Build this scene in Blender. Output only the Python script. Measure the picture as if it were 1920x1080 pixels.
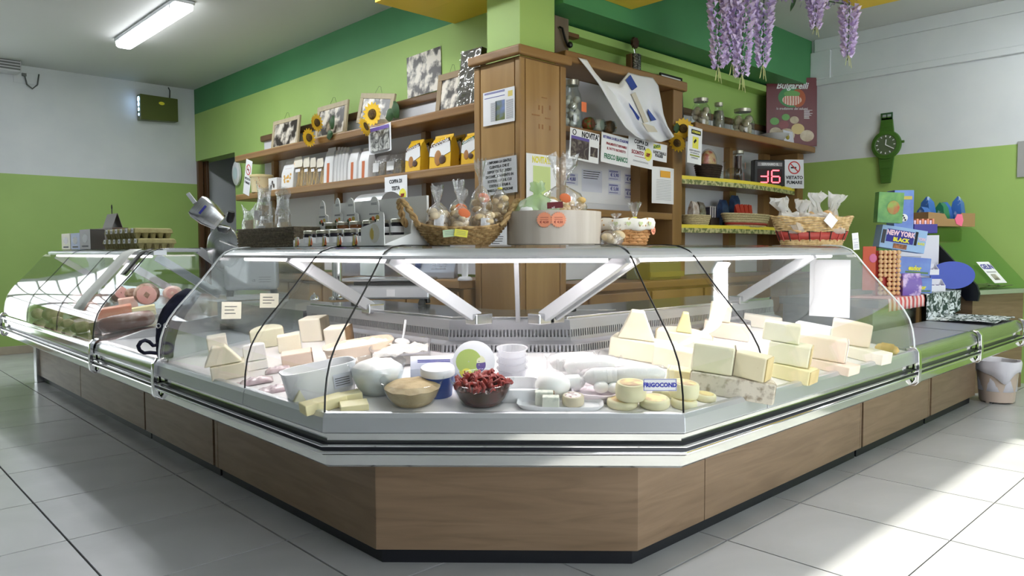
import bpy, bmesh, math, random
from mathutils import Vector, Matrix, noise
PI = math.pi; S2 = math.sqrt(2)
RND = random.Random(11)
for o in list(bpy.data.objects): bpy.data.objects.remove(o)
SC = bpy.context.scene; COL = SC.collection

# ------------------------------------------------------------------ camera
F = 1395.0; CAMZ = 1.12; YAW = -.025; PITCH = -.0505; ROLL = -.004
def _cam():
    cy, sy, cp, sp = math.cos(YAW), math.sin(YAW), math.cos(PITCH), math.sin(PITCH)
    f = Vector((sy*cp, cy*cp, sp)); r = Vector((cy, -sy, 0)); u = r.cross(f)
    cr, sr = math.cos(ROLL), math.sin(ROLL)
    r2 = cr*r + sr*u; u2 = -sr*r + cr*u
    m = Matrix.Rotation(-PI/4, 3, 'Z')          # X = along the right arm, Y = along the left arm
    return m @ r2, m @ u2, m @ f
CR, CU, CF = _cam(); CP = Vector((0, 0, CAMZ))
cam = bpy.data.objects.new('camera', bpy.data.cameras.new('camera'))
cam.matrix_world = Matrix(((CR.x, CU.x, -CF.x, 0), (CR.y, CU.y, -CF.y, 0), (CR.z, CU.z, -CF.z, CAMZ), (0, 0, 0, 1)))
cam.data.sensor_width = 36; cam.data.lens = 36*F/1920; cam.data.clip_start = .05
COL.objects.link(cam); SC.camera = cam

# ------------------------------------------------------------------ world, sun, exposure
W = bpy.data.worlds.new('world'); SC.world = W; W.use_nodes = True
bg = W.node_tree.nodes['Background']
bg.inputs[0].default_value = (.94, .97, 1.0, 1); bg.inputs[1].default_value = 3.0
sun = bpy.data.lights.new('sun_offscreen', 'SUN'); sun.energy = 7.0; sun.angle = .009; sun.color = (1, .93, .82)
so = bpy.data.objects.new('sun_offscreen', sun); COL.objects.link(so)
sd = Vector((.10, 1, -.589)).normalized()
so.rotation_euler = sd.to_track_quat('-Z', 'Y').to_euler(); so.location = (1, -8, 6)
SC.cycles.transparent_max_bounces = 32
SC.view_settings.view_transform = 'Standard'; SC.view_settings.look = 'None'
SC.view_settings.exposure = 0.8; SC.view_settings.gamma = 1; SC.view_settings.use_curve_mapping = False

# ------------------------------------------------------------------ pixel -> place
def ray(x, y): return CF + CR*((x-960)/F) - CU*((y-540)/F)
def on_z(x, y, z): d = ray(x, y); return CP + d*((z-CAMZ)/d.z)
def on_x(x, y, X): d = ray(x, y); return CP + d*(X/d.x)
def on_y(x, y, Y): d = ray(x, y); return CP + d*(Y/d.y)
def on_d(x, y, D): d = ray(x, y); return CP + d*(D*S2/(d.x+d.y))
def depth(p): return (Vector(p)-CP).dot(CF)
def px2m(px, p): return px*depth(p)/F

# ------------------------------------------------------------------ materials
def lin(c):
    out = []
    for v in c:
        v /= 255.0
        out.append(v/12.92 if v <= .04045 else ((v+.055)/1.055)**2.4)
    return tuple(out) + (1,)
MATS = {}
def mat(name, col, rough=.5, metal=0, col2=None, scale=6, stretch=(1, 1, 1), detail=4, lo=.35, hi=.65,
        bump=0, bscale=None, emit=0, trans=0, spec=.5, sss=0, coat=0, dist=0, wave=None, vor=False):
    if name in MATS: return MATS[name]
    m = bpy.data.materials.new(name); m.use_nodes = True; nt = m.node_tree; n = nt.nodes; l = nt.links
    b = n['Principled BSDF']
    b.inputs['Base Color'].default_value = lin(col); b.inputs['Roughness'].default_value = rough
    b.inputs['Metallic'].default_value = metal; b.inputs['Specular IOR Level'].default_value = spec
    if trans: b.inputs['Transmission Weight'].default_value = trans
    if sss: b.inputs['Subsurface Weight'].default_value = sss; b.inputs['Subsurface Radius'].default_value = (.02, .015, .01); b.inputs['Subsurface Scale'].default_value = .3
    if coat: b.inputs['Coat Weight'].default_value = coat; b.inputs['Coat Roughness'].default_value = .08
    if emit: b.inputs['Emission Color'].default_value = lin(col); b.inputs['Emission Strength'].default_value = emit
    if col2 or bump:
        tc = n.new('ShaderNodeTexCoord'); mp = n.new('ShaderNodeMapping'); mp.inputs['Scale'].default_value = stretch
        l.new(tc.outputs['Object'], mp.inputs[0])
        if wave:
            t = n.new('ShaderNodeTexWave'); t.inputs['Scale'].default_value = scale; t.inputs['Distortion'].default_value = dist; t.inputs['Detail'].default_value = 2
            t.bands_direction = wave; fo = t.outputs['Fac']
        elif vor:
            t = n.new('ShaderNodeTexVoronoi'); t.inputs['Scale'].default_value = scale; fo = t.outputs['Distance']
        else:
            t = n.new('ShaderNodeTexNoise'); t.inputs['Scale'].default_value = scale; t.inputs['Detail'].default_value = detail; t.inputs['Distortion'].default_value = dist; fo = t.outputs['Fac']
        l.new(mp.outputs[0], t.inputs['Vector'])
        if col2:
            r = n.new('ShaderNodeValToRGB'); r.color_ramp.elements[0].color = lin(col); r.color_ramp.elements[1].color = lin(col2)
            r.color_ramp.elements[0].position = lo; r.color_ramp.elements[1].position = hi
            l.new(fo, r.inputs[0]); l.new(r.outputs[0], b.inputs['Base Color'])
            if emit: l.new(r.outputs[0], b.inputs['Emission Color'])
        if bump:
            fb = fo
            if bscale:
                t2 = n.new('ShaderNodeTexNoise'); t2.inputs['Scale'].default_value = bscale; t2.inputs['Detail'].default_value = 3
                l.new(mp.outputs[0], t2.inputs['Vector']); fb = t2.outputs['Fac']
            bn = n.new('ShaderNodeBump'); bn.inputs['Strength'].default_value = bump; bn.inputs['Distance'].default_value = .004
            l.new(fb, bn.inputs['Height']); l.new(bn.outputs[0], b.inputs['Normal'])
    MATS[name] = m; return m
def clear(name, tint=(255, 255, 255), base=.05, top=.9, rough=.02, haze=0, hcol=(235, 235, 240), crinkle=0, cscale=60, power=4.0):
    """thin clear sheet: transparent + gloss rising to grazing + optional milky film"""
    if name in MATS: return MATS[name]
    m = bpy.data.materials.new(name); m.use_nodes = True; nt = m.node_tree; n = nt.nodes; l = nt.links
    n.remove(n['Principled BSDF']); out = n['Material Output']
    tr = n.new('ShaderNodeBsdfTransparent'); tr.inputs[0].default_value = lin(tint)
    gl = n.new('ShaderNodeBsdfGlossy'); gl.inputs['Roughness'].default_value = rough
    lw = n.new('ShaderNodeLayerWeight'); lw.inputs['Blend'].default_value = .5
    pw = n.new('ShaderNodeMath'); pw.operation = 'POWER'; pw.inputs[1].default_value = power
    ma = n.new('ShaderNodeMath'); ma.operation = 'MULTIPLY_ADD'; ma.inputs[1].default_value = top; ma.inputs[2].default_value = base
    l.new(lw.outputs['Facing'], pw.inputs[0]); l.new(pw.outputs[0], ma.inputs[0])
    mx = n.new('ShaderNodeMixShader'); l.new(ma.outputs[0], mx.inputs[0])
    if haze:
        df = n.new('ShaderNodeBsdfDiffuse'); df.inputs[0].default_value = lin(hcol)
        tl = n.new('ShaderNodeBsdfTranslucent'); tl.inputs[0].default_value = lin(hcol)
        dm = n.new('ShaderNodeMixShader'); dm.inputs[0].default_value = .5
        l.new(df.outputs[0], dm.inputs[1]); l.new(tl.outputs[0], dm.inputs[2])
        m2 = n.new('ShaderNodeMixShader'); m2.inputs[0].default_value = haze
        l.new(tr.outputs[0], m2.inputs[1]); l.new(dm.outputs[0], m2.inputs[2]); l.new(m2.outputs[0], mx.inputs[1])
    else: l.new(tr.outputs[0], mx.inputs[1])
    l.new(gl.outputs[0], mx.inputs[2]); l.new(mx.outputs[0], out.inputs[0])
    if crinkle:
        tc = n.new('ShaderNodeTexCoord'); t = n.new('ShaderNodeTexNoise'); t.inputs['Scale'].default_value = cscale; t.inputs['Detail'].default_value = 3; t.inputs['Distortion'].default_value = 1.5
        bn = n.new('ShaderNodeBump'); bn.inputs['Strength'].default_value = crinkle; bn.inputs['Distance'].default_value = .01
        l.new(tc.outputs['Object'], t.inputs['Vector']); l.new(t.outputs['Fac'], bn.inputs['Height'])
        l.new(bn.outputs[0], gl.inputs['Normal'])
    MATS[name] = m; return m

M_WHITE = mat('white_paint', (226, 229, 232), .6, col2=(220, 224, 228), scale=3, bump=.02, bscale=120)
M_CEIL = mat('ceiling_paint', (214, 216, 214), .8, bump=.02, bscale=150, scale=3)
M_LIME = mat('lime_green_paint', (168, 200, 112), .55, col2=(164, 196, 109), scale=2, bump=.02, bscale=140)
M_GREEN = mat('dark_green_paint', (76, 146, 92), .55, col2=(72, 140, 88), scale=2, bump=.02, bscale=140)
M_YELLOW = mat('yellow_paint', (240, 205, 70), .55)
M_TILE = mat('stone_tile', (200, 201, 203), .27, col2=(178, 179, 180), scale=1.3, detail=7, dist=.8, lo=.35, hi=.75, bump=.03, bscale=14, spec=.45)
M_GROUT = mat('grout', (30, 30, 32), .9)
M_BASEB = mat('stone_baseboard', (196, 184, 164), .5, col2=(180, 168, 150), scale=5)
M_PINE = mat('pine_wood', (168, 132, 84), .38, col2=(141, 106, 64), scale=2.2, stretch=(1, 1, .16), dist=1.2, detail=5, bump=.03, spec=.4)
M_PINEH = mat('pine_wood_horizontal', (164, 127, 80), .38, col2=(134, 98, 58), scale=2.2, stretch=(.9, .16, 6), dist=1.0, detail=5, bump=.03, spec=.4)
M_PINEX = mat('pine_wood_along', (164, 127, 80), .38, col2=(134, 98, 58), scale=2.2, stretch=(.16, .9, 6), dist=1.0, detail=5, bump=.03, spec=.4)
M_PINED = mat('dark_pine', (112, 78, 46), .5, col2=(88, 60, 36), scale=3, stretch=(1, 1, .2), dist=1)
M_LAM = mat('walnut_laminate', (146, 122, 98), .36, col2=(122, 100, 78), scale=2.6, stretch=(.7, .7, 7), dist=1.6, detail=6, lo=.3, hi=.72, spec=.35)
M_STEEL = mat('brushed_steel', (205, 206, 208), .24, 1, col2=(190, 191, 194), scale=8, stretch=(1, 1, 40), bump=.01)
M_DECKS = mat('deck_steel', (178, 180, 188), .42, .7, bump=.02, bscale=60, scale=10)
M_MIRROR = mat('polished_steel', (226, 227, 226), .09, 1, bump=.02, bscale=3, scale=3)
M_ALU = mat('satin_aluminium', (206, 209, 213), .34, .75)
M_LACQ = mat('white_lacquer', (222, 222, 226), .3, .1)
M_CANO = mat('canopy_white', (184, 186, 189), .35, .1)
M_CHROME = mat('chrome', (235, 235, 238), .07, 1)
M_DARK = mat('dark_rubber', (26, 28, 36), .4, spec=.4)
M_BLACK = mat('black_plastic', (18, 18, 20), .35)
M_TOE = mat('black_plinth', (20, 22, 30), .45)
M_NAVY = mat('navy_cloth', (22, 24, 44), .9, col2=(30, 33, 58), scale=40, bump=.15, bscale=90)
M_GRAN = mat('grey_granite', (84, 87, 86), .16, col2=(62, 66, 66), scale=60, detail=3)
M_SLOT = mat('slot_dark', (22, 22, 26), .7)
M_GLASS = clear('counter_glass', (252, 253, 253), .035, .7)
M_GLASSE = clear('end_glass', (244, 247, 247), .05, .7)
M_PAPER = mat('paper_white', (240, 240, 242), .7)
M_INK = mat('ink_black', (28, 28, 34), .7)
M_INKR = mat('ink_red', (150, 30, 46), .7)
M_INKG = mat('ink_green', (40, 120, 84), .7)
M_INKB = mat('ink_blue', (52, 54, 150), .7)
M_LAMP = mat('lamp_diffuser', (250, 252, 255), .4, emit=6)
M_TUBE = mat('case_tube', (255, 244, 246), .4, emit=5)

# ------------------------------------------------------------------ mesh builder
class MB:
    def __init__(s): s.v = []; s.f = []; s.m = []; s.k = 0; s.T = Matrix.Identity(4)
    def add(s, vs, fs, k=None):
        o = len(s.v); T = s.T
        s.v += [tuple(T @ Vector(v)) for v in vs]
        s.f += [tuple(i+o for i in f) for f in fs]; s.m += [s.k if k is None else k]*len(fs); return s
    def box(s, x0, x1, y0, y1, z0, z1, k=None):
        return s.add([(x0, y0, z0), (x1, y0, z0), (x1, y1, z0), (x0, y1, z0), (x0, y0, z1), (x1, y0, z1), (x1, y1, z1), (x0, y1, z1)],
                     [(0, 3, 2, 1), (4, 5, 6, 7), (0, 1, 5, 4), (1, 2, 6, 5), (2, 3, 7, 6), (3, 0, 4, 7)], k)
    def cbox(s, c, d, k=None):
        return s.box(c[0]-d[0]/2, c[0]+d[0]/2, c[1]-d[1]/2, c[1]+d[1]/2, c[2]-d[2]/2, c[2]+d[2]/2, k)
    def loft(s, rings, caps=True, closed=True, k=None):
        n = len(rings[0]); vs = [p for r in rings for p in r]; fs = []
        for i in range(len(rings)-1):
            for j in range(n if closed else n-1):
                a = i*n+j; b = i*n+(j+1) % n; fs.append((a, b, b+n, a+n))
        if caps and closed:
            fs.append(tuple(reversed(range(n)))); o = (len(rings)-1)*n; fs.append(tuple(range(o, o+n)))
        return s.add(vs, fs, k)
    def prism(s, poly, z0, z1, k=None, taper=1):
        cx = sum(p[0] for p in poly)/len(poly); cy = sum(p[1] for p in poly)/len(poly)
        return s.loft([[(p[0], p[1], z0) for p in poly], [(cx+(p[0]-cx)*taper, cy+(p[1]-cy)*taper, z1) for p in poly]], k=k)
    def prismy(s, poly, y0, y1, k=None):      # poly in xz
        return s.loft([[(p[0], y1, p[1]) for p in poly], [(p[0], y0, p[1]) for p in poly]], k=k)
    def prismx(s, poly, x0, x1, k=None):      # poly in yz
        return s.loft([[(x0, p[0], p[1]) for p in poly], [(x1, p[0], p[1]) for p in poly]], k=k)
    def lathe(s, prof, n=24, c=(0, 0, 0), k=None, sx=1, sy=1, caps=True):
        return s.loft([[(c[0]+r*sx*math.cos(2*PI*i/n), c[1]+r*sy*math.sin(2*PI*i/n), c[2]+z) for i in range(n)] for r, z in prof], caps, k=k)
    def tube(s, pts, r, n=6, k=None, closed=False, flat=1):
        P = [Vector(p) for p in pts]; rings = []; up = None
        for i, p in enumerate(P):
            if closed: t = P[(i+1) % len(P)]-P[i-1]
            else: t = P[min(i+1, len(P)-1)]-P[max(i-1, 0)]
            if t.length < 1e-9: t = Vector((0, 0, 1))
            t.normalize()
            if up is None: up = Vector((0, 0, 1)) if abs(t.z) < .9 else Vector((1, 0, 0))
            a = t.cross(up)
            if a.length < 1e-6: a = t.cross(Vector((1, .1, 0)))
            a.normalize(); b = a.cross(t).normalized(); up = b
            rr = r[i] if isinstance(r, (list, tuple)) else r
            rings.append([p + a*(rr*math.cos(2*PI*j/n)) + b*(rr*flat*math.sin(2*PI*j/n)) for j in range(n)])
        if closed: rings.append(rings[0])
        return s.loft(rings, not closed, k=k)
    def ball(s, c, r, n=8, m=6, k=None, sq=(1, 1, 1)):
        rings = []
        for i in range(m+1):
            a = PI*i/m; rr = max(math.sin(a), .02)*r
            rings.append([(c[0]+rr*sq[0]*math.cos(2*PI*j/n), c[1]+rr*sq[1]*math.sin(2*PI*j/n), c[2]-r*sq[2]*math.cos(a)) for j in range(n)])
        return s.loft(rings, True, k=k)
    def grid(s, fn, nu, nv, k=None):
        vs = [tuple(fn(i/nu, j/nv)) for j in range(nv+1) for i in range(nu+1)]
        fs = [(j*(nu+1)+i, j*(nu+1)+i+1, (j+1)*(nu+1)+i+1, (j+1)*(nu+1)+i) for j in range(nv) for i in range(nu)]
        return s.add(vs, fs, k)
    def mesh(s, name, mats, smooth=None):
        me = bpy.data.meshes.new(name); me.from_pydata(s.v, [], s.f)
        for m in mats: me.materials.append(m)
        if len(mats) > 1:
            for p, k in zip(me.polygons, s.m): p.material_index = k
        bm = bmesh.new(); bm.from_mesh(me); bmesh.ops.recalc_face_normals(bm, faces=bm.faces); bm.to_mesh(me); bm.free()
        if smooth is not None:
            for p in me.polygons: p.use_smooth = True
            me.set_sharp_from_angle(angle=math.radians(smooth))
        me.update(); return me
    def build(s, name, mats, parent=None, loc=(0, 0, 0), rot=(0, 0, 0), bevel=0, smooth=None, seg=2, world=False, solid=0, sub=0):
        if not isinstance(mats, (list, tuple)): mats = [mats]
        if world and parent is not None:
            off = parent.matrix_basis.translation
            if parent.parent: off = off + parent.parent.matrix_basis.translation
            s.v = [(x-off.x, y-off.y, z-off.z) for x, y, z in s.v]
        o = bpy.data.objects.new(name, s.mesh(name, mats, smooth)); COL.objects.link(o)
        o.location = loc; o.rotation_euler = rot
        if parent: o.parent = parent
        if solid: q = o.modifiers.new('solid', 'SOLIDIFY'); q.thickness = solid; q.offset = 0
        if bevel: q = o.modifiers.new('bevel', 'BEVEL'); q.width = bevel; q.segments = seg; q.limit_method = 'ANGLE'; q.angle_limit = .6
        if sub: q = o.modifiers.new('sub', 'SUBSURF'); q.levels = sub; q.render_levels = sub
        return o
def tag(o, label, cat, group=None):
    o['label'] = label; o['category'] = cat
    if group: o['group'] = group
    return o
def thing(name, label, cat, loc=(0, 0, 0), rotz=0, group=None, rot=None):
    o = bpy.data.objects.new(name, None); COL.objects.link(o); o.empty_display_size = .05
    o.location = loc; o.rotation_euler = rot if rot else (0, 0, rotz)
    return tag(o, label, cat, group)
def struct(o): o['kind'] = 'structure'; return o
def kids(o): return [c for c in COL.objects if c.parent == o]
def dup(root, loc, rotz=None, label=None, group=None, scale=None, rot=None):
    r = root.copy(); COL.objects.link(r); r.location = loc
    if rotz is not None: r.rotation_euler = (0, 0, rotz)
    if rot is not None: r.rotation_euler = rot
    if scale: r.scale = scale if isinstance(scale, tuple) else (scale,)*3
    if label: r['label'] = label
    if group: r['group'] = group
    for ch in root.children:
        c = ch.copy(); COL.objects.link(c); c.parent = r
        for g in ch.children:
            d = g.copy(); COL.objects.link(d); d.parent = c
    return r
def text(s, size, m, parent, loc, rot=(PI/2, 0, 0), bold=0, name='lettering', shear=0, sx=1, align='CENTER', ext=.0004):
    cu = bpy.data.curves.new('t', 'FONT'); cu.body = s; cu.size = size; cu.align_x = align; cu.align_y = 'CENTER'
    cu.offset = bold; cu.shear = shear; cu.extrude = ext; cu.resolution_u = 2
    t = bpy.data.objects.new('t', cu); me = bpy.data.meshes.new_from_object(t); bpy.data.objects.remove(t); bpy.data.curves.remove(cu)
    me.materials.clear(); me.materials.append(m); sz = 1
    if me.vertices and 'sw' in parent:
        xs = [v.co.x for v in me.vertices]; wd = (max(xs)-min(xs))*sx; lim = parent['sw']*.9
        if wd > lim: k = lim/wd; sx *= k; sz = max(.7, k)
    o = bpy.data.objects.new(name, me); COL.objects.link(o); o.location = loc; o.rotation_euler = rot; o.scale = (sx, sz, 1)
    o.parent = parent; return o
# ------------------------------------------------------------------ the room
CEIL = 3.17; WX = 3.67; WY = 3.75; WL = 9.7; WR = 7.3; WF = -3.6; WS = -3.2; PAINT = 1.98
fl = struct(MB().box(WF, WR, WS, WL, -.06, -.008).build('floor', M_GROUT))
def visible(x, y, z=0):
    d = Vector((x, y, z))-CP; w = d.dot(CF)
    if w < .3: return None
    return 960+F*d.dot(CR)/w, 540-F*d.dot(CU)/w
TPX, TPY, TX0, TY0 = .612, .595, 1.316, 1.472
tm = MB(); tm.box(.004, TPX-.004, .004, TPY-.004, -.008, 0)
tmesh = tm.mesh('tile', [M_TILE])
for i in range(-9, 11):
    for j in range(-8, 14):
        x = TX0+i*TPX; y = TY0+j*TPY
        if x < WF or x+TPX > WR+.4 or y < WS or y+TPY > WL+.3: continue
        if x > 1.9 and y > 2.0: continue
        q = [visible(x+a*TPX, y+b*TPY) for a in (0, 1) for b in (0, 1)]
        near = x < 2.2 and x > -1.6 and y > -1.6 and y < 2.6 and x+y > .6
        if not near and not any(p and -700 < p[0] < 2900 and p[1] < 2600 for p in q): continue
        t = bpy.data.objects.new('tile', tmesh); COL.objects.link(t); t.location = (x, y, 0); t.parent = fl
ce = struct(MB().box(WF, WR+1.5, WS, WL, CEIL, CEIL+.1).build('ceiling', M_CEIL))
# far left wall, painted lime below, white above
LW = (-.25, 1.2, .1, 2.75)
w = MB()
w.box(LW[0], .55, WL, WL+.15, LW[2], 1.0, 0)
for a, b in ((WF, LW[0]), (LW[1], WX+.1)): w.box(a, b, WL, WL+.15, PAINT, CEIL, 1); w.box(a, b, WL, WL+.15, -.05, PAINT, 0)
w.box(LW[0], LW[1], WL, WL+.15, -.05, LW[2], 0); w.box(LW[0], LW[1], WL, WL+.15, LW[3], CEIL, 1)
struct(w.build('wall_left', [M_LIME, M_WHITE]))
b_ = MB(); b_.box(WF, WX, WL-.015, WL, 0, .09); struct(b_.build('baseboard_left', M_BASEB, bevel=.004))
# back wall behind the left shelves, doorway at its far end
DY0 = on_x(441, 330, WX).y; DZ = 2.27; BAND = 2.86
w = MB()
w.box(WX, WX+.18, 3.81, DY0, -.05, BAND, 0); w.box(WX, WX+.18, DY0, WL, DZ, BAND, 0); w.box(WX, WX+.18, 3.81, WL, BAND, CEIL, 1)
struct(w.build('wall_back_left', [M_LIME, M_GREEN]))
w = MB(); w.box(WX+1.45, WX+1.6, 6.5, WL, -.05, CEIL); w.box(WX+.1, WX+1.6, WL, WL+.15, -.05, CEIL); w.box(WX+.181, WX+1.45, 6.5, 6.6, -.05, CEIL); struct(w.build('wall_corridor', M_WHITE))
w = MB(); w.box(WX+.0, WX+.06, WL-.075, WL-.02, 0, DZ); w.box(WX+.08, WX+.11, WL-.14, WL-.02, 0, DZ)
struct(w.build('trim_1', M_PINED, bevel=.004))
# wall behind the right shelves with its dropped beam
w = MB(); w.box(WX+.04, WR+.2, WY, WY+.18, -.05, CEIL, 0); struct(w.build('wall_back_right', M_LIME))
w = MB(); w.box(WX+.0, WR, 3.36, WY, 2.74, CEIL, 0); struct(w.build('trim_2', M_GREEN))
w = MB(); w.box(WX, WR, 3.62, WY, 2.66, 2.72); struct(w.build('trim_3', M_LIME, bevel=.004))
# pillar
struct(MB().box(3.34, 3.66, 3.43, 3.74, 2.336, CEIL).build('wall_pillar', M_LIME))
# right wall
w = MB(); w.box(WR, WR+.15, WS, WY, PAINT, CEIL, 1); w.box(WR, WR+.15, WS, WY, -.05, PAINT, 0)
struct(w.build('wall_right', [M_LIME, M_WHITE]))
w = MB()
w.box(WR-.03, WR, WS, 3.32, 2.72, 2.78); w.box(WR-.03, WR, WS, 3.32, 3.05, CEIL); w.box(WR-.03, WR, 3.16, 3.36, 2.78, 3.05); w.box(WR-.018, WR, WS, 3.16, 2.78, 3.05)
struct(w.build('trim_4', M_WHITE, bevel=.006))
# walls on the street side, behind the camera: shop windows
def holed(name, fn, a0, a1, holes, m, z1=CEIL):
    w = MB(); cur = a0
    for h0, h1, s0, s1 in holes:
        fn(w, cur, h0, -.05, z1); fn(w, h0, h1, -.05, s0); fn(w, h0, h1, s1, z1); cur = h1
    fn(w, cur, a1, -.05, z1); return struct(w.build(name, m))
FH = []          # nothing in the photograph tells of windows on this side
holed('wall_front', lambda w, a, b, z0, z1: w.box(WF-.2, WF, a, b, z0, z1), WS, WL, FH, M_WHITE)
SH = [(.2, 4.75, .1, 2.65)]          # the opening behind the sun patch
holed('wall_side', lambda w, a, b, z0, z1: w.box(a, b, WS-.2, WS, z0, z1), WF, WR, SH, M_WHITE)
wn = 0
w = MB(); yy = WL+.04
w.box(LW[0], LW[1], yy, yy+.05, LW[2], LW[2]+.05); w.box(LW[0], LW[1], yy, yy+.05, LW[3]-.05, LW[3])
for xv in (LW[0], .5, .82, LW[1]-.05): w.box(xv, xv+.05, yy, yy+.05, LW[2]+.05, LW[3]-.05)
for zv in (.98, 1.25, 1.45, 1.65, 1.85, 2.05, 2.25, 2.45): w.box(LW[0]+.05, LW[1]-.05, yy+.01, yy+.04, zv, zv+.022)
fr = struct(w.build('window_2', M_ALU))
MB().box(LW[0]+.05, LW[1]-.05, yy+.052, yy+.06, LW[2]+.05, LW[3]-.05).build('pane', clear('window_glass', (250, 252, 252), .04, .6), fr)
for ax, hs in (('x', FH), ('y', SH)):
    for a, b, z0, z1 in hs:
        wn += 1; w = MB(); t = .05
        def bar(a0, a1, c0, c1):
            if ax == 'x': w.box(WF-.12, WF-.06, a0, a1, c0, c1)
            else: w.box(a0, a1, WS-.12, WS-.06, c0, c1)
        bar(a, a+t, z0, z1); bar(b-t, b, z0, z1); bar(a+t, b-t, z0, z0+t); bar(a+t, b-t, z1-t, z1); (b-a > 4) or bar((a+b)/2-t/2, (a+b)/2+t/2, z0+t, z1-t)
        fr = struct(w.build('window_%d' % wn, M_ALU))
        for u0, u1 in ([(a+t, b-t)] if b-a > 4 else ((a+t, (a+b)/2-t/2), ((a+b)/2+t/2, b-t))):
            g = MB()
            if ax == 'x': g.box(WF-.095, WF-.085, u0, u1, z0+t, z1-t)
            else: g.box(u0, u1, WS-.095, WS-.085, z0+t, z1-t)
            g.build('pane', clear('window_glass', (250, 252, 252), .04, .6), fr)
# yellow dropped ceiling panels over the counter
def soffit(name, label, x0, x1, y0, y1, loc):
    t = thing(name, label, 'ceiling panel', loc)
    MB().box(x0, x1, y0, y1, 2.85, 2.865).build('panel_underside', M_YELLOW, t, world=True)
    MB().box(x0+.001, x1-.001, y0+.001, y1-.001, 2.865, CEIL).build('panel_edge', M_LIME, t, world=True)
soffit('dropped_ceiling_panel', 'yellow dropped ceiling panel beside the pillar above the long pine shelf', 2.955, 3.335, 1.9, 4.48, (3.1, 3.2, 2.85))
t = MB(); t.box(3.336, WX-.001, 3.81, 4.48, 2.85, 2.865); o = t.build('dropped_ceiling_panel', M_YELLOW)
tag(o, 'small yellow ceiling panel tucked between pillar and left shelf wall', 'ceiling panel')
soffit('dropped_ceiling_panel', 'yellow dropped ceiling panel in front of the pillar above the right shelves', 3.336, 4.39, 2.24, 3.355, (3.9, 2.8, 2.85))
soffit('dropped_ceiling_panel', 'yellow dropped ceiling panel with purple wisteria hanging at its edge', 3.336, 5.60, .2, 2.23, (4.5, 1.2, 2.85))

# ceiling lamps: one in view, row and right inferred, front added for light
def ceiling_lamp(x, y, label, L=1.6, power=16, rot=0, off=''):
    sfx = '_%s_offscreen' % off if off else ''
    t = thing('fluorescent_ceiling_lamp'+sfx, label, 'ceiling lamp', (x, y, CEIL), rot, 'fluorescent lamps on the ceiling')
    MB().box(-.085, .085, -L/2, L/2, -.035, 0).build('housing', M_ALU, t, bevel=.01)
    p = [(-.075, -.036), (-.07, -.075), (-.05, -.088), (.05, -.088), (.07, -.075), (.075, -.036)]
    d = MB(); d.prismy(p, -L/2+.02, L/2-.02); d.build('diffuser'+sfx, M_LAMP, t, smooth=40)
    for yy in (-L/2+.12, L/2-.12):
        for c0 in (-.08, .074): MB().box(c0, c0+.006, yy-.012, yy+.012, -.06, -.02).build('clip', M_ALU, t)
    a = bpy.data.lights.new('tube_light'+sfx, 'AREA'); a.shape = 'RECTANGLE'; a.size = .13; a.size_y = L-.1; a.energy = power; a.color = (.93, .97, 1)
    ao = bpy.data.objects.new('tube_light'+sfx, a); COL.objects.link(ao); ao.location = (0, 0, -.092); ao.parent = t
    return t
ceiling_lamp(2.32, 7.08, 'long fluorescent lamp on the ceiling over the meat counter')
for lx, ly, rr, nm, lb in ((2.32, 4.55, 0, 'row', 'fluorescent lamp next in the ceiling row over the meat counter'), (2.5, .3, PI/2, 'front', 'unseen fluorescent lamp added on the ceiling before the counter corner'), (6.2, .5, 0, 'right', 'fluorescent lamp on the ceiling over the aisle by the waste bin')):
    ceiling_lamp(lx, ly, lb, rot=rr, off=nm)

# ------------------------------------------------------------------ serving counters
XA, YB, DP = 1.435, 1.56, 2.58
def stL(y): return lambda o: (XA-o, y)
def stR(x): return lambda o: (x, YB-o)
def stCL(o): x = XA-o; return (x, S2*(DP-o)-x)
def stCR(o): y = YB-o; return (S2*(DP-o)-y, y)
def sweep(mb, prof, sts, closed=True, caps=True, k=None):
    rings = [[(*st(o), z) for o, z in prof] for st in sts]
    mb.loft(rings, caps and closed, closed, k); return mb
def o_at(x, y): return max(XA-x, DP-(x+y)/S2, YB-y)
GP = [(.25, .608), (.247, .66), (.238, .715), (.222, .765), (.196, .81), (.165, .85), (.105, .915), (.045, .98), (-.01, 1.045), (-.045, 1.088), (-.075, 1.116), (-.12, 1.134), (-.18, 1.14), (-.52, 1.14)]
def thick(prof, t):
    out = []
    for i, p in enumerate(prof):
        a = prof[max(i-1, 0)]; b = prof[min(i+1, len(prof)-1)]
        dx, dz = b[0]-a[0], b[1]-a[1]; L = math.hypot(dx, dz)
        out.append((p[0]-t*(dz/L), p[1]+t*(dx/L)))
    return prof + out[::-1]
GT = thick(GP, .006)
DECKF, DECKB = .598, .70
def deck_z(o): return DECKF + (.22-o)*(DECKB-DECKF)/.68
def mid(a, b, t):
    return lambda o: (a(o)[0]*(1-t)+b(o)[0]*t, a(o)[1]*(1-t)+b(o)[1]*t)
def shift(st, d, along):       # move a station along an arm
    return lambda o: (st(o)[0]+(d if along == 'x' else 0), st(o)[1]+(d if along == 'y' else 0))
LOWER = [(0, .43), (.242, .43), (.25, .438), (.25, .474), (0, .474)]
RAIL = [(.2, .474), (.262, .474), (.268, .479), (.268, .503), (.262, .509), (.2, .509)]
BEAD = [(.262, .478), (.276, .480), (.278, .484), (.276, .488), (.262, .490)]
BEAD2 = [(.262, .501), (.272, .502), (.273, .506), (.262, .508)]
UPPER = [(0, .509), (.243, .509), (.245, .54), (0, .54)]
PROFA = [(.232, .541), (.258, .541), (.264, .547), (.261, .592), (.254, .606), (.244, .6085), (.232, .6085)]
M_DSTEEL = mat('satin_grey_steel', (132, 134, 142), .32, .35)
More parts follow.
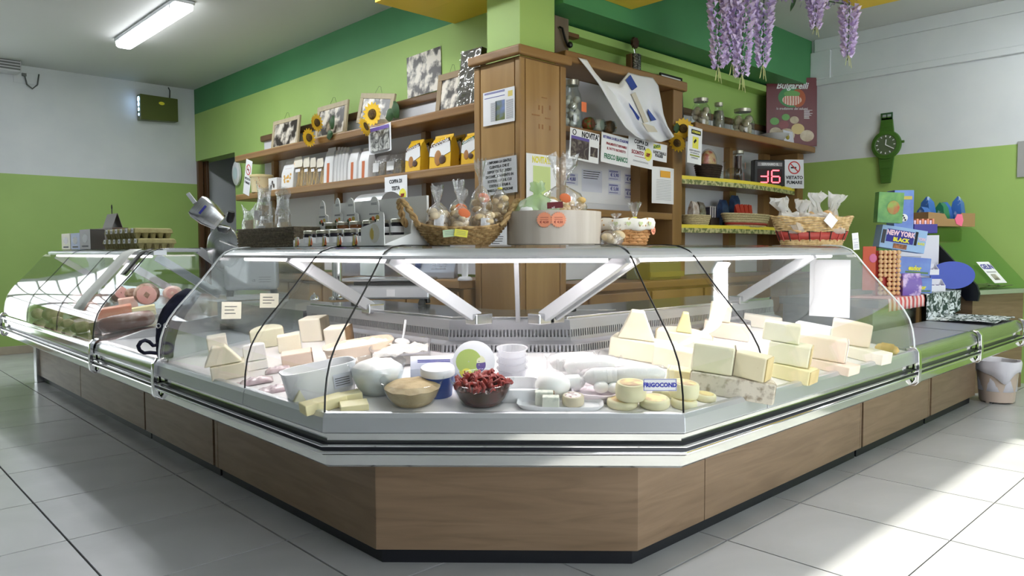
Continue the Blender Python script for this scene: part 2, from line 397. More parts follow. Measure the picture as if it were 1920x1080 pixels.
def base_parts(t, sts, panels, glazed=True, toe=True, bm=None):
    bm = bm or M_MIRROR
    sweep(MB(), LOWER, sts).build('lower_bumper', bm, t, world=True)
    sweep(MB(), RAIL, sts).build('bumper_rail', M_DARK, t, world=True, smooth=50)
    b = MB(); sweep(b, BEAD, sts); sweep(b, BEAD2, sts); b.build('rail_bead', M_CHROME, t, world=True, smooth=60)
    sweep(MB(), UPPER, sts).build('upper_bumper', bm, t, world=True)
    for a, b in panels:
        sweep(MB(), [(0, .06), (0, .43), (-.02, .43), (-.02, .06)], [a, b]).build('base_panel', M_LAM, t, world=True, bevel=.0015)
    if toe: sweep(MB(), [(-.035, 0), (-.035, .062), (-.08, .062), (-.08, 0)], [panels[0][0]]+[s for s in sts[1:-1]]+[panels[-1][1]]).build('plinth', M_TOE, t, world=True)
def end_cap(t, st, d, along):
    p = [(.262, .43), (.279, .447), (.283, .52), (.279, .60), (.262, .622), (.235, .628), (.232, .622), (.25, .612), (.262, .585), (.266, .52), (.262, .46), (.25, .442), (.18, .436), (.18, .43)]
    b = MB(); sweep(b, p, [shift(st, -d, along), shift(st, d, along)]); return b.build('bumper_end_cap', M_CHROME, t, world=True, smooth=50, bevel=.002)
def gasket(t, st, name='pane_gasket', prof=GP, r=.0032, m=None):
    b = MB(); b.tube([(*st(o+.003), z) for o, z in prof], r, 5); return b.build(name, m or M_BLACK, t, world=True, smooth=60)
def canopy(t, sts, z0=1.09, z1=1.128):
    sweep(MB(), [(-.055, z0), (-.05, z0+.012), (-.085, z1-.008), (-.11, z1), (-.52, z1), (-.53, z1-.006), (-.53, z0+.01), (-.5, z0), (-.2, z0+.012)], sts).build('canopy_frame', M_CANO, t, world=True, smooth=30)
def strut(t, p0, p1, w, th, along):
    """flat diagonal bar in the vertical plane through p0,p1; along = unit dir of its width"""
    p0 = Vector(p0); p1 = Vector(p1); d = (p1-p0).normalized(); a = Vector(along).normalized(); n = a.cross(d).normalized()
    rings = [[p + n*(w/2*i) + a*(th/2*j) for i, j in ((-1, -1), (1, -1), (1, 1), (-1, 1))] for p in (p0, p1)]
    b = MB(); b.loft([[tuple(v) for v in r] for r in rings]); o = b.build('canopy_strut', M_CANO, t, world=True, bevel=.003)
    return o

# corner cheese counter
ML, MR = 3.64, 4.05
t = thing('cheese_counter', 'corner glass cheese counter with walnut base and steel bumper', 'counter', (2.1, 2.2, 0))
CH = t
main = [stL(ML), stCL, stCR, stR(MR)]
base_parts(t, main, [(stL(ML), stL(3.607)), (stL(3.603), stCL), (stCL, stCR), (stCR, stR(2.519)), (stR(2.523), stR(4.031)), (stR(4.035), stR(MR))])
for a, b in ((stL(ML), stL(2.70)), (stL(2.694), stCL), (stCL, stCR), (stCR, stR(2.505)), (stR(2.511), stR(MR))):
    sweep(MB(), PROFA, [a, b]).build('sill_profile', M_ALU, t, world=True, bevel=.0015)
sweep(MB(), [(.244, DECKF-.04), (.244, DECKF), (.22, DECKF), (-.46, DECKB), (-.46, DECKB-.04)], main).build('display_deck', mat('white_deck', (232, 230, 230), .35), t, world=True)
# rear riser with two rows of slots
sweep(MB(), [(-.455, .66), (-.4565, .703), (-.50, .703), (-.50, .730), (-.459, .730), (-.46, .735), (-.50, .745), (-.5015, .760), (-.54, .760), (-.54, .790), (-.505, .790), (-.51, .83), (-.552, .83), (-.552, .66)], main).build('rear_riser', mat('dull_steel', (168, 168, 172), .35, .6), t, world=True)
sl = MB()
def vent_bars(a, b, o0, z0, o1, z1, n, gap=.0078):
    q = Vector((*b(o0), 0))-Vector((*a(o0), 0)); bw = q.length/n-gap; q.normalize(); nn = Vector((q.y, -q.x, 0))
    if nn.x+nn.y > 0: nn = -nn
    for i in range(n+1):
        f = i/n; A = Vector((*mid(a, b, f)(o0), z0)); B = Vector((*mid(a, b, f)(o1), z1)); h = q*(bw/2)
        sl.loft([[tuple(v-h), tuple(v+h), tuple(v+h-nn*.005), tuple(v-h-nn*.005)] for v in (A, B)])
for a, b, n in ((stL(ML-.01), stCL, 96), (stCL, stCR, 34), (stCR, stR(MR-.01), 120)):
    vent_bars(a, b, -.4565, .702, -.459, .731, n); vent_bars(a, b, -.5015, .759, -.505, .791, n)
o = sl.build('vent_bars', MATS['dull_steel'], t, world=True); o['kind'] = 'stuff'
sweep(MB(), [(-.54, .832), (-.56, .838), (-.95, .838), (-.95, .81), (-.54, .81)], main).build('rear_worktop', M_GRAN, t, world=True)
sweep(MB(), [(-.53, .795), (-.53, .842), (-.539, .842), (-.539, .795)], main).build('worktop_edge', M_STEEL, t, world=True, bevel=.002)
sweep(MB(), [(-.92, .05), (-.92, .81), (-.94, .81), (-.94, .05)], main).build('rear_panel', M_STEEL, t, world=True)
sweep(MB(), [(-.06, .0), (-.06, .06), (-.9, .06), (-.9, 0)], main).build('underframe', M_TOE, t, world=True)
e = .0045
for a, b in ((stL(ML-.02), stL(2.70+e)), (stL(2.70-e), lambda o: (stCL(o)[0], stCL(o)[1]+e)), (mid(stCL, stCR, .005), mid(stCL, stCR, .995)), (lambda o: (stCR(o)[0]+e, stCR(o)[1]), stR(2.508-e)), (stR(2.508+e), stR(MR-.02))):
    sweep(MB(), GT, [a, b]).build('glass_pane', M_GLASS, t, world=True, smooth=40)
for st in (stL(2.70), stCL, stCR, stR(2.508)): gasket(t, st)
ends = GP + [(-.52, .85), (-.44, .84), (-.42, DECKB+.01), (.24, DECKF+.015)]
for st, al in ((stL(ML-.006), 'y'), (stR(MR-.006), 'x')):
    sweep(MB(), ends, [shift(st, -.004, al), shift(st, .004, al)]).build('end_glass', M_GLASSE, t, world=True)
    b = MB(); b.tube([(*st(o+.004), z) for o, z in GP], .0045, 6); b.build('end_glass_rim', mat('clear_acrylic_edge', (222, 228, 230), .15), t, world=True, smooth=60)
end_cap(t, stL(ML), .02, 'y'); end_cap(t, stR(MR), .02, 'x')
canopy(t, [stL(ML-.03), stCL, stCR, stR(MR-.03)])
# struts that carry the canopy
for yv in (3.05, 2.28): strut(t, (XA+.115, yv, 1.095), (XA+.52, yv-.02, .85), .05, .03, (0, 1, 0))
for xv in (2.17, ): strut(t, (xv, YB+.115, 1.095), (xv-.02, YB+.52, .85), .05, .03, (1, 0, 0)); strut(t, (xv+.06, YB+.115, 1.095), (xv+.04, YB+.52, .85), .05, .02, (1, 0, 0))
strut(t, (3.7, YB+.115, 1.095), (3.7, YB+.52, .85), .05, .03, (1, 0, 0))
dd = 2.58+.16; c0 = Vector((dd/S2-.03, dd/S2+.045, 1.09)); c1 = c0 + Vector((.27, .27, -.285))
strut(t, c0, c1, .03, .018, (1, -1, 0))
def feet(pts):
    b = MB()
    for p in pts: b.cbox(p, (.09, .07, .045))
    b.build('strut_bracket', M_STEEL, t, world=True, bevel=.006)
for p in ((XA+.53, 3.03, .845), (XA+.53, 2.26, .845), (2.15, YB+.53, .845), (2.21, YB+.53, .845), (3.7, YB+.53, .845)): feet([p])
# light tubes under the canopy
def case_light(tt, a, b, o=-.13, z=1.083, power=2.1, col=(1, .93, .92)):
    p0 = Vector((*a(o), z)); p1 = Vector((*b(o), z)); d = p1-p0
    m = MB(); m.tube([tuple(p0+d*.02), tuple(p1-d*.02)], .008, 8); m.build('light_tube', M_TUBE, tt, world=True, smooth=60)
    l = bpy.data.lights.new('case_light', 'AREA'); l.shape = 'RECTANGLE'; l.size = d.length*.94; l.size_y = .05; l.energy = power*d.length; l.color = col
    lo = bpy.data.objects.new('case_light', l); COL.objects.link(lo); lo.parent = tt
    c = (p0+p1)/2-tt.location; lo.location = (c.x, c.y, z-.012); lo.rotation_euler = (0, 0, math.atan2(d.y, d.x))
case_light(t, stL(ML-.08), stCL); case_light(t, mid(stCL, stCR, .03), mid(stCL, stCR, .97)); case_light(t, stCR, stR(MR-.08))
# maker's sticker on the front glass
sp = on_d(1237, 721, DP-.242); tk = MB(); tk.box(-.0525, .0525, 0, .0012, -.0195, .0195)
st_ = tk.build('maker_sticker', M_PAPER, t, loc=sp-t.location+Vector((-.004, -.004, 0)), rot=(-.1, 0, -PI/4))
bl = mat('sticker_blue', (40, 50, 170), .5)
text('FRIGOCOND', .019, bl, st_, (0, -.0008, -.001), bold=.0007, sx=.93)
fr = MB()
for x0, x1, z0, z1 in ((-.051, .051, .0168, .018), (-.051, .051, -.018, -.0168), (-.051, -.0498, -.018, .018), (.0498, .051, -.018, .018)): fr.box(x0, x1, -.0008, -.0002, z0, z1)
fr.build('sticker_border', bl, st_)

# meat counter on the left arm
t = thing('meat_counter', 'glass meat counter by the lime green wall with grey end post', 'counter', (XA+.3, 6.0, 0)); MT = t
m0, m1 = 4.71, 7.36
seg = [stL(m1), stL(m0)]
base_parts(t, seg, [(stL(7.42), stL(6.10)), (stL(6.09), stL(4.69))])
sweep(MB(), [(.2, .541), (.256, .541), (.258, .600), (.2, .606)], seg).build('sill_profile', M_MIRROR, t, world=True)
sweep(MB(), [(.2, .57), (.27, .574), (.274, .582), (.27, .59), (.2, .595)], seg).build('sill_rail', M_CHROME, t, world=True, smooth=50)
sweep(MB(), [(.244, DECKF-.04), (.244, DECKF), (.22, DECKF), (-.46, DECKB), (-.46, DECKB-.04)], seg).build('display_deck', M_STEEL, t, world=True)
sweep(MB(), [(-.46, .66), (-.46, .80), (-.52, .80), (-.52, .66)], seg).build('rear_riser', M_STEEL, t, world=True)
sweep(MB(), [(-.52, .80), (-.52, .84), (-.95, .84), (-.95, .80)], seg).build('rear_worktop', M_STEEL, t, world=True, bevel=.003)
sweep(MB(), [(-.06, .0), (-.06, .6), (-.9, .6), (-.9, 0)], [stL(7.38), stL(4.70)]).build('underframe', M_TOE, t, world=True)
for a, b in ((m1-.02, 6.47), (6.46, 5.58), (5.57, m0+.02)):
    sweep(MB(), GT, [stL(a), stL(b)]).build('glass_pane', M_GLASS, t, world=True, smooth=40)
gasket(t, stL(m0+.015)); gasket(t, stL(5.575), r=.002); gasket(t, stL(6.465), r=.002)
for yv in (m0+.01, m1-.01): sweep(MB(), ends, [stL(yv-.004), stL(yv+.004)]).build('end_glass', M_GLASSE, t, world=True)
end_cap(t, stL(m1), .02, 'y'); end_cap(t, stL(m0-.012), .02, 'y')
sweep(MB(), [(-.085, 1.10), (-.085, 1.122), (-.11, 1.13), (-.16, 1.13), (-.16, 1.10)], seg).build('canopy_frame', M_ALU, t, world=True)
case_light(t, stL(m1-.1), stL(m0+.1), o=-.12, z=1.092, power=1.2)
for yv in (m0+.06, 5.6, m1-.1): strut(t, (XA+.12, yv, 1.09), (XA+.50, yv, .84), .05, .02, (0, 1, 0)); 
b = MB(); b.box(XA-.02, XA+.06, 7.42, 7.52, 0, .5); b.build('end_post', M_STEEL, t, world=True, bevel=.004)
# hinge arm seen above the open end
strut(t, (XA+.14, m0+.02, 1.128), (XA+.36, m0+.02, 1.128), .02, .03, (0, 1, 0)); strut(t, (XA+.36, m0+.02, 1.13), (XA+.55, m0+.02, .98), .045, .03, (0, 1, 0))

# low link counters
def link_counter(name, label, sts, panels, loc, deckm, back=-.5, bm=None):
    t = thing(name, label, 'counter', loc)
    base_parts(t, sts, panels, bm=bm)
    sweep(MB(), [(.2, .541), (.256, .541), (.262, .552), (.255, .59), (.232, .612), (.2, .615)], sts).build('sill_profile', bm or M_STEEL, t, world=True, smooth=40)
    sweep(MB(), [(.205, .57), (.205, .612), (back, .622), (back, .57)], sts).build('deck_plate', deckm, t, world=True)
    sweep(MB(), [(-.06, .0), (-.06, .57), (back, .57), (back, 0)], sts).build('underframe', M_TOE, t, world=True)
    return t
t = link_counter('link_counter', 'low steel link counter between meat counter and cheese counter', [stL(4.672), stL(3.665)], [(stL(4.668), stL(3.665))], (XA+.2, 4.2, 0), M_LACQ)
sweep(MB(), [(-.5, .6), (-.5, .80), (-.95, .80), (-.95, .6)], [stL(4.672), stL(3.665)]).build('rear_worktop', M_STEEL, t, world=True)
sweep(MB(), [(.2, .60), (.0, .66), (-.45, .72), (-.45, .60)], [stL(4.672), stL(4.655)]).build('side_wedge', M_STEEL, t, world=True)
LK = t
t = link_counter('link_counter', 'low steel link counter between cheese counter and flowered cloth', [stR(4.075), stR(5.13)], [(stR(4.075), stR(5.098)), (stR(5.103), stR(5.13))], (4.6, YB+.2, 0), M_DECKS, -.18)
end_cap(t, stR(5.13), .02, 'x')
t = link_counter('link_counter', 'low steel link counter draped with flowered cloth near the waste bin', [stR(5.16), stR(6.2)], [(stR(5.16), stR(6.1))], (5.7, YB+.2, 0), M_DECKS, -.18)
end_cap(t, stR(6.2), .02, 'x')
# ------------------------------------------------------------------ shelving behind the counter
RL, RC, RR = -PI/2, -PI/4, 0.0
def fx(x0, x1, y0, y1, X, z=None):
    c = (x0+x1)/2; a = on_x(x0, y1, X).y; b = on_x(x1, y1, X).y; zt = on_x(c, y0, X).z; zb = on_x(c, y1, X).z if z is None else z
    return Vector((X, (a+b)/2, zb)), abs(a-b), zt-zb
def fy(x0, x1, y0, y1, Y, z=None):
    c = (x0+x1)/2; a = on_y(x0, y1, Y).x; b = on_y(x1, y1, Y).x; zt = on_y(c, y0, Y).z; zb = on_y(c, y1, Y).z if z is None else z
    return Vector(((a+b)/2, Y, zb)), abs(a-b), zt-zb
S1, S2Z, S0 = 2.13, 1.722, 1.32
M_BACKP = mat('white_back_panel', (226, 227, 232), .5)
M_CAPW = mat('brown_cap', (122, 92, 60), .45, col2=(104, 76, 48), scale=3, stretch=(1, .2, 3))
# left wall shelf
t = thing('pine_shelf', 'long pine wall shelf with two boards against the lime green wall', 'shelf', (3.5, 5.8, .94))
ye = 7.82
def board(x0, x1, y0, y1, z0, z1, r=.06):
    p = [(x1, y0), (x1, y1), (x0+r, y1)] + [(x0+r-r*math.sin(a*PI/8), y1-r+r*math.cos(a*PI/8)) for a in range(1, 5)] + [(x0, y0)]
    b = MB(); b.prism(p, z0, z1); return b
for z in (S1, S2Z): board(3.35, 3.655, 3.82, ye, z-.065, z).build('shelf_board', M_PINEH, t, world=True, bevel=.012, seg=3)
for yv in (7.42, 6.15, 4.80): MB().box(3.60, 3.655, yv-.03, yv+.03, .94, S1-.066).build('upright', M_PINE, t, world=True, bevel=.003)
for a, b in ((3.85, 7.72),): MB().box(3.655, 3.668, a, b, .94, 2.30).build('back_panel', M_BACKP, t, world=True)
MB().box(3.625, 3.668, 3.85, 7.76, 2.30, 2.365).build('cap_rail', M_CAPW, t, world=True, bevel=.015, seg=3)
# left back cabinet under it
t = thing('back_cabinet', 'low pine back cabinet under the long wall shelf', 'cabinet', (3.4, 5.5, 0))
MB().box(3.18, 3.66, 3.85, 7.6, .86, .92).build('worktop', M_PINEH, t, world=True, bevel=.008)
MB().box(3.22, 3.66, 3.86, 7.58, 0, .858).build('body', M_PINE, t, world=True)
for i in range(6):
    d = MB().box(3.2, 3.22, 3.9+i*.61, 3.9+i*.61+.59, .1, .84).build('door', M_PINE, t, world=True, bevel=.006)
    k = MB(); k.lathe([(.005, 0), (.006, .012), (.012, .018), (.012, .024), (.004, .028)], 10); k.build('knob', M_DARK, d, loc=Vector((3.2, 3.95+i*.61, .55))-t.location, rot=(0, -PI/2, 0), smooth=50)
# corner column
t = thing('corner_cabinet', 'tall square pine column cabinet built around the green pillar', 'cabinet', (3.5, 3.58, 0))
x0, y0, x1, y1 = 3.28, 3.37, 3.70, 3.80
MB().box(x0+.012, x1-.012, y0+.012, y1, 0, 2.33).build('carcass', M_PINE, t, world=True)
for (a, b, c, d) in ((x0, x0+.045, y0, y0+.045), (x0, x0+.03, y1-.045, y1+.01), (x1-.045, x1+.01, y0, y0+.03)):
    MB().box(a, b, c, d, 0, 2.33).build('corner_post', M_PINE, t, world=True, bevel=.006)
for a in ((x0+.004, x0+.012, y0+.055, y1-.055), (x0+.055, x1-.055, y0+.004, y0+.012)):
    MB().box(a[0], a[1], a[2], a[3], .08, 2.325).build('face_panel', mat('pine_face', (176, 140, 90), .3, col2=(154, 117, 70), scale=1.6, stretch=(2.5, 2.5, .22), dist=1.3, detail=5), t, world=True)
p = [(x0-.04, y0-.04), (x1+.03, y0-.04), (x1+.03, y0+.0), (x0+.0, y0+.0), (x0+.0, y1+.03), (x0-.04, y1+.03)]
b = MB(); b.prism(p, 2.335, 2.395); b.build('cornice', M_PINEX, t, world=True, bevel=.012, seg=3)
MB().box(x0, x1, y0, y1, 2.331, 2.334).build('top_board', M_PINE, t, world=True)
M_MARK = mat('tape_marks', (150, 104, 60), .6)
for i, (dx, dz, w_, h_) in enumerate(((.11, 1.98, .07, .008), (.17, 2.02, .012, .03), (.20, 2.0, .012, .05), (.23, 1.97, .05, .008), (.17, 1.9, .014, .03), (.2, 1.9, .014, .03), (.27, 1.9, .014, .03), (.27, 2.03, .014, .03), (.2, 2.1, .05, .006))):
    MB().box(x0+dx, x0+dx+w_, y0+.0028, y0+.0038, dz, dz+h_).build('tape_mark', M_MARK, t, world=True)
# right open bay
t = thing('display_bookcase', 'wide open pine bookcase with notices pinned along its shelf', 'shelf', (4.4, 3.6, .9))
MB().box(3.72, 5.15, 3.72, 3.748, .9, 2.38).build('back_panel', M_BACKP, t, world=True)
MB().box(3.742, 5.19, 3.40, 3.745, 2.385, 2.46).build('top_board', M_PINEX, t, world=True, bevel=.012, seg=3)
MB().box(3.72, 5.02, 3.46, 3.72, 1.93, 1.97).build('shelf_board', M_PINEX, t, world=True, bevel=.004)
MB().box(3.72, 5.02, 3.42, 3.72, 1.355, 1.41).build('shelf_board', M_PINEX, t, world=True, bevel=.008)
MB().box(5.02, 5.15, 3.42, 3.745, .9, 2.384).build('side_panel', M_PINE, t, world=True, bevel=.006)
MB().box(4.86, 4.96, 3.62, 3.72, .9, 1.354).build('inner_stile', M_PINE, t, world=True)
MB().box(4.86, 4.96, 3.62, 3.72, 1.411, 1.929).build('inner_stile', M_PINE, t, world=True)
# right bay with curved boards
t = thing('curved_shelf', 'pine wall shelf with curved boards edged in yellow', 'shelf', (6.2, 3.6, .9))
MB().box(5.16, 7.29, 3.725, 3.748, .9, 2.30).build('back_panel', M_BACKP, t, world=True)
MB().box(5.16, 7.29, 3.70, 3.748, 2.30, 2.36).build('cap_rail', M_CAPW, t, world=True, bevel=.015)
MB().box(5.155, 7.29, 3.30, 3.72, S1-.06, S1).build('shelf_board', M_PINEX, t, world=True, bevel=.01)
MB().box(7.16, 7.29, 3.42, 3.724, .9, S1-.061).build('side_panel', M_PINE, t, world=True, bevel=.006)
for xv in (5.5, 6.35, 7.0):
    for za, zb in ((.9, S0-.05), (S0+.001, 1.715-.05), (1.716, S1-.061)): MB().box(xv-.06, xv+.06, 3.66, 3.724, za, zb).build('upright', M_PINE, t, world=True)
M_LINER = mat('yellow_shelf_liner', (240, 218, 70), .5); M_TRIM = mat('leafy_trim', (196, 190, 140), .6, col2=(110, 120, 70), scale=34, lo=.45, hi=.55)
def yc(x): return 3.44-.10*math.sin(max(0, min(1, (x-5.16)/1.98))*PI)
xs = [5.16+i*1.98/16 for i in range(17)]
for z in (1.715, S0):
    b = MB(); b.prism([(7.14, 3.72), (5.16, 3.72)]+[(x, yc(x)) for x in xs], z-.05, z); b.build('shelf_board', M_PINEX, t, world=True)
    b = MB(); b.loft([[(x, yc(x)-.004, z-.022), (x, yc(x)-.002, z-.022), (x, yc(x)-.002, z+.006), (x, yc(x)-.004, z+.006)] for x in xs]); b.build('shelf_liner', M_LINER, t, world=True)
    b = MB(); b.loft([[(x, yc(x)-.004, z-.06), (x, yc(x)-.002, z-.06), (x, yc(x)-.002, z-.022), (x, yc(x)-.004, z-.022)] for x in xs]); b.build('paper_trim', M_TRIM, t, world=True)
t = thing('back_cabinet', 'low pine back cabinet under the open bookcase with drawers', 'cabinet', (5.0, 3.5, 0))
MB().box(3.72, 7.28, 3.2, 3.745, .84, .895).build('worktop', M_PINEX, t, world=True, bevel=.008)
MB().box(3.74, 7.26, 3.24, 3.745, 0, .838).build('body', M_PINE, t, world=True)
for i in range(5):
    d = MB().box(3.78+i*.7, 3.78+i*.7+.67, 3.22, 3.24, .55, .82).build('drawer', M_PINE, t, world=True, bevel=.006)
    k = MB(); k.lathe([(.005, 0), (.006, .012), (.012, .018), (.012, .024), (.004, .028)], 10); k.build('knob', M_DARK, d, loc=Vector((3.78+i*.7+.33, 3.22, .69))-t.location, rot=(PI/2, 0, 0), smooth=50)

# ------------------------------------------------------------------ flat prints
def sheet(name, label, cat, loc, w, h, rotz, m=None, group=None, tilt=0, roll=0, th=.0012, curl=0):
    """paper standing on its lower edge centre; local x right, z up, front -y"""
    t = thing(name, label, cat, loc, group=group, rot=(tilt, roll, rotz)); t['sw'] = w
    b = MB()
    if curl:
        n = 8
        b.loft([[(-w/2+w*i/n, -curl*math.sin(PI*i/n)+dy, z) for dy, z in ((0, 0), (0, h), (th, h), (th, 0))] for i in range(n+1)])
        b.build('sheet', m or M_PAPER, t, smooth=40)
    else: b.box(-w/2, w/2, 0, th, 0, h); b.build('sheet', m or M_PAPER, t)
    return t
def pic(t, x0, x1, z0, z1, m, name='print', y=-.0006):
    return MB().box(x0, x1, y, y+.0004, z0, z1).build(name, m, t)
def lines(t, x0, x1, zs, m, h=.003, y=-.0006, ragged=0):
    b = MB()
    for z in zs: b.box(x0, x1-(RND.random()*ragged*(x1-x0)), y, y+.0004, z, z+h)
    o = b.build('printed_lines', m, t); o['kind'] = 'stuff'; return o
def photo(name, c1=(40, 38, 36), c2=(222, 220, 214), scale=9, dist=2.0, lo=.4, hi=.6):
    return mat(name, c1, .35, col2=c2, scale=scale, dist=dist, detail=6, lo=lo, hi=hi)
PH = [photo('sepia_photo_%d' % i, (46, 38, 30), (226, 218, 204), 7+i*.8, .15, .44, .56) for i in range(5)]
M_KRAFT = mat('kraft_frame', (190, 176, 146), .6, col2=(180, 166, 136), scale=20)
def frame(label, loc, w, h, rotz, border, m, pm, tilt=-.12, roll=0, th=.02, wire=True):
    t = thing('picture_frame', label, 'picture frame', loc, rot=(tilt, roll, rotz), group='photo frames on the long shelf')
    b = MB(); B = border
    for x0, x1, z0, z1 in ((-w/2, w/2, 0, B), (-w/2, w/2, h-B, h), (-w/2, -w/2+B, B, h-B), (w/2-B, w/2, B, h-B)): b.box(x0, x1, 0, th, z0, z1)
    b.build('border', m, t, bevel=.002)
    MB().box(-w/2+B, w/2-B, .006, .012, B, h-B).build('photograph', pm, t)
    if wire:
        b = MB(); b.tube([(-.03*w/.3+.06*w/.3*i/10, .01, h+.06*math.sin(PI*i/10)+.004*math.sin(i*2.1)) for i in range(11)], .0012, 5); b.build('hanging_wire', M_DARK, t)
    return t
P, w, h = fx(505, 559, 220, 281, 3.47, S1); frame('small kraft frame with photo of a leafy farmyard', P, w*.92, h, RL, .04, M_KRAFT, PH[0])
P, w, h = fx(588, 648, 192, 262, 3.47, S1); frame('kraft frame with sepia photo of white pigs behind sunflowers', P, w*.95, h, RL, .045, M_KRAFT, PH[1])
P, w, h = fx(664, 734, 176, 250, 3.47, S1); frame('kraft frame leaning sideways behind the open sunflower', P+Vector((0, 0, .006+w*.45*math.sin(.16))), w*.9, h*.88, RL, .045, M_KRAFT, PH[2], roll=.16)
P, w, h = fx(812, 868, 132, 207, 3.52, S1); frame('brown frame with photo of white horses beside the foil parcel', P, w*.9, h, RL, .05, mat('brown_frame', (150, 128, 96), .5), PH[3], wire=True)
P, w, h = fx(764, 828, 97, 176, 3.662, None); q = sheet('photo_print', 'black and white photo print of white animals fixed on the green wall', 'photo', P, w, h, RL, PH[4], roll=-.02)
# foil wrapped parcel
P, w, h = fx(851, 898, 90, 200, 3.44, S1)
t = thing('foil_parcel', 'tall flat parcel wrapped in shiny clear film against the column', 'parcel', P+Vector((0, .0, .008)), rot=(-.1, 0, RL))
MB().box(-.12, .10, .02, .07, 0, h).build('board', mat('dark_brown_card', (62, 44, 32), .4), t)
b = MB(); b.grid(lambda u, v: (-.125+.235*u, .012+.012*noise.noise(Vector((u*6, v*9, 1))), h*v), 14, 30); b.build('film', clear('shiny_film', (236, 240, 232), .14, .6, .08, haze=.10, hcol=(210, 210, 210), crinkle=.25, cscale=16), t, smooth=80)
# sunflowers and their garlands
M_PETAL = mat('sunflower_petal', (246, 200, 50), .6); M_DISC = mat('sunflower_disc', (70, 46, 28), .9, col2=(110, 90, 40), scale=90)
M_LEAF = mat('silk_leaf', (52, 88, 44), .6, col2=(40, 70, 36), scale=14)
def sunflower(label, loc, r, rot, group, stem=None):
    t = thing('sunflower', label, 'flower', loc, rot=rot, group=group)
    for ring in range(2):
        for i in range(15):
            a = 2*PI*(i+ring*.5)/15; b = MB(); L = r*(1-.12*ring); wd = r*.17
            b.loft([[(-wd*s, L*f, -.1*r*f+.16*r*f*f-.01*ring) for s in (-1, 1)] for f, wd in ((.35, wd*.6), (.6, wd), (.85, wd*.7), (1, .001))], closed=False, caps=False)
            b.T = Matrix.Identity(4); o = b.build('petal', M_PETAL, t, rot=(0, 0, a))
    b = MB(); b.lathe([(r*.42, -.015), (r*.43, .0), (r*.36, .014), (r*.2, .018), (.002, .016)], 18); b.build('seed_disc', M_DISC, t, smooth=50)
    if stem: b = MB(); b.tube(stem, .003, 5); b.build('stem', M_LEAF, t)
    return t
def leaf(label, loc, L, rot):
    b = MB(); n = 8
    b.grid(lambda u, v: ((u-.5)*L*.8*math.sin(PI*min(1, v*.9+.08))**.8, v*L, .10*L*math.sin(v*3)-.25*L*abs(u-.5)), 4, n)
    o = b.build('silk_leaf', M_LEAF, None, loc, rot, smooth=60); return tag(o, label, 'leaf')
FL = (PI/2, 0, RL)
sunflower('sunflower seen side-on lying on the shelf edge between small frames', on_x(579, 258, 3.262), .085, (PI/2, 0, RC+1.15), 'silk sunflowers on the long shelf')
sunflower('sunflower seen side-on against the white pigs photo', on_x(594, 230, 3.40), .085, (PI/2, 0, RC+1.2), 'silk sunflowers on the long shelf')
sunflower('open round sunflower facing out before the leaning frame', on_x(698, 214, 3.38), .10, (PI/2, 0, RL+.25), 'silk sunflowers on the long shelf')
sunflower('drooping sunflower hanging below the open one on the long shelf', on_x(684, 238, 3.262), .08, (PI/2+.3, 0, RL-1.1), 'silk sunflowers on the long shelf')
for lb, px, py, L, r in (('dark silk leaf hanging before the white pigs photo', 620, 242, .12, (PI/2, .3, RL)), ('dark silk leaf draped over the long shelf edge', 612, 258, .10, (PI/2, 1.2, RL)),
                         ('broad silk leaf standing right of the leaning frame', 742, 222, .14, (PI/2, -.2, RL)), ('silk leaf trailing behind the open sunflower', 722, 226, .13, (PI/2, 1.3, RL))):
    leaf(lb, on_x(px, py, 3.325 if 'draped' in lb else 3.40)+Vector((0, 0, .02 if 'trailing' in lb else 0)), L, r)
# left shelf, lower board --------------------------------------------------
def tall_pack(name, label, cat, x0, x1, y0, y1, m, X=3.43, dep=.08, group=None, z=S2Z, taper=.9, extra=None, tilt=-.05, gus=True):
    P, w, h = fx(x0, x1, y0, y1, X, z); P.z += dep*math.sin(-tilt); t = thing(name, label, cat, P, group=group, rot=(tilt, 0, RL)); w *= .84
    b = MB(); b.loft([[(-w/2*s, 0+dep*(1-d)/2, z_), (w/2*s, dep*(1-d)/2, z_), (w/2*s, dep*(1+d)/2, z_), (-w/2*s, dep*(1+d)/2, z_)] for s, d, z_ in ((1, 1, 0), (1, 1, h*.1), (1.0, .95, h*.55), (taper, .5, h*.85), (taper, .08, h*.93), (taper, .05, h))])
    b.build('pouch', m, t, smooth=35)
    if extra: extra(t, w, h, dep)
    return t
M_WHITEP = mat('white_pouch', (236, 236, 236), .35); M_GREYP = mat('pale_pouch_side', (222, 222, 222), .35); M_ORNG = mat('orange_stripe', (206, 110, 60), .5)
P, w, h = fx(436, 476, 321, 366, 3.36, None); t = sheet('no_smoking_sign', 'tilted white no smoking sign at the end of the long shelf', 'sign', P+Vector((-.012, -.1, .0)), .15, .36, RL, roll=.28)
M_SIGNR = mat('sign_red', (200, 40, 40), .5)
def nosmoke(t, cx, cz, r, y=-.0008):
    b = MB(); n = 28
    b.loft([[(cx+rr*math.cos(2*PI*i/n), yy, cz+rr*math.sin(2*PI*i/n)) for rr, yy in ((r, y), (r*.82, y), (r*.82, y+.0006), (r, y+.0006))] for i in range(n+1)], caps=False); b.build('ring', M_SIGNR, t)
    b = MB(); b.box(-r*.55, r*.35, 0, .0005, -r*.12, r*.12); b.build('cigarette', M_INK, t, loc=(cx, y+.0001, cz))
    b = MB(); b.box(-r*.85, r*.85, -.0004, .0004, -r*.09, r*.09); b.build('bar', M_SIGNR, t, loc=(cx, y, cz), rot=(0, PI/4, 0))
nosmoke(t, 0, .26, .055); text('VIETATO', .032, M_INK, t, (0, -.0008, .165), bold=.001); text('FUMARE', .032, M_INK, t, (0, -.0008, .125), bold=.001)
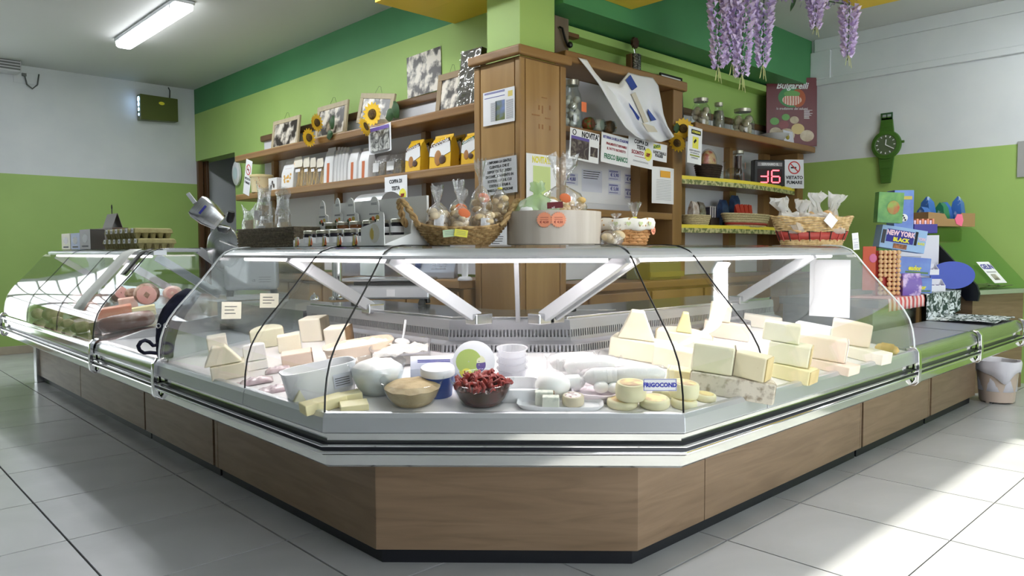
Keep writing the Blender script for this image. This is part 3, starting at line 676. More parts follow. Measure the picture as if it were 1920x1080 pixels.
# wall thermostat dial behind
P = on_x(463, 322, 3.66); t = thing('wall_dial', 'pale oval wall dial on the green wall by the doorway', 'dial', P+Vector((0, .25, 0)), rot=(PI/2, 0, RL))
b = MB(); b.lathe([(.10, 0), (.10, .02), (.085, .03), (.002, .03)], 24, sy=1.4); b.build('case', M_LACQ, t, smooth=40); b = MB(); b.lathe([(.06, .03), (.06, .031), (.002, .031)], 20, sy=1.2); b.build('face', mat('pale_blue_face', (196, 214, 220), .4), t)
P, w, h = fx(471, 512, 331, 360, 3.44, S2Z)
t = thing('pastry_tub', 'cream round tub with printed sides on the shelf end', 'tub', P)
b = MB(); b.lathe([(.10, 0), (.112, .15), (.115, .155)], 24); b.build('tub', mat('cream_print', (236, 220, 176), .4, col2=(222, 150, 80), scale=22, lo=.62, hi=.7), t, smooth=40)
b = MB(); b.lathe([(.118, .155), (.12, .175), (.112, .18), (.002, .18)], 24); b.build('lid', mat('cream_lid', (232, 214, 160), .4), t, smooth=40)
P, w, h = fx(494, 520, 337, 358, 3.42, S2Z)
t = thing('biscuit_box', 'small white carton with dark chocolate print beside the cream tub', 'box', P+Vector((0, -.05, 0)), RL)
MB().box(-.09, .09, 0, .1, 0, .13).build('carton', M_WHITEP, t, bevel=.004)
for dx, dz in ((-.03, .04), (.03, .05), (0, .08)): b = MB(); b.ball((dx, -.001, dz), .018, sq=(1, .1, 1.3)); b.build('printed_biscuit', mat('choc_print', (60, 40, 30), .5), t)
def biscuit_face(t, w, h, dep):
    b = MB()
    for i in range(12): b.ball((RND.uniform(-.3, .3)*w, -.001+.001*i/12, h*RND.uniform(.25, .5)), .016, sq=(1, .1, .8))
    b.build('printed_biscuits', mat('gold_print', (220, 170, 80), .5), t)['kind'] = 'stuff'
    lines(t, -w*.3, w*.3, (h*.7, h*.66, h*.62), M_INKR, .006, y=.012)
tall_pack('biscuit_bag', 'white upright bag printed with golden biscuits', 'bag', 525, 551, 301, 352, M_WHITEP, extra=biscuit_face)
M_PASTA = mat('pasta_strands', (226, 190, 96), .5, col2=(190, 150, 60), scale=60, stretch=(1, 1, .12), lo=.4, hi=.6)
M_FILM = clear('clear_film', (250, 250, 248), .10, .6, .12, haze=.10, crinkle=.6, cscale=45)
def pasta(label, x0, x1, y0, y1):
    P, w, h = fx(x0, x1, y0, y1, 3.43, S2Z); w *= .9; P.z += .003; t = thing('pasta_bag', label, 'bag', P, group='clear bags of long pasta', rot=(-.05, 0, RL))
    b = MB()
    for i in range(16):
        xx = RND.uniform(-.42, .42)*w; b.tube([(xx, .03+RND.uniform(-.015, .015), .01), (xx+RND.uniform(-.01, .01), .03, h*.35), (xx*.8, .03, h*.68)], .006, 5)
    b.build('pasta', M_PASTA, t)['kind'] = 'stuff'
    b = MB(); b.loft([[(-w/2*s, .03-d, z), (w/2*s, .03-d, z), (w/2*s, .03+d, z), (-w/2*s, .03+d, z)] for s, d, z in ((1, .03, 0), (1, .03, h*.5), (.9, .02, h*.72), (.85, .004, h*.8))]); b.build('film', M_FILM, t, smooth=30)
    b = MB(); b.prismy([(-w*.42, h*.66), (w*.42, h*.66), (w*.48, h*.8), (w*.36, h), (-w*.36, h), (-w*.48, h*.8)], -.004, .0); b.build('header_card', mat('header_card', (240, 232, 214), .5, col2=(226, 176, 92), scale=18, lo=.6, hi=.7), t)
    MB().box(-w*.25, w*.25, -.006, -.0045, h*.5, h*.6).build('price_label', M_PAPER, t)
for i, (a, b_) in enumerate(((549, 568), (567, 581), (580, 593), (592, 607))):
    pasta(('pasta bag at the biscuit bag end of the pasta row', 'second pasta bag from the biscuit bag', 'third pasta bag from the biscuit bag', 'pasta bag beside the tall striped flour pack')[i], a, b_, 294+i, 350-i*1.5)
def stripe(t, w, h, dep):
    MB().box(-w*.14, w*.14, -.001, .0006, h*.02, h*.56).build('stripe', M_ORNG, t)
tall_pack('flour_pack', 'tall white pack with orange stripe before the packs seen side on', 'pack', 605, 624, 276, 344, M_WHITEP, extra=stripe, group='tall flour packs', dep=.07)
for i in range(4): tall_pack('flour_pack', 'tall flour pack seen from its side, number %s from the orange striped one' % ('one', 'two', 'three', 'four')[i], 'pack', 625+i*6, 631+i*6, 275, 343-i*1.5, M_GREYP, X=3.43, dep=.06, group='tall flour packs')
tall_pack('flour_pack', 'white pack with orange stripe past the shelf upright', 'pack', 650, 669, 278, 338, M_WHITEP, extra=stripe, group='tall flour packs')
tall_pack('flour_pack', 'white pack with orange stripe beside the nut bags', 'pack', 670, 691, 276, 334, M_WHITEP, extra=stripe, group='tall flour packs')
M_NUT = mat('nut_mix', (150, 128, 76), .6, col2=(96, 84, 56), scale=40, lo=.4, hi=.6)
for lb, a, b_, c_, d_ in (('clear nut bag with white label next to flour packs', 697, 724, 291, 331), ('bulging clear nut bag next to yellow biscuit bags', 722, 755, 288, 329)):
    P, w, h = fx(a, b_, c_, d_, 3.43, S2Z); w *= .86; P.z += .007; t = thing('nut_bag', lb, 'bag', P, group='clear nut bags', rot=(-.08, 0, RL))
    b = MB(); b.ball((0, .04, h*.36), h*.36, 12, 8, sq=(w*.46/(h*.36), .1, 1)); b.build('nuts', M_NUT, t, smooth=60)
    b = MB(); b.loft([[(-w/2*s, .04-d, z), (w/2*s, .04-d, z), (w/2*s, .04+d, z), (-w/2*s, .04+d, z)] for s, d, z in ((1, .04, 0), (1.02, .05, h*.5), (.85, .03, h*.8), (.9, .004, h))]); b.build('film', M_FILM, t, smooth=30)
    MB().box(-w*.42, w*.05, -.012, -.010, h*.2, h*.62).build('label', M_WHITEP, t)
M_YEL = mat('yellow_bag', (232, 186, 48), .3); M_BROWN = mat('choc_brown', (74, 46, 30), .4); M_CREAM = mat('biscuit_brown', (172, 118, 60), .5)
def gocciole(band):
    def f(t, w, h, dep):
        b = MB(); b.prismy([(-w*.5, h*.38), (w*.0, h*.3), (w*.5, h*.44), (w*.46, h*.76), (-w*.46, h*.62)], -.003, .001); b.build('white_field', M_WHITEP, t)
        b = MB(); b.prismy([(-w*.46, h*.62), (w*.46, h*.76), (w*.44, h*.86), (-w*.44, h*.70)], -.004, .002); b.build('name_band', band, t)
        text('Gocciole', w*.24, M_PAPER, t, (0, -.0045, h*.735), rot=(PI/2, -.17, 0), bold=.0005, sx=.95)
        b = MB(); b.ball((-.02, -.003, h*.3), w*.17, sq=(1, .08, 1.35)); b.build('printed_biscuit', M_CREAM, t, smooth=60)
        b = MB(); b.ball((.03, -.0035, h*.24), w*.16, sq=(1.1, .08, .8)); b.build('printed_chocolate', M_BROWN, t, smooth=60)
    return f
G1 = gocciole(M_BROWN); G2 = gocciole(mat('band_green', (44, 92, 52), .4))
for lb, a, b_, c_, d_, g in (('yellow biscuit bag with brown band next to nut bags', 757, 790, 262, 324, G1), ('yellow biscuit bag squeezed behind the tall front one', 781, 806, 260, 320, G1),
                             ('tallest yellow biscuit bag with clear window at its side', 801, 848, 252, 317, G1), ('yellow biscuit bag half hidden behind the tallest one', 842, 866, 252, 312, G2), ('yellow biscuit bag with green band against the column', 862, 893, 248, 308, G2)):
    tall_pack('biscuit_bag', lb, 'bag', a, b_, c_, d_, M_YEL, X=3.512 if ('squeezed' in lb or 'half hidden' in lb) else 3.40, dep=.08, extra=g, group='yellow biscuit bags', taper=.86)
P, w, h = fx(692, 734, 234, 286, 3.325, None); t = sheet('photo_sheet', 'plastic sleeved photo sheet with purple heading hung on the shelf edge', 'sheet', P, w, h, RL, curl=-.02, roll=-.03)
pic(t, -w*.42, w*.42, h*.08, h*.86, photo('meat_photo_grey', (60, 60, 58), (196, 196, 190), 12), y=-.001); pic(t, -w*.42, w*.42, h*.82, h*.95, mat('purple_print', (112, 92, 170), .5), y=-.0014)
# under the shelf: round scale bowl, paper rolls
t = thing('plastic_bin', 'clear plastic round container with purple label behind the jar display', 'container', (3.30, 5.28, .92))
b = MB(); b.lathe([(.16, 0), (.17, .5), (.172, .52), (.162, .52), (.15, .02)], 28, caps=False); b.build('body', clear('frosted_plastic', (235, 236, 244), .1, .5, .1, haze=.35), t, smooth=50)
MB().box(-.172, -.166, -.08, .08, .18, .42).build('label', mat('purple_label', (118, 100, 190), .5), t)
t = thing('paper_roll', 'big white paper roll lying on the back cabinet', 'paper roll', (3.22, 4.88, 1.46), rot=(0, PI/2, PI/2))
b = MB(); b.lathe([(.02, -.19), (.105, -.19), (.105, .19), (.02, .19)], 28); b.build('roll', M_ALU, t, smooth=40)
b = MB(); b.box(.107, .53, -.06, .06, -.17, .17); b.build('holder', M_STEEL, t)
# column notices
def colX(x0, x1, y0, y1): return fx(x0, x1, y0, y1, 3.273)
P, w, h = colX(906, 965, 168, 232); t = sheet('newspaper_cutting', 'newspaper cutting with mountain photo on the column', 'cutting', P, w, h, RL)
pic(t, -.02*w/.2, w*.2, h*.1, h*.68, mat('mountain_photo', (110, 120, 60), .5, col2=(120, 140, 200), scale=7, lo=.45, hi=.6)); pic(t, w*.3, w*.44, h*.74, h*.9, mat('yellow_photo', (226, 206, 110), .5))
lines(t, -w*.25, -w*.05, [h*(.1+.035*i) for i in range(16)], mat('newsprint', (150, 150, 156), .7), .004); lines(t, w*.24, w*.46, [h*(.1+.035*i) for i in range(16)], MATS['newsprint'], .004); lines(t, -w*.45, w*.2, [h*.8, h*.92, h*.95], M_INKB, .004)
P, w, h = colX(906, 970, 296, 364); t = sheet('notice_sheet', 'plastic sleeved notice about vacuum packing on the column', 'notice', P, w, h, RL, roll=-.03)
for i, s in enumerate(('SI INFORMA LA GENTILE', "CLIENTELA CHE E'", 'DISPONIBILE IL SERVIZIO', 'DI CONFEZIONAMENTO IN', 'SOTTOVUOTO IL CUI', "COSTO E' DI € 0,40 A", 'SINGOLA CONFEZIONE')):
    text(s, .0235, M_INK, t, (0, -.001, h*(.9-.13*i)), bold=.0007, sx=.98 if len(s) < 20 else .9)
b = MB(); b.box(-w*.54, w*.54, -.003, -.0025, -h*.06, h*1.06); b.build('plastic_sleeve', clear('sleeve', (250, 250, 250), .06, .5, .1, crinkle=.4, cscale=18), t)
def colY(x0, x1, y0, y1): return fy(x0, x1, y0, y1, 3.362)
P, w, h = colY(987, 1043, 290, 398); t = sheet('novelty_poster', 'white poster headed NOVITA in yellow on the column', 'poster', P, w, h, RR)
text("NOVITA'!!!", .058, mat('ink_yellow', (232, 222, 60), .6), t, (0, -.001, h*.9), bold=.002, sx=.62); pic(t, -w*.28, w*.3, h*.1, h*.8, mat('pale_green_print', (206, 222, 150), .6))
P, w, h = colX(918, 956, 410, 462); t = sheet('price_list', 'printed price list low on the column behind the bread basket', 'notice', P, w*1.1, h, RL); lines(t, -w*.4, w*.2, [h*(.1+.08*i) for i in range(9)], M_INK, .004, ragged=.4)
P, w, h = fx(722, 764, 330, 402, 3.335, None); t = sheet('price_notice', 'COPPA DI TESTA notice hung from the long shelf', 'notice', P, w, h, RL)
def coppa(t, w, h):
    k = w/.2
    for s, z, m, sz in (('COPPA DI', .86, M_INK, .036), ('TESTA', .68, M_INK, .036), ('SCONTO', .48, M_INKR, .033)): text(s, sz*k*.74, m, t, (-.0 if s != 'SCONTO' else -w*.13, -.0012, h*z), bold=.0009*k, sx=.95)
    b = MB(); b.ball((w*.3, -.0005, h*.5), w*.16, sq=(1, .005, 1)); b.build('yellow_burst', mat('burst_yellow', (240, 232, 90), .6), t); text('-20%', .024*k, M_INKR, t, (w*.29, -.0025, h*.48), bold=.0012*k, sx=.8)
    lines(t, -w*.25, w*.2, [h*.34], M_INKR, .004); lines(t, -w*.3, w*.32, [h*.16, h*.19], mat('ink_grey', (130, 130, 138), .7), .003)
coppa(t, w, h)
# bay notices
PY = 3.412
P, w, h = fy(1067, 1122, 245, 302, PY); t = sheet('meat_poster', "poster headed NOVITA' with two photos of dark meat", 'poster', P, w, h, RR, roll=.06)
text("NOVITA'", .055, M_INK, t, (w*.18, -.001, h*.86), bold=.0018, sx=.85); pic(t, -w*.46, w*.15, h*.06, h*.66, photo('dark_meat_photo', (50, 26, 28), (150, 140, 120), 16, 1.5, .45, .75)); pic(t, -w*.46, w*.15, h*.66, h*.76, mat('purple_print2', (100, 84, 160), .5), y=-.0009); pic(t, w*.2, w*.46, h*.2, h*.52, MATS['dark_meat_photo']); b = MB(); b.lathe([(.02, 0), (.02, .001), (.014, .001), (.014, 0)], 16, caps=False); b.build('round_stamp', M_INK, t, loc=(-w*.36, -.0005, h*.88), rot=(PI/2, 0, 0))
P, w, h = fy(1126, 1182, 254, 309, PY-.003); t = sheet('fresh_cheese_poster', 'poster reading FRESCO BIANCO in green letters', 'poster', P, w, h, RR, roll=.06)
for s, z, m, sz in (('RITORNA LA BELLA STAGIONE !!!', .86, M_INKB, .027), ("FINALMENTE E' DISPONIBILE", .66, M_INKR, .024), ('IL FATTO RICHIESTO', .50, M_INKR, .024)): text(s, sz, m, t, (0, -.0012, h*z), bold=.0007, sx=.78 if 'FATTO' not in s else .95)
text('FRESCO BIANCO', .05, M_INKG, t, (0, -.0012, h*.22), bold=.0014, sx=.72)
P, w, h = fy(1177, 1223, 260, 313, PY-.006); t = sheet('price_notice', 'COPPA DI TESTA notice pinned between cheese poster and taralli notice', 'notice', P, w*1.02, h*1.02, RR, roll=.06); coppa(t, w, h)
P, w, h = fy(1220, 1250, 269, 302, PY); t = sheet('taralli_notice', 'small notice for NUOVI TARALLI PUGLIESI pinned on the bookcase', 'notice', P, w, h, RR, roll=.04)
pic(t, -w*.42, w*.1, h*.66, h*.9, MATS['burst_yellow']); text("NOVITA'", .032, M_INKG, t, (-w*.16, -.0014, h*.78), rot=(PI/2, -.25, 0), bold=.001, sx=.75); text('NUOVI TARALLI', .03, M_INK, t, (0, -.0012, h*.46), bold=.001, sx=.85); text('PUGLIESI', .03, M_INK, t, (0, -.0012, h*.28), bold=.001, sx=.85)
# price board
P, w, h = fy(1062, 1194, 300, 382, 3.715); t = sheet('price_board', 'wide white price board with typed price slips at the back of the bookcase', 'board', P, w*1.02, h, RR, th=.003)
M_PALE = mat('pale_slip', (222, 224, 236), .6)
for x, z, s in ((-.44, .5, '€ 4,80'), (.16, .68, '€ 5,90'), (.16, .36, '€ 5,00'), (.40, .62, '€ 4,20'), (.40, .28, '€ 6,10')):
    pic(t, w*(x-.09), w*(x+.09), h*(z-.13), h*(z+.13), M_PALE, 'price_slip'); text(s, .038, M_INKB, t, (w*x, -.0015, h*z), bold=.0006); lines(t, w*(x-.08), w*(x+.05), [h*(z+.09), h*(z+.07), h*(z-.09)], M_INKB, .004, y=-.0012)
pic(t, -w*.3, -w*.02, h*.25, h*.75, M_PALE, 'notice_slip'); lines(t, -w*.28, -w*.04, [h*(.7-.05*i) for i in range(4)], M_INK, .005, y=-.0012, ragged=.2)
P, w, h = fy(1222, 1263, 314, 382, 3.405, None); t = sheet('note_sheet', 'white list with an orange sticky note on the bookcase side', 'note', P, w, h, RR, curl=.015); pic(t, -w*.2, w*.25, h*.72, h*.9, mat('orange_sticky', (240, 176, 60), .6), 'sticky_note', y=-.018); lines(t, -w*.38, w*.3, [h*(.1+.045*i) for i in range(13)], MATS['newsprint'], .002, y=-.0165)
# small jars lying on the bay shelf
JG = clear('jar_glass', (242, 247, 245), .09, .5, .03)
M_LIDW = mat('tin_lid', (190, 186, 170), .3, .8)
for lb, px, m in (('small round jar of mixed pickles on the bookcase shelf', 1100, mat('pickle_mix', (190, 60, 40), .5, col2=(90, 130, 60), scale=30, lo=.4, hi=.6)), ('small round jar of white onions on the bookcase shelf', 1118, mat('onion_white', (226, 224, 214), .5)), ('small round jar of brown olives on the bookcase shelf', 1138, mat('olive_brown', (120, 84, 56), .5, col2=(160, 120, 90), scale=40))):
    P = on_y(px, 247, 3.50); P.z = 1.97+.048; t = thing('clip_jar', lb, 'jar', P, group='small jars on the bookcase shelf', rot=(PI/2, 0, .2)); t.scale = (.76, .76, .76)
    b = MB(); b.lathe([(.05, -.04), (.06, -.02), (.06, .03), (.045, .05)], 18); b.build('contents', m, t, smooth=50)
    b = MB(); b.lathe([(.055, -.045), (.062, -.02), (.062, .032), (.05, .055)], 18); b.build('glass', JG, t, smooth=50)
    b = MB(); b.lathe([(.053, .052), (.053, .066), (.01, .07)], 18); b.build('lid', JG, t, smooth=50)
    b = MB(); b.tube([(.055, 0, .06), (.07, .0, .05), (.066, 0, .02)], .004, 5); b.build('clip', M_STEEL, t)
def jar(label, P, r, h, content, group=None, lid=None, tag_m=None, balls=None, name='glass_jar'):
    t = thing(name, label, 'jar', P, group=group)
    pr = [(r*.85, .004), (r, h*.1), (r, h*.55), (r*.8, h*.74), (r*.62, h*.82), (r*.62, h*.9)]
    b = MB(); b.lathe(pr, 20); b.build('glass', JG, t, smooth=50)
    if balls:
        for i in range(balls): 
            a = i*2.4; rr = r*.5*(1 if i % 4 else .1); b = MB(); b.ball((rr*math.cos(a), rr*math.sin(a), h*(.08+.58*i/balls)+r*.2), r*.34, 8, 6); b.build('piece', content, t, smooth=60)
    else: b = MB(); b.lathe([(q*.93, z) for q, z in pr[:4]], 16); b.build('contents', content, t, smooth=50)
    b = MB(); b.lathe([(r*.7, h*.9), (r*.72, h), (r*.66, h*1.01), (.002, h*1.01)], 20); b.build('lid', lid or M_LIDW, t, smooth=40)
    if tag_m: MB().box(r*.2, r*.9, -r*1.05, -r*1.03, h*.35, h*.55).build('price_tag', tag_m, t)
    return t
M_GARL = mat('garlic_white', (214, 200, 178), .5, col2=(180, 160, 130), scale=12); M_OR = mat('fluo_orange', (255, 140, 90), .6)
P = on_y(1072, 230, 3.55); P.z = 1.97; jar('tall glass jar of white eggs with orange tag at the column edge', P, .075, .34, mat('egg_white', (220, 220, 214), .4), balls=12, tag_m=M_OR)
for lb, x0, x1, y0, y1, bl, m in (('wide glass jar of pale garlic beside the dark framed certificate', 1296, 1331, 182, 237, 12, M_GARL), ('slim dark glass jar with metal lid between two garlic jars', 1337, 1357, 190, 243, 0, mat('dark_jar', (70, 64, 56), .4, col2=(170, 160, 140), scale=20)), ('squat glass jar of garlic with swing lid beside the red poster', 1371, 1412, 202, 253, 12, M_GARL)):
    P, w, h = fy(x0, x1, y0, y1, 3.52, S1); jar(lb, P, px2m(x1-x0, P)*.54, h*.95, m, balls=bl, group='jars on the upper right shelf')
# red maker's poster
P = Vector((7.07, 3.44, S1+.002)); w = px2m(97, P); h = px2m(128, P)
t = thing('brand_board', 'dark red lettered board with cured meat picture on the right shelf', 'board', P, rot=(-.03, 0, RC*.9)); t['sw'] = w
MB().box(-w/2, w/2, 0, .01, 0, h).build('board', mat('wine_red', (104, 30, 38), .4), t, bevel=.002)
text('Bulgarelli', .086, M_PAPER, t, (0, -.002, h*.875), rot=(PI/2, .0, 0), shear=.3, bold=.002)
b = MB(); b.ball((0, -.001, h*.71), w*.27, 24, 12, sq=(1, .004, .72)); b.build('green_oval', M_GREEN, t); b = MB(); b.ball((w*.12, -.002, h*.70), w*.15, 20, 12, sq=(1, .004, 1.15)); b.build('orange_oval', mat('rust', (176, 84, 40), .5), t)
b = MB(); b.ball((-.0, -.003, h*.67), w*.19, 20, 12, sq=(1, .004, .55)); b.build('printed_ham', mat('ham_pink', (206, 120, 100), .5, col2=(240, 220, 206), scale=12, wave='X', dist=3), t); b = MB(); b.ball((0, -.003, h*.76), w*.16, 20, 10, sq=(1, .004, .4)); b.build('printed_leaf', mat('print_leaf', (110, 168, 90), .5), t)
text('la tradizione dei salumi', .034, M_PAPER, t, (0, -.002, h*.545), shear=.2)
for x, z, r, m in ((-.32, .2, .12, M_GARL), (-.1, .16, .16, M_GARL), (.05, .38, .09, M_GARL), (.3, .15, .14, M_GARL), (.12, .25, .13, mat('cheese_print', (214, 190, 130), .5)), (-.34, .36, .09, MATS['print_leaf']), (-.12, .42, .08, MATS['print_leaf']), (-.16, .31, .1, mat('wine_plate', (130, 40, 46), .4))):
    b = MB(); b.ball((w*x, -.002-.0003*x, h*z), w*r, 14, 8, sq=(1, .006, .8)); b.build('printed_food', m, t, smooth=60)
lines(t, w*.24, w*.44, [h*(.4+.015*i) for i in range(9)], M_PAPER, .004, y=-.0016, ragged=.5)
P, w, h = fy(1420, 1472, 246, 262, 3.46, S1); P.y = 3.43; t = thing('china_bowl', 'white china bowl with painted fruit on the upper right shelf', 'bowl', P+Vector((0, -.0, 0)))
b = MB(); b.lathe([(.05, 0), (.09, .03), (.135, .075), (.13, .075), (.08, .03), (.002, .012)], 26); b.build('bowl', M_LACQ, t, smooth=40); b = MB(); b.ball((.06, -.10, .045), .03, sq=(1.2, .3, .8)); b.build('painted_fruit', mat('fruit_paint', (200, 180, 60), .4, col2=(60, 70, 40), scale=40), t)
P, w, h = fy(1474, 1530, 243, 270, 3.40, S1-.005); t = sheet('photo_card', 'folded card with old black and white photo before the red board', 'card', P+Vector((0, .022, .005)), w*.98, h*.8, RR, M_PALE, tilt=-.1); pic(t, w*.0, w*.46, h*.06, h*.74, PH[0])
# certificate, grater, grinder, towel
P, w, h = fy(1241, 1297, 140, 236, 3.41, None); t = thing('framed_certificate', 'dark framed certificate tilted against the bookcase end', 'picture frame', Vector((5.365, 3.66, S1+.001)), rot=(-.05, .0, 0))
for x0, x1, z0, z1 in ((-.16, .16, 0, .015), (-.16, .16, .445, .46), (-.16, -.145, .015, .445), (.145, .16, .015, .445)): MB().box(x0, x1, -.008, .008, z0, z1).build('border', M_BLACK, t, bevel=.002)
MB().box(-.145, .145, 0, .004, .015, .445).build('certificate', M_PAPER, t); pic(t, -.1, .1, .36, .41, M_INKR, y=-.001)
P = on_y(1194, 140, 3.5); t = thing('box_grater', 'old tin grater with wooden knob on top of the bookcase', 'grater', Vector((P.x, 3.52, 2.46)))
b = MB(); b.box(-.045, .045, 0, .05, 0, .15, 0); b.build('wood_back', M_PINED, t, bevel=.003); b = MB(); b.lathe([(.045, 0), (.045, .15)], 14, sy=.6, c=(.015, -.005, 0)); b.build('grating_plate', mat('pierced_tin', (170, 170, 166), .35, .9, col2=(70, 70, 70), scale=120, lo=.45, hi=.5), t, smooth=60)
b = MB(); b.tube([(0, 0, .15), (.012, 0, .185), (-.012, 0, .185), (0, 0, .15)], .003, 5); b.tube([(0, 0, .18), (0, 0, .21)], .005, 6); b.build('wire', M_STEEL, t)
b = MB(); b.loft([[((.035+.008*(i % 2))*math.cos(2*PI*i/16), yy, .235+(.035+.008*(i % 2))*math.sin(2*PI*i/16)) for i in range(16)] for yy in (-.012, .012)]); b.build('knob', mat('dark_walnut', (70, 44, 30), .5), t)
P = on_y(1058, 103, 3.48); t = thing('wooden_grinder', 'weathered wooden grinder block with iron crank beside the pillar', 'grinder', Vector((P.x, 3.50, 2.46)))
b = MB(); b.box(-.07, .07, 0, .1, 0, .25); b.build('block', mat('weathered_wood', (120, 104, 86), .8, col2=(80, 68, 56), scale=6, stretch=(1, 1, .2)), t, bevel=.006)
MB().box(.071, .19, .01, .07, .14, .17).build('paddle', M_PINED, t, bevel=.004); b = MB(); b.tube([(-.04, -.012, .17), (-.03, -.03, .16), (.0, -.03, .09), (.03, -.03, .05)], .009, 6); b.build('crank', M_BLACK, t); b = MB(); b.ball((.035, -.04, .06), .022); b.build('crank_knob', M_BLACK, t, smooth=60)
# towel with a boat on it, draped from the top board
M_TOWEL = mat('white_towel', (238, 239, 243), .9, bump=.2, bscale=140, scale=30)
tw = [[(1084, 108), (1100, 128), (1124, 160), (1150, 205), (1172, 238), (1192, 255)], [(1100, 112), (1112, 132), (1138, 162), (1160, 205), (1184, 240), (1205, 262)], [(1122, 150), (1134, 160), (1154, 178), (1176, 208), (1198, 243), (1225, 266)],
      [(1160, 158), (1163, 166), (1176, 184), (1194, 212), (1215, 244), (1240, 266)], [(1178, 136), (1184, 150), (1196, 176), (1210, 208), (1232, 238), (1252, 262)], [(1200, 142), (1208, 156), (1216, 182), (1226, 208), (1244, 234), (1258, 260)], [(1224, 146), (1234, 160), (1240, 190), (1244, 215), (1252, 238), (1264, 256)]]
def tpt(u, v):
    U = u*(len(tw)-1); V = v*5; i = min(int(U), len(tw)-2); j = min(int(V), 4); a = U-i; b = V-j
    q = [(1-a)*((1-b)*tw[i][j][k]+b*tw[i][j+1][k])+a*((1-b)*tw[i+1][j][k]+b*tw[i+1][j+1][k]) for k in (0, 1)]
    return on_y(q[0], q[1], 3.385-.05*v-.035*math.sin(u*13+v*2)*(.3+v)-.02*math.sin(v*3))
b = MB(); b.grid(tpt, 36, 24); o = b.build('tea_towel', M_TOWEL, None, smooth=80, solid=.003); tag(o, 'white tea towel with blue anchor motif draped from the bookcase top', 'towel')
def motif(name, pts, m, off=.016):
    b = MB(); V = [tpt(u, v)+Vector((0, -off, 0)) for u, v in pts]; b.add([tuple(p) for p in V]+[tuple(p+Vector((0, .002, 0))) for p in V], [tuple(range(len(V))), tuple(range(2*len(V)-1, len(V)-1, -1))]+[(i, (i+1) % len(V), len(V)+(i+1) % len(V), len(V)+i) for i in range(len(V))]); q = b.build(name, m, o); return q
M_MOT = mat('motif_blue', (56, 80, 160), .8); M_ROPE = mat('motif_rope', (214, 206, 190), .8)
motif('anchor_top', [(.58, .06), (.66, .06), (.68, .30), (.60, .32)], M_MOT); motif('rope_shank', [(.56, .36), (.62, .36), (.56, .72), (.48, .72)], M_ROPE)
motif('anchor_fluke', [(.36, .62), (.44, .48), (.46, .66), (.40, .70)], M_MOT); motif('anchor_fluke', [(.70, .58), (.72, .72), (.62, .72), (.66, .62)], M_MOT); motif('rope_coil', [(.44, .72), (.60, .78), (.58, .86), (.42, .84)], M_ROPE)
sunflower('open sunflower at the bookcase side above the yellow notice', on_y(1281, 241, 3.37), .085, (PI/2, 0, RC+.1), 'silk sunflowers on the bookcase')
sunflower('hanging sunflower turned down under the open one on the bookcase', on_y(1270, 268, 3.365), .08, (PI/2+.5, 0, RC-.9), 'silk sunflowers on the bookcase')
leaf('dark silk leaf beside the bookcase sunflowers', on_y(1266, 246, 3.395), .1, (PI/2, .9, 0))
P, w, h = fy(1289, 1314, 238, 307, 3.284, None); t = sheet('warning_notice', 'narrow white notice with yellow key picture on the curved shelf', 'notice', P, w*1.05, h, RR, roll=.05)
pic(t, -w*.3, w*.42, h*.8, h*.93, M_INK); text('ATTENZIONE', .022, MATS['burst_yellow'], t, (w*.06, -.0012, h*.865), bold=.0008, sx=.85); pic(t, -w*.18, w*.26, h*.42, h*.74, MATS['burst_yellow'])
b = MB(); b.box(-.02, .02, 0, .0005, -.01, .01); b.build('key_picture', M_INK, t, loc=(0, -.001, h*.62), rot=(0, -.7, 0)); pic(t, -w*.35, w*.38, h*.2, h*.24, mat('olive_line', (150, 160, 60), .6)); text('QUESTO NEGOZIO E', .016, M_INK, t, (0, -.001, h*.35)); text("SOTTOPOSTO A", .016, M_INK, t, (0, -.001, h*.285)); text('CONTROLLO', .016, M_INK, t, (0, -.001, h*.155))
# mid right shelf
MZ = 1.715
M_DWICK = mat('dark_wicker', (66, 48, 36), .7, col2=(40, 28, 20), scale=40, stretch=(1, 1, 3), bump=.4)
P, w, h = fy(1296, 1358, 305, 334, 3.50, MZ); t = thing('dark_basket', 'dark brown wicker basket holding a bag of crackers', 'basket', P)
for i in range(7):
    f = i/6; b = MB(); ww = .12+.03*f; dd = .07+.02*f; b.tube([(ww*math.cos(a), dd*math.sin(a)+.004*(-1)**j, .011+.018*i) for j, a in [(j, 2*PI*j/28) for j in range(28)]], .010, 5, closed=True); b.build('weave_row', M_DWICK, t, smooth=60)
P2 = P+Vector((0, 0, .02)); t = thing('cracker_bag', 'clear bag of spiced crackers standing in the dark basket', 'bag', P2)
b = MB(); b.ball((0, 0, .13), .11, 14, 10, sq=(.9, .45, .98)); b.build('crackers', mat('cracker_mix', (220, 186, 120), .6, col2=(180, 60, 30), scale=22, lo=.5, hi=.62), t, smooth=60)
b = MB(); b.ball((0, 0, .132), .12, 16, 10, sq=(.9, .48, .99)); b.build('film', M_FILM, t, smooth=60)
P, w, h = fy(1350, 1372, 318, 337, 3.44, MZ); t = thing('glass_bowl_jar', 'small clip jar lying on its side before the dark basket', 'jar', P+Vector((.09, -.02, .062)), rot=(PI/2, 0, .3))
b = MB(); b.lathe([(.045, -.06), (.06, -.04), (.06, .03), (.048, .05)], 18); b.build('glass', JG, t, smooth=50); b = MB(); b.lathe([(.052, .05), (.052, .062), (.05, .064)], 18, caps=False); b.build('rim', M_STEEL, t, smooth=40)
P = on_y(1362, 330, 3.56); t = thing('wine_glass', 'plain wine glass upside down on the curved shelf', 'glass', Vector((P.x, 3.58, MZ)))
b = MB(); b.lathe([(.035, 0), (.045, .06), (.03, .11), (.005, .12), (.005, .19), (.03, .2)], 18, caps=False); b.build('glass', JG, t, smooth=50)
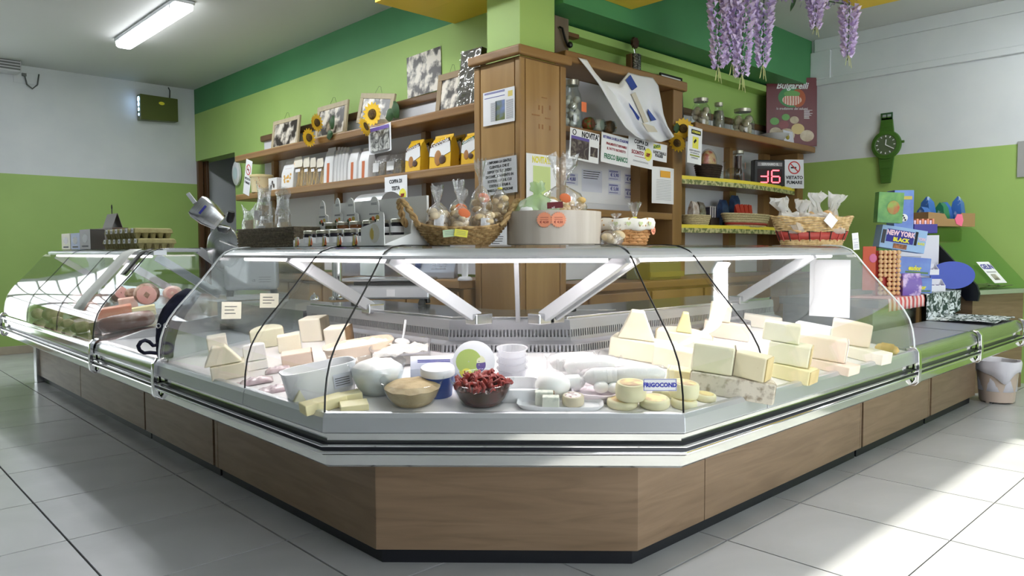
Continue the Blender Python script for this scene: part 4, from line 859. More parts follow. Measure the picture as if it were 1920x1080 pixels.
P, w, h = fy(1373, 1394, 275, 337, 3.46, MZ); t = thing('sausage_jar', 'tall slim jar of sausages with orange dot sticker', 'jar', P)
b = MB(); b.lathe([(.055, 0), (.05, .1), (.045, .26)], 16); b.build('glass', JG, t, smooth=50)
for i in range(5): a = i*1.256; b = MB(); b.tube([(.025*math.cos(a), .025*math.sin(a), .02), (.022*math.cos(a), .022*math.sin(a), .24)], .014, 6); b.build('sausage', mat('sausage', (124, 96, 88), .5, col2=(90, 60, 58), scale=30), t, smooth=60)
b = MB(); b.lathe([(.047, .26), (.047, .285), (.002, .288)], 16); b.build('lid', M_LIDW, t, smooth=40); b = MB(); b.lathe([(.028, 0), (.028, .002), (.002, .002)], 16); b.build('dot_sticker', M_OR, t, loc=(.03, -.052, .15), rot=(PI/2, 0, .5))
P = on_y(1443, 347, 3.44); P.z = MZ+.001; w = px2m(62, P); h = px2m(49, P); t = thing('queue_display', 'black queue number display showing red 36 on the curved shelf', 'display', P, rot=(0, 0, RC*.75)); t['sw'] = w*.8
MB().box(-w/2, w/2, 0, .08, 0, h).build('case', M_BLACK, t, bevel=.01)
MB().box(-w*.40, w*.40, -.002, .001, h*.08, h*.66).build('screen', mat('dark_red_screen', (40, 6, 8), .25), t)
MB().box(-w*.40, w*.40, -.003, .0, h*.76, h*.9).build('name_strip', mat('grey_strip', (150, 146, 150), .5), t); text('SERVIAMO IL', h*.13, M_PAPER, t, (0, -.0036, h*.828), bold=.001, sx=.95)
M_LED = mat('red_led', (255, 70, 80), .4, emit=3.5)
def seg7(cx, on):
    W_, H_ = w*.13, h*.23; cz = h*.37
    S = {'a': (0, H_, 1), 'd': (0, -H_, 1), 'g': (0, 0, 1), 'f': (-W_, H_/2, 0), 'b': (W_, H_/2, 0), 'e': (-W_, -H_/2, 0), 'c': (W_, -H_/2, 0)}
    for s_ in on:
        x, z, hor = S[s_]; b = MB(); L = W_*.85 if hor else H_*.42; k = .006
        if hor: b.box(cx+x-L, cx+x+L, -.0045, -.003, cz+z-k, cz+z+k)
        else: b.box(cx+x-k, cx+x+k, -.0045, -.003, cz+z-L, cz+z+L)
        b.build('led_segment', M_LED, t)
seg7(-w*.19, 'bgcd'); seg7(w*.19, 'afgecd')
P, w, h = fy(1467, 1484, 318, 348, 3.44, MZ); t = thing('wood_block', 'small pale wooden block stack behind the queue display', 'block', P+Vector((-.01, .03, 0.001)))
for i in range(4): MB().box(-.05, .05, 0, .08, i*.032, i*.032+.03).build('slat', M_PINE, t, bevel=.003)
P = Vector((7.06, 3.40, MZ+.001)); w = px2m(38, P); h = px2m(54, P); t = sheet('no_smoking_sign', 'white VIETATO FUMARE sign standing on the curved shelf', 'sign', P, w, h, RC*.8, M_LACQ, tilt=-.06, th=.003)
nosmoke(t, 0, h*.72, w*.32, y=-.001); text('VIETATO', w*.22, M_INK, t, (0, -.001, h*.37), bold=.0015); text('FUMARE', w*.22, M_INK, t, (0, -.001, h*.20), bold=.0015)
# low right shelf
LZ = S0
M_PWICK = mat('pale_wicker', (214, 200, 160), .7, col2=(176, 160, 116), scale=50, stretch=(1, 1, 4), bump=.4)
def small_basket(label, P, a, b_, h, m, rows=6, red=None):
    t = thing('wicker_basket', label, 'basket', P)
    for i in range(rows):
        f = i/(rows-1); q = MB(); A, B = a*(.82+.18*f), b_*(.82+.18*f)
        q.tube([(A*math.cos(2*PI*j/36)+0, (B+.003*(-1)**(j+i))*math.sin(2*PI*j/36), h*(.06+.88*f)) for j in range(36)], h/rows*.56, 5, closed=True)
        q.build('weave_row', red if (red and i == 1) else m, t, smooth=60)
    q = MB(); q.lathe([(a*.8, .004), (a*.8, .01)], 28, sy=b_/a); q.build('bottom', m, t)
    return t
P, w, h = fy(1283, 1326, 404, 423, 3.48, LZ); small_basket('small pale wicker basket of snack bags on the lowest right shelf', P, w*.48, .09, h, M_PWICK)
for lb, dx, m in (('snack bag with brown biscuits in the small pale basket', -.05, mat('snack_brown', (150, 120, 90), .4, col2=(220, 214, 210), scale=20)), ('silver snack bag standing in the small pale basket', .05, mat('snack_silver', (180, 176, 170), .25, .5, col2=(110, 90, 70), scale=18))):
    b = MB(); b.loft([[(-.045*s, -d, z), (.045*s, -d, z), (.045*s, d, z), (-.045*s, d, z)] for s, d, z in ((1, .02, 0), (1.05, .03, .1), (.95, .02, .16), (1, .002, .19))]); o = b.build('snack_bag', m, None, P+Vector((dx, 0, .012)), (0, .1, 0), smooth=30); tag(o, lb, 'bag')
P, w, h = fy(1316, 1346, 384, 423, 3.56, LZ)
t = thing('sachet_box', 'dark carton of striped sachets on the lowest right shelf', 'box', P); MB().box(-.07, .07, -.05, .05, 0, .08).build('carton', mat('dark_carton', (60, 48, 40), .6), t)
for i in range(7): MB().box(-.064+.018*i, -.05+.018*i, -.03, .03, .081, .17+.01*(i % 2)).build('sachet', mat('sachet_%d' % (i % 2), ((60, 56, 70), (220, 216, 214))[i % 2], .4), t)
for i, (lb, px) in enumerate((('blue bag of pasta at the small sachet carton', 1355), ('taller blue bag behind the red packets', 1377))):
    P = on_y(px, 424, 3.6); P.z = LZ+.001; b = MB(); b.loft([[(-.055*s, -d, z), (.055*s, -d, z), (.055*s, d, z), (-.055*s, d, z)] for s, d, z in ((1, .025, 0), (1.05, .034, .1), (.95, .025, .2+.05*i), (1, .002, .25+.05*i))]); o = b.build('blue_bag', mat('blue_bag', (70, 96, 140), .3, col2=(40, 60, 100), scale=14), None, P, smooth=30); tag(o, lb, 'bag')
P, w, h = fy(1355, 1440, 402, 425, 3.42, LZ); q = small_basket('wide pale basket with red band on the lowest right shelf', P, w*.48, .10, h, M_PWICK, red=mat('red_band', (170, 62, 50), .6))
for i in range(4):
    b = MB(); b.loft([[(-.03*s, -d, z), (.03*s, -d, z), (.03*s, d, z), (-.03*s, d, z)] for s, d, z in ((1, .012, 0), (1, .02, .1), (1, .002, .19))]); o = b.build('red_packet', mat('red_packet', (176, 44, 36), .35), None, P+Vector((-.11+.055*i, .01, .015)), (0, -.25+.12*i, 0), smooth=30)
    tag(o, ('red packet at the blue bag end of the red banded basket', 'second red packet from the blue bags', 'third red packet from the blue bags', 'red packet nearest the taralli bags')[i], 'packet', 'red packets in the banded basket')
# ------------------------------------------------------------------ goods in the cheese case
def deck_pt(px, py, dz=0):
    d = ray(px, py); t = 1.2
    while t < 9:
        P = CP + d*t; o = o_at(P.x, P.y)
        if o < .23 and P.z <= deck_z(max(o, -.46))+dz: return P
        t += .004
    return P
def facing(P): return math.atan2(-P.x, P.y)
def deck_u(P):
    c = ((XA-P.x, Vector((1, 0, 0))), (DP-(P.x+P.y)/S2, Vector((1, 1, 0))/S2), (YB-P.y, Vector((0, 1, 0))))
    return max(c, key=lambda q: q[0])[1]
def deck_n(P): return (Vector((0, 0, 1))-deck_u(P)*((DECKB-DECKF)/.68)).normalized()
def deck_rot(P, th):          # stands square on the sloping deck, turned by th
    return (Vector((0, 0, 1)).rotation_difference(deck_n(P)).to_matrix() @ Matrix.Rotation(th, 3, 'Z')).to_euler()
C_IV = mat('cheese_ivory', (244, 236, 214), .5, col2=(238, 228, 200), scale=9, sss=.1)
C_PA = mat('cheese_pale', (244, 238, 222), .5, col2=(238, 230, 210), scale=8, sss=.1)
C_YE = mat('cheese_yellow', (240, 230, 182), .5, col2=(232, 220, 164), scale=7, sss=.1)
C_GR = mat('cheese_greenish', (236, 232, 204), .5, col2=(226, 222, 192), scale=8, sss=.1)
C_WH = mat('cheese_white', (246, 245, 242), .45, bump=.1, bscale=30, scale=4, sss=.1)
C_PK = mat('cheese_blush', (244, 226, 208), .5, col2=(238, 214, 194), scale=6, sss=.1)
C_HO = mat('cheese_holes', (206, 184, 132), .5, col2=(240, 230, 196), scale=18, vor=True, lo=.05, hi=.12, bump=.5)
C_SP = mat('cheese_speckled', (214, 206, 190), .7, col2=(150, 136, 116), scale=34, lo=.5, hi=.68, bump=.3)
C_BR = mat('rind_brown', (170, 132, 88), .6, col2=(120, 92, 62), scale=14, bump=.3)
C_GY = mat('rind_grey', (150, 134, 110), .7, col2=(108, 98, 82), scale=20, bump=.3)
C_RN = mat('rind_straw', (222, 202, 150), .55, col2=(206, 184, 128), scale=14, bump=.15)
M_WRAP = clear('cling_film', (252, 252, 252), .08, .6, .1, haze=.08, crinkle=.7, cscale=50)
def rounded(poly, n=1):
    for _ in range(n):
        q = []
        for i in range(len(poly)):
            a = poly[i]; b = poly[(i+1) % len(poly)]; q += [(a[0]*.82+b[0]*.18, a[1]*.82+b[1]*.18), (a[0]*.18+b[0]*.82, a[1]*.18+b[1]*.82)]
        poly = q
    return poly
def cheese(label, box, shape='block', m=None, rind=None, dz=0, rot=0, d=None, hk=.82, group=None, P=None, name='cheese', cat='cheese'):
    x0, x1, y0, y1 = box; m = m or C_IV
    if P is None: P = deck_pt((x0+x1)/2, y1, dz)
    w = px2m(x1-x0, P); h = px2m(y1-y0, P)*hk; d = d or w*.7; th = facing(P)+rot
    t = thing(name, label, cat, Vector(P)+Vector((0, 0, .001)), group=group, rot=deck_rot(P, th)); t['th'] = th; b = MB(); k = min(w, h, d)*.06+.001; sm = None
    if shape == 'block': b.box(-w/2, w/2, 0, d, 0, h)
    elif shape == 'wedge': b.prism([(-w/2, 0), (w/2, d*.25), (w*.35, d), (-w*.1, d*.8)], 0, h)
    elif shape == 'tri': b.prismy([(-w/2, 0), (w/2, 0), (w*.12, h), (-w*.22, h)], 0, d)
    elif shape == 'ramp': b.prismx([(0, 0), (d, 0), (d, h), (d*.7, h)], -w/2, w/2)
    elif shape == 'half': b.prism([(-w/2, 0), (w/2, 0)]+[(w/2*math.cos(a), .02+d*math.sin(a)) for a in [PI*i/12 for i in range(1, 12)]], 0, h); sm = 35
    elif shape == 'quarter': b.prism([(-w/2, 0), (w/2, d*.2)]+[(-w/2+w*math.cos(a), d*.2+d*.9*math.sin(a)) for a in [PI/2*i/8 for i in range(1, 9)]], 0, h); sm = 35
    elif shape == 'wheel':
        r = w/2; b.lathe([(r*.9, 0), (r*.98, h*.12), (r, h*.4), (r, h*.6), (r*.97, h*.88), (r*.9, h), (.002, h*1.01)], 32, c=(0, r, 0)); sm = 50; k = 0
    elif shape == 'roll':
        r = h/2; pts = [(-w/2, .1), (-w/2+.01, .6), (-w/2+.03, .92), (-w/4, 1), (w/4, 1), (w/2-.03, .92), (w/2-.01, .6), (w/2, .1)]
        b.loft([[(x, r+r*f*math.cos(2*PI*i/16), r+r*f*math.sin(2*PI*i/16)) for i in range(16)] for x, f in pts]); sm = 60; k = 0
    elif shape == 'ball': b.ball((0, w/2, h/2), w/2, 16, 10, sq=(1, 1, h/w)); sm = 70; k = 0
    o = b.build('paste', m, t, bevel=k, smooth=sm)
    if rind:
        r = MB()
        if shape == 'block': r.box(w/2+.0004, w/2+.004, .004, d, .003, h-.003)
        elif shape in ('tri',): r.box(-w*.5, w*.5, d+.0004, d+.004, 0, h*.5)
        elif shape == 'half': r.loft([[(w/2*f*math.cos(a), .02+d*f*math.sin(a), z) for f, z in ((1.0, .003), (1.02, .003), (1.02, h-.003), (1.0, h-.003))] for a in [PI*i/14 for i in range(0, 15)]])
        elif shape == 'wheel': r.lathe([(w*.36, h*1.012), (w*.37, h*1.02), (.002, h*1.022)], 24, c=(0, w/2, 0))
        else: r.box(w/2+.0004, w/2+.003, d*.3, d, .003, h-.003)
        r.build('rind' if shape != 'wheel' else 'paper_label', rind, t, smooth=40)
    t['w'] = w; t['h'] = h; t['d'] = d
    return t
STACKS = []
def stack(t, label, box, shape='block', m=None, rind=None, rot=0, d=None, hk=.85, name='cheese', dx=0):
    x0, x1, y0, y1 = box; q = Vector(t.location); a = t['th']; nv = deck_n(q)
    c = visible(q.x, q.y, q.z); off = px2m((x0+x1)/2-c[0], q)
    P = q + t.rotation_euler.to_matrix() @ Vector((off, .01+dx, t['h']+.001))
    STACKS.append((label, t['label'])); return cheese(label, box, shape, m, rind, rot=rot, d=d, hk=hk, P=P, name=name)
# left arm
cheese('small pale cheese block at the left end glass', (393, 428, 624, 664), 'block', C_PA, d=.09)
a = cheese('low ivory block under the big tilted wedge', (400, 462, 678, 712), 'block', C_IV, d=.12); stack(a, 'big tilted ivory wedge on a low block', (390, 458, 643, 684), 'tri', C_IV, d=.07)
a = cheese('low white piece under the rounded white half cheese', (465, 503, 674, 694), 'block', C_WH, d=.10); stack(a, 'rounded white half cheese on a low white piece', (462, 503, 644, 678), 'half', C_WH, d=.05)
cheese('large pale green half wheel behind the cream block', (474, 535, 610, 652), 'half', C_GR, C_BR, d=.14)
cheese('cream square block before the pale green half wheel', (524, 566, 622, 660), 'block', C_IV, d=.07)
cheese('tall grey rinded block standing at the back of the left arm', (563, 606, 588, 642), 'block', C_PA, C_GY, rot=-.45, d=.10)
cheese('tall brown rinded block beside the wide tub of grated cheese', (610, 652, 606, 658), 'block', C_PA, C_BR, rot=-.35, d=.10)
cheese('brown rinded block wrapped in purple tinted film', (531, 586, 658, 686), 'block', C_PK, C_BR, d=.10)
M_VAC = mat('vacuum_pack', (222, 206, 210), .25, col2=(200, 176, 182), scale=16, dist=2, bump=.5)
for lb, bx in (('flat vacuum pack lying nearest the left sill', (440, 500, 700, 726)), ('crumpled vacuum pack behind the white tub', (498, 545, 682, 700)), ('vacuum pack of pale slices touching the white tub', (470, 536, 716, 744)), ('vacuum pack with small label by the left gasket', (425, 466, 712, 732))):
    P = deck_pt((bx[0]+bx[1])/2, bx[3]); w = px2m(bx[1]-bx[0], P); h = .02
    b = MB(); b.grid(lambda u, v: ((u-.5)*w, v*w*.7, h*(math.sin(PI*u)*math.sin(PI*v))**.35*(.8+.5*noise.noise(Vector((u*7, v*7, bx[0]))))), 14, 10); o = b.build('vacuum_pack', M_VAC, None, P+Vector((0, 0, .003)), deck_rot(P, facing(P)), smooth=70, solid=.002); tag(o, lb, 'vacuum pack', 'vacuum packs in the cheese case')
# white tub
def tub(label, bx, d, m, name='plastic_tub', wall=.004, taper=.9, hk=.8, rot=0, fill=None, fm=None):
    P = deck_pt((bx[0]+bx[1])/2, bx[3]); w = px2m(bx[1]-bx[0], P); h = px2m(bx[3]-bx[2], P)*hk
    t = thing(name, label, 'tub', P+Vector((0, 0, .001)), rot=deck_rot(P, facing(P)+rot)); b = MB()
    def ring(s, z, dd=0): return [(x, y+d/2, z) for x, y in rounded([(-w/2*s+dd, -d/2*s+dd), (w/2*s-dd, -d/2*s+dd), (w/2*s-dd, d/2*s-dd), (-w/2*s+dd, d/2*s-dd)], 2)]
    b.loft([ring(taper, 0), ring(1, h), ring(1.03, h), ring(1.03, h+.006), ring(1, h+.006, wall), ring(taper, .01, wall)]); b.build('tub', m, t, smooth=40)
    if fill:
        b = MB(); n = 12; b.grid(lambda u, v: ((u-.5)*w*.92, d*.04+v*d*.92, h*fill+.02*noise.noise(Vector((u*6, v*6, 2)))+.02*math.sin(PI*u)*math.sin(PI*v)), n, n)
        b.grid(lambda u, v: ((u-.5)*w*.9, d*.05+v*d*.9, .012), 1, 1); b.build('contents', fm, t, smooth=70)
    t['h'] = h; t['w'] = w
    return t
M_TUBW = mat('tub_white', (246, 246, 248), .3)
M_GRATE = mat('grated_cheese', (246, 240, 226), .8, bump=.8, bscale=160, scale=30)
M_CLP = clear('clear_plastic', (248, 248, 250), .08, .6, .05, haze=.06)
t = tub('white rectangular plastic tub with printed side label', (538, 676, 682, 750), .13, M_TUBW, rot=.25)
pl = MB().box(t['w']*.12, t['w']*.38, -.001, .0, t['h']*.25, t['h']*.75).build('side_label', M_PALE, t, loc=(0, -.0, 0)); lines(t, t['w']*.14, t['w']*.34, [t['h']*(.35+.08*i) for i in range(4)], M_INK, .002, y=-.0016)
tub('wide cream tray heaped with grated cheese', (616, 746, 642, 688), .17, mat('cream_tray', (236, 216, 196), .4), rot=.1, fill=.85, fm=M_GRATE)
t = tub('clear rectangular container of grated cheese with scoop', (682, 796, 646, 692), .16, M_CLP, rot=-.1, fill=.7, fm=M_GRATE, taper=.94)
P = Vector(t.location)+Vector((.09, .12, t['h']*.75+.02)); s = thing('serving_scoop', 'white plastic scoop stuck upright in grated cheese', 'scoop', P, rot=(0, .1, RC))
b = MB(); b.ball((0, 0, 0), .032, 14, 8, sq=(1, .8, .45)); b.build('bowl', M_TUBW, s, smooth=60); b = MB(); b.tube([(.0, 0, .005), (.004, 0, .04), (.006, 0, .09)], [.006, .007, .008], 8, flat=.6); b.build('handle', M_TUBW, s, smooth=60)
cheese('pale green triangular piece against the white tub', (543, 602, 722, 757), 'tri', C_GR, d=.05, rot=.3); cheese('sliced cream cheese in film at the left gasket', (574, 656, 738, 771), 'block', C_YE, d=.07, rot=.35, hk=.6)
a = cheese('lower yellow slab on a white plate near the front pane', (640, 692, 755, 773), 'block', C_YE, d=.06, rot=.1, hk=.7); cheese('long yellow slab leaning beside the white tub', (622, 682, 735, 757), 'block', C_YE, d=.06, rot=.2, hk=.7)
# bowls
M_BOWL = clear('bowl_glass', (248, 250, 251), .04, .3, .02, power=5)
def bowl(label, bx, content, fm, name='glass_bowl', hk=.85, heap=None):
    P = deck_pt((bx[0]+bx[1])/2, bx[3]); w = px2m(bx[1]-bx[0], P); r = w/2; h = px2m(bx[3]-bx[2], P)*hk-r*.05
    P = P+Vector((-P.x, -P.y, 0)).normalized()*(-r*.72); k_ = (1+r*.72/depth(P))*1.06; r *= k_; h *= k_*1.08; P.z = deck_z(o_at(P.x, P.y))+.001; t = thing(name, label, 'bowl', P, rot=deck_rot(P, 0))
    b = MB(); b.lathe([(r*.66, 0), (r*.82, h*.3), (r*.95, h*.8), (r, h), (r*1.02, h*1.01), (r*.985, h*1.02), (r*.93, h*.8), (r*.79, h*.3), (r*.6, .006)], 36, caps=False); b.lathe([(r*.66, 0), (.002, 0)], 36, caps=False); b.build('bowl', M_BOWL, t, smooth=50)
    heap(t, r, h, fm); return t
def lump(amp, fillz, seed):
    def f(t, r, h, fm):
        b = MB(); n = 30; rings = []
        for rr, z in ((.58, .008), (.74, .25), (.86, .6), (.885, fillz), (.7, fillz+amp*.5), (.4, fillz+amp), (.15, fillz+amp*.9), (.01, fillz+amp)):
            rings.append([(r*rr*math.cos(2*PI*i/n), r*rr*math.sin(2*PI*i/n), h*z+(amp*h*.5*noise.noise(Vector((3*rr*math.cos(2*PI*i/n)+seed, 3*rr*math.sin(2*PI*i/n), seed)))*.8 if z >= fillz-.01 else 0)) for i in range(n)])
        b.loft(rings); b.build('contents', fm, t, smooth=70)
    return f
def balls(t, r, h, fm):
    for i in range(9):
        a = i*2.4; rr = r*.5 if i else 0; b = MB(); b.ball((rr*math.cos(a), rr*math.sin(a), h*(.42 if i % 2 else .7)), r*.36, 14, 10, sq=(1, 1, .85)); b.build('mozzarella', fm, t, smooth=70)
bowl('glass bowl of white ricotta behind the tuna bowl', (667, 770, 695, 757), None, C_WH, heap=lump(.26, .8, 8))
bowl('glass bowl of beige tuna spread beside the dried tomatoes', (717, 829, 722, 772), None, mat('tuna_spread', (206, 182, 136), .6, col2=(172, 146, 100), scale=16, bump=.8, bscale=40), heap=lump(.22, .68, 3))
def tomatoes(t, r, h, fm):
    lump(.1, .72, 5)(t, r, h, mat('tomato_oil', (96, 36, 24), .2, col2=(70, 44, 16), scale=22))
    for i in range(34):
        a = i*2.39996; rr = r*.84*math.sqrt((i+.5)/34); b = MB(); c = (rr*math.cos(a), rr*math.sin(a), h*(.86+.16*(1-rr/r)))
        b.grid(lambda u, v: ((u-.5)*.034, (v-.5)*.02, .010*math.sin(u*5+i)+.006*math.cos(v*6+i)), 5, 3); b.build('dried_tomato', fm, t, loc=c, rot=(RND.uniform(-.7, .7), RND.uniform(-.7, .7), a), smooth=70, solid=.004)
bowl('glass bowl heaped with dark red dried tomatoes', (848, 960, 722, 772), None, mat('dried_tomato', (170, 58, 48), .35, col2=(118, 30, 30), scale=30, bump=.4), heap=tomatoes)
# packs behind the bowls
P = deck_pt(812, 724); w = px2m(88, P); h = px2m(50, P); t = thing('cheese_packet', 'white foil packet with blue lettering behind the blue bucket', 'packet', P+Vector((.02, .02, .008)), rot=(-.3, 0, facing(P)))
b = MB(); b.loft([[(-w/2*s, -d, z), (w/2*s, -d, z), (w/2*s, d, z), (-w/2*s, d, z)] for s, d, z in ((1, .012, 0), (1, .022, h*.4), (1, .012, h*.9), (1, .002, h*1.02))]); b.build('packet', mat('foil_white', (228, 230, 244), .3), t, smooth=30); lines(t, -w*.35, w*.35, [h*.74, h*.8], M_INKB, .004, y=-.0205)
P = deck_pt(816, 757); r = px2m(67, P)/2; h = px2m(62, P)*.9; t = thing('yogurt_bucket', 'blue plastic bucket with white lid between the bowls', 'bucket', P+Vector((.03, .03, 0)) - Vector((0, 0, P.z-deck_z(o_at(P.x+.03, P.y+.03))-.001)), rot=deck_rot(P, 0))
b = MB(); b.lathe([(r*.8, 0), (r*.93, h*.78)], 32); b.build('bucket', mat('bucket_blue', (64, 100, 180), .3, col2=(40, 62, 150), scale=3, stretch=(0, 0, 6)), t, smooth=40); b = MB(); b.lathe([(r*.98, h*.74), (r, h*.8), (r, h*.92), (r*.95, h), (r*.8, h*.985), (.002, h*.985)], 32); b.build('lid', M_TUBW, t, smooth=40)
P = deck_pt(888, 722); w = px2m(80, P); h = px2m(52, P); t = thing('round_cheese_pack', 'round pack with green and purple label leaning beside the white cups', 'pack', P+Vector((.012, .012, w*.5+.004)), rot=(PI/2-.3, 0, facing(P)))
b = MB(); b.lathe([(w*.46, -.03), (w*.5, -.01), (w*.5, .01), (w*.44, .012), (.002, .012)], 28); b.build('pack', mat('pack_white', (240, 240, 244), .35), t, smooth=40)
for x, y, r_, m in ((-.12, .0, .3, mat('label_green', (182, 202, 110), .5)), (-.16, -.22, .18, MATS['burst_yellow']), (.12, -.08, .16, mat('label_purple', (104, 84, 150), .5)), (.12, .0, .15, mat('label_cream', (236, 236, 200), .5))): b = MB(); b.lathe([(w*r_, .0125+r_*.001), (.002, .013+r_*.001)], 20, c=(w*x, w*y, 0), caps=False); b.build('label_print', m, t)
P = deck_pt(960, 720); r = px2m(60, P)/2; h = px2m(70, P)*.92
for i in range(4):
    t = thing('plastic_cup', ('bottom', 'second', 'third', 'top')[i]+' white plastic cup of the stack behind the tomatoes', 'cup', Vector((P.x+.03, P.y+.03, deck_z(o_at(P.x+.03, P.y+.03))+.001))+deck_n(P)*(i*h*.2), rot=deck_rot(P, 0), group='stacked white cups')
    b = MB(); b.lathe([(r*.78, 0), (r*.9, h*.34), (r*1.0, h*.36), (r*1.0, h*.38), (r*.88, h*.37), (r*.76, .004)], 28, caps=False); b.lathe([(r*.78, 0), (.002, 0)], 28, caps=False); b.build('cup', clear('milky_cup', (246, 246, 248), .08, .4, .2, haze=.45, hcol=(248, 248, 250)), t, smooth=50)
tub('low white tray of soft cheese beside the tomatoes', (918, 1006, 716, 762), .14, M_TUBW, hk=.5, taper=.92)
cheese('white soft cheese lump wrapped in clear film', (1002, 1070, 694, 758), 'ball', C_WH, hk=.8)
P = deck_pt(1050, 773); w = px2m(165, P); t = thing('foam_tray', 'white foam tray with blue cheese and camembert', 'tray', P+Vector((0, 0, .001)), rot=deck_rot(P, facing(P)))
b = MB(); b.loft([[(x, y+.05, z) for x, y in rounded([(-w/2*s, -.05*s), (w/2*s, -.05*s), (w/2*s, .05*s), (-w/2*s, .05*s)], 2)] for s, z in ((.9, 0), (1, .014), (1, .016), (.9, .004))]); b.build('tray', M_TUBW, t, smooth=40)
Pt = P+Vector((0, 0, .009)); f = facing(P); ax = Vector((math.cos(f), math.sin(f), 0)); ay = Vector((-math.sin(f), math.cos(f), 0))
cheese('blue veined cube at the back of the foam tray', (988, 1022, 735, 768), 'block', mat('blue_cheese', (226, 228, 214), .6, col2=(150, 164, 156), scale=22, lo=.5, hi=.7), C_BR, P=Pt-ax*.052+ay*.045, d=.03); cheese('blue veined cube at the front of the foam tray', (1006, 1038, 745, 771), 'block', MATS['blue_cheese'], P=Pt-ax*.03+ay*.012, d=.03)
cheese('small wrapped camembert with red printed label on the tray', (1062, 1104, 750, 772), 'wheel', mat('camembert', (206, 196, 170), .6), mat('camembert_label', (236, 228, 226), .5, col2=(140, 60, 70), scale=60, lo=.55, hi=.6), P=Pt+ax*.042+ay*.02)
for a_ in ('blue veined cube at the back of the foam tray', 'blue veined cube at the front of the foam tray', 'small wrapped camembert with red printed label on the tray'): STACKS.append((a_, 'white foam tray with blue cheese and camembert'))
# mozzarella rolls
P = deck_pt(1130, 755); tub('pink white tray under the mozzarella rolls', (1068, 1160, 722, 757), .20, mat('tray_pink', (240, 228, 234), .4), hk=.35, rot=-.1)
for lb, bx, dz in (('white roll at the back of the mozzarella pile', (1034, 1122, 655, 700), .02), ('second white roll laid across the mozzarella pile', (1060, 1160, 662, 708), .02), ('short white roll before the two long rolls', (1112, 1190, 684, 728), .03), ('longest white roll over the small caciotta wheels', (1138, 1242, 682, 728), .03), ('lower white roll in the pink tray', (1066, 1118, 698, 738), .012)):
    t = cheese(lb, bx, 'roll', C_WH, dz=dz, rot=.25, hk=.78, group='white mozzarella rolls', cat='mozzarella', name='mozzarella_roll')
    w, h = t['w'], t['h']; r = h/2
    b = MB(); b.loft([[(x, r+r*f_*1.06*math.cos(2*PI*i/14), r+r*f_*1.06*math.sin(2*PI*i/14)) for i in range(14)] for x, f_ in ((-w*.62, .9), (-w*.56, .5), (-w*.47, .9), (-w*.2, 1), (w*.2, 1), (w*.47, .9), (w*.56, .5), (w*.62, .9))], caps=False); b.build('film', M_WRAP, t, smooth=60)
for lb, bx in (('white mozzarella ball beside the first caciotta', (1112, 1142, 720, 742)), ('white mozzarella ball under the short roll', (1138, 1166, 722, 742))): cheese(lb, bx, 'ball', C_WH, hk=1, group='mozzarella balls', cat='mozzarella', name='mozzarella_ball', dz=.016)
# caciotta wheels
CL = mat('caciotta_label', (206, 170, 130), .5, col2=(244, 226, 160), scale=26, lo=.4, hi=.6)
CW = mat('caciotta', (238, 232, 194), .45, col2=(230, 224, 180), scale=10, sss=.1)
a = cheese('flat caciotta with yellow label at the front pane', (1137, 1196, 751, 772), 'wheel', CW, CL, hk=.7, group='small caciotta wheels'); b2 = cheese('flat caciotta lying before the maker sticker', (1198, 1256, 748, 772), 'wheel', CW, CL, hk=.7, group='small caciotta wheels')
cheese('thick caciotta standing on the two flat ones', (1153, 1212, 715, 757), 'wheel', CW, CL, hk=.75, dz=.03, group='small caciotta wheels')
c3 = cheese('flat caciotta half hidden by the right gasket', (1256, 1306, 748, 771), 'wheel', CW, CL, hk=.7, group='small caciotta wheels'); cheese('thick caciotta beside the speckled half wheel', (1252, 1309, 714, 752), 'wheel', CW, CL, hk=.75, dz=.028, group='small caciotta wheels'); cheese('flat caciotta behind the maker sticker', (1222, 1262, 728, 748), 'wheel', CW, CL, hk=.7, group='small caciotta wheels'); cheese('flat caciotta at the foot of the speckled half wheel', (1300, 1342, 738, 756), 'wheel', CW, CL, hk=.7, group='small caciotta wheels')
# right arm
a = cheese('wide ivory block with film at the left of the right arm', (1138, 1258, 632, 678), 'block', C_IV, C_RN, d=.12, rot=-.2); stack(a, 'tall triangular wedge standing on the wide ivory block', (1152, 1222, 584, 640), 'tri', C_IV, d=.06, hk=.95)
a = cheese('ivory half wheel under the small upright wedge', (1226, 1330, 612, 664), 'half', C_IV, C_RN, d=.14, hk=.75); stack(a, 'small upright wedge on the ivory half wheel', (1262, 1292, 583, 622), 'tri', C_YE, d=.05, hk=.95)
cheese('long cream block before the ivory half wheel', (1220, 1302, 646, 694), 'block', C_IV, C_RN, d=.09, rot=-.2)
cheese('low cream block between mozzarella rolls and speckled half wheel', (1248, 1302, 690, 722), 'block', C_YE, d=.08)
a = cheese('big speckled grey half wheel at the right sill', (1292, 1446, 684, 748), 'half', C_SP, C_SP, d=.16, hk=.62)
stack(a, 'pale grey rinded block on the speckled half wheel', (1290, 1366, 640, 702), 'block', C_GR, C_GY, d=.09, hk=.85); stack(a, 'cheese with holes on the speckled half wheel', (1360, 1424, 632, 690), 'block', C_HO, C_RN, d=.08, rot=-.3, hk=.8)
a = cheese('ivory block under a small square block at the back', (1318, 1402, 600, 636), 'block', C_PK, d=.06); stack(a, 'small square block topping the rear ivory block', (1325, 1364, 568, 604), 'block', C_IV, d=.06, hk=.95)
cheese('rear white block under the bright end glass', (1384, 1452, 586, 614), 'block', C_PA, d=.05)
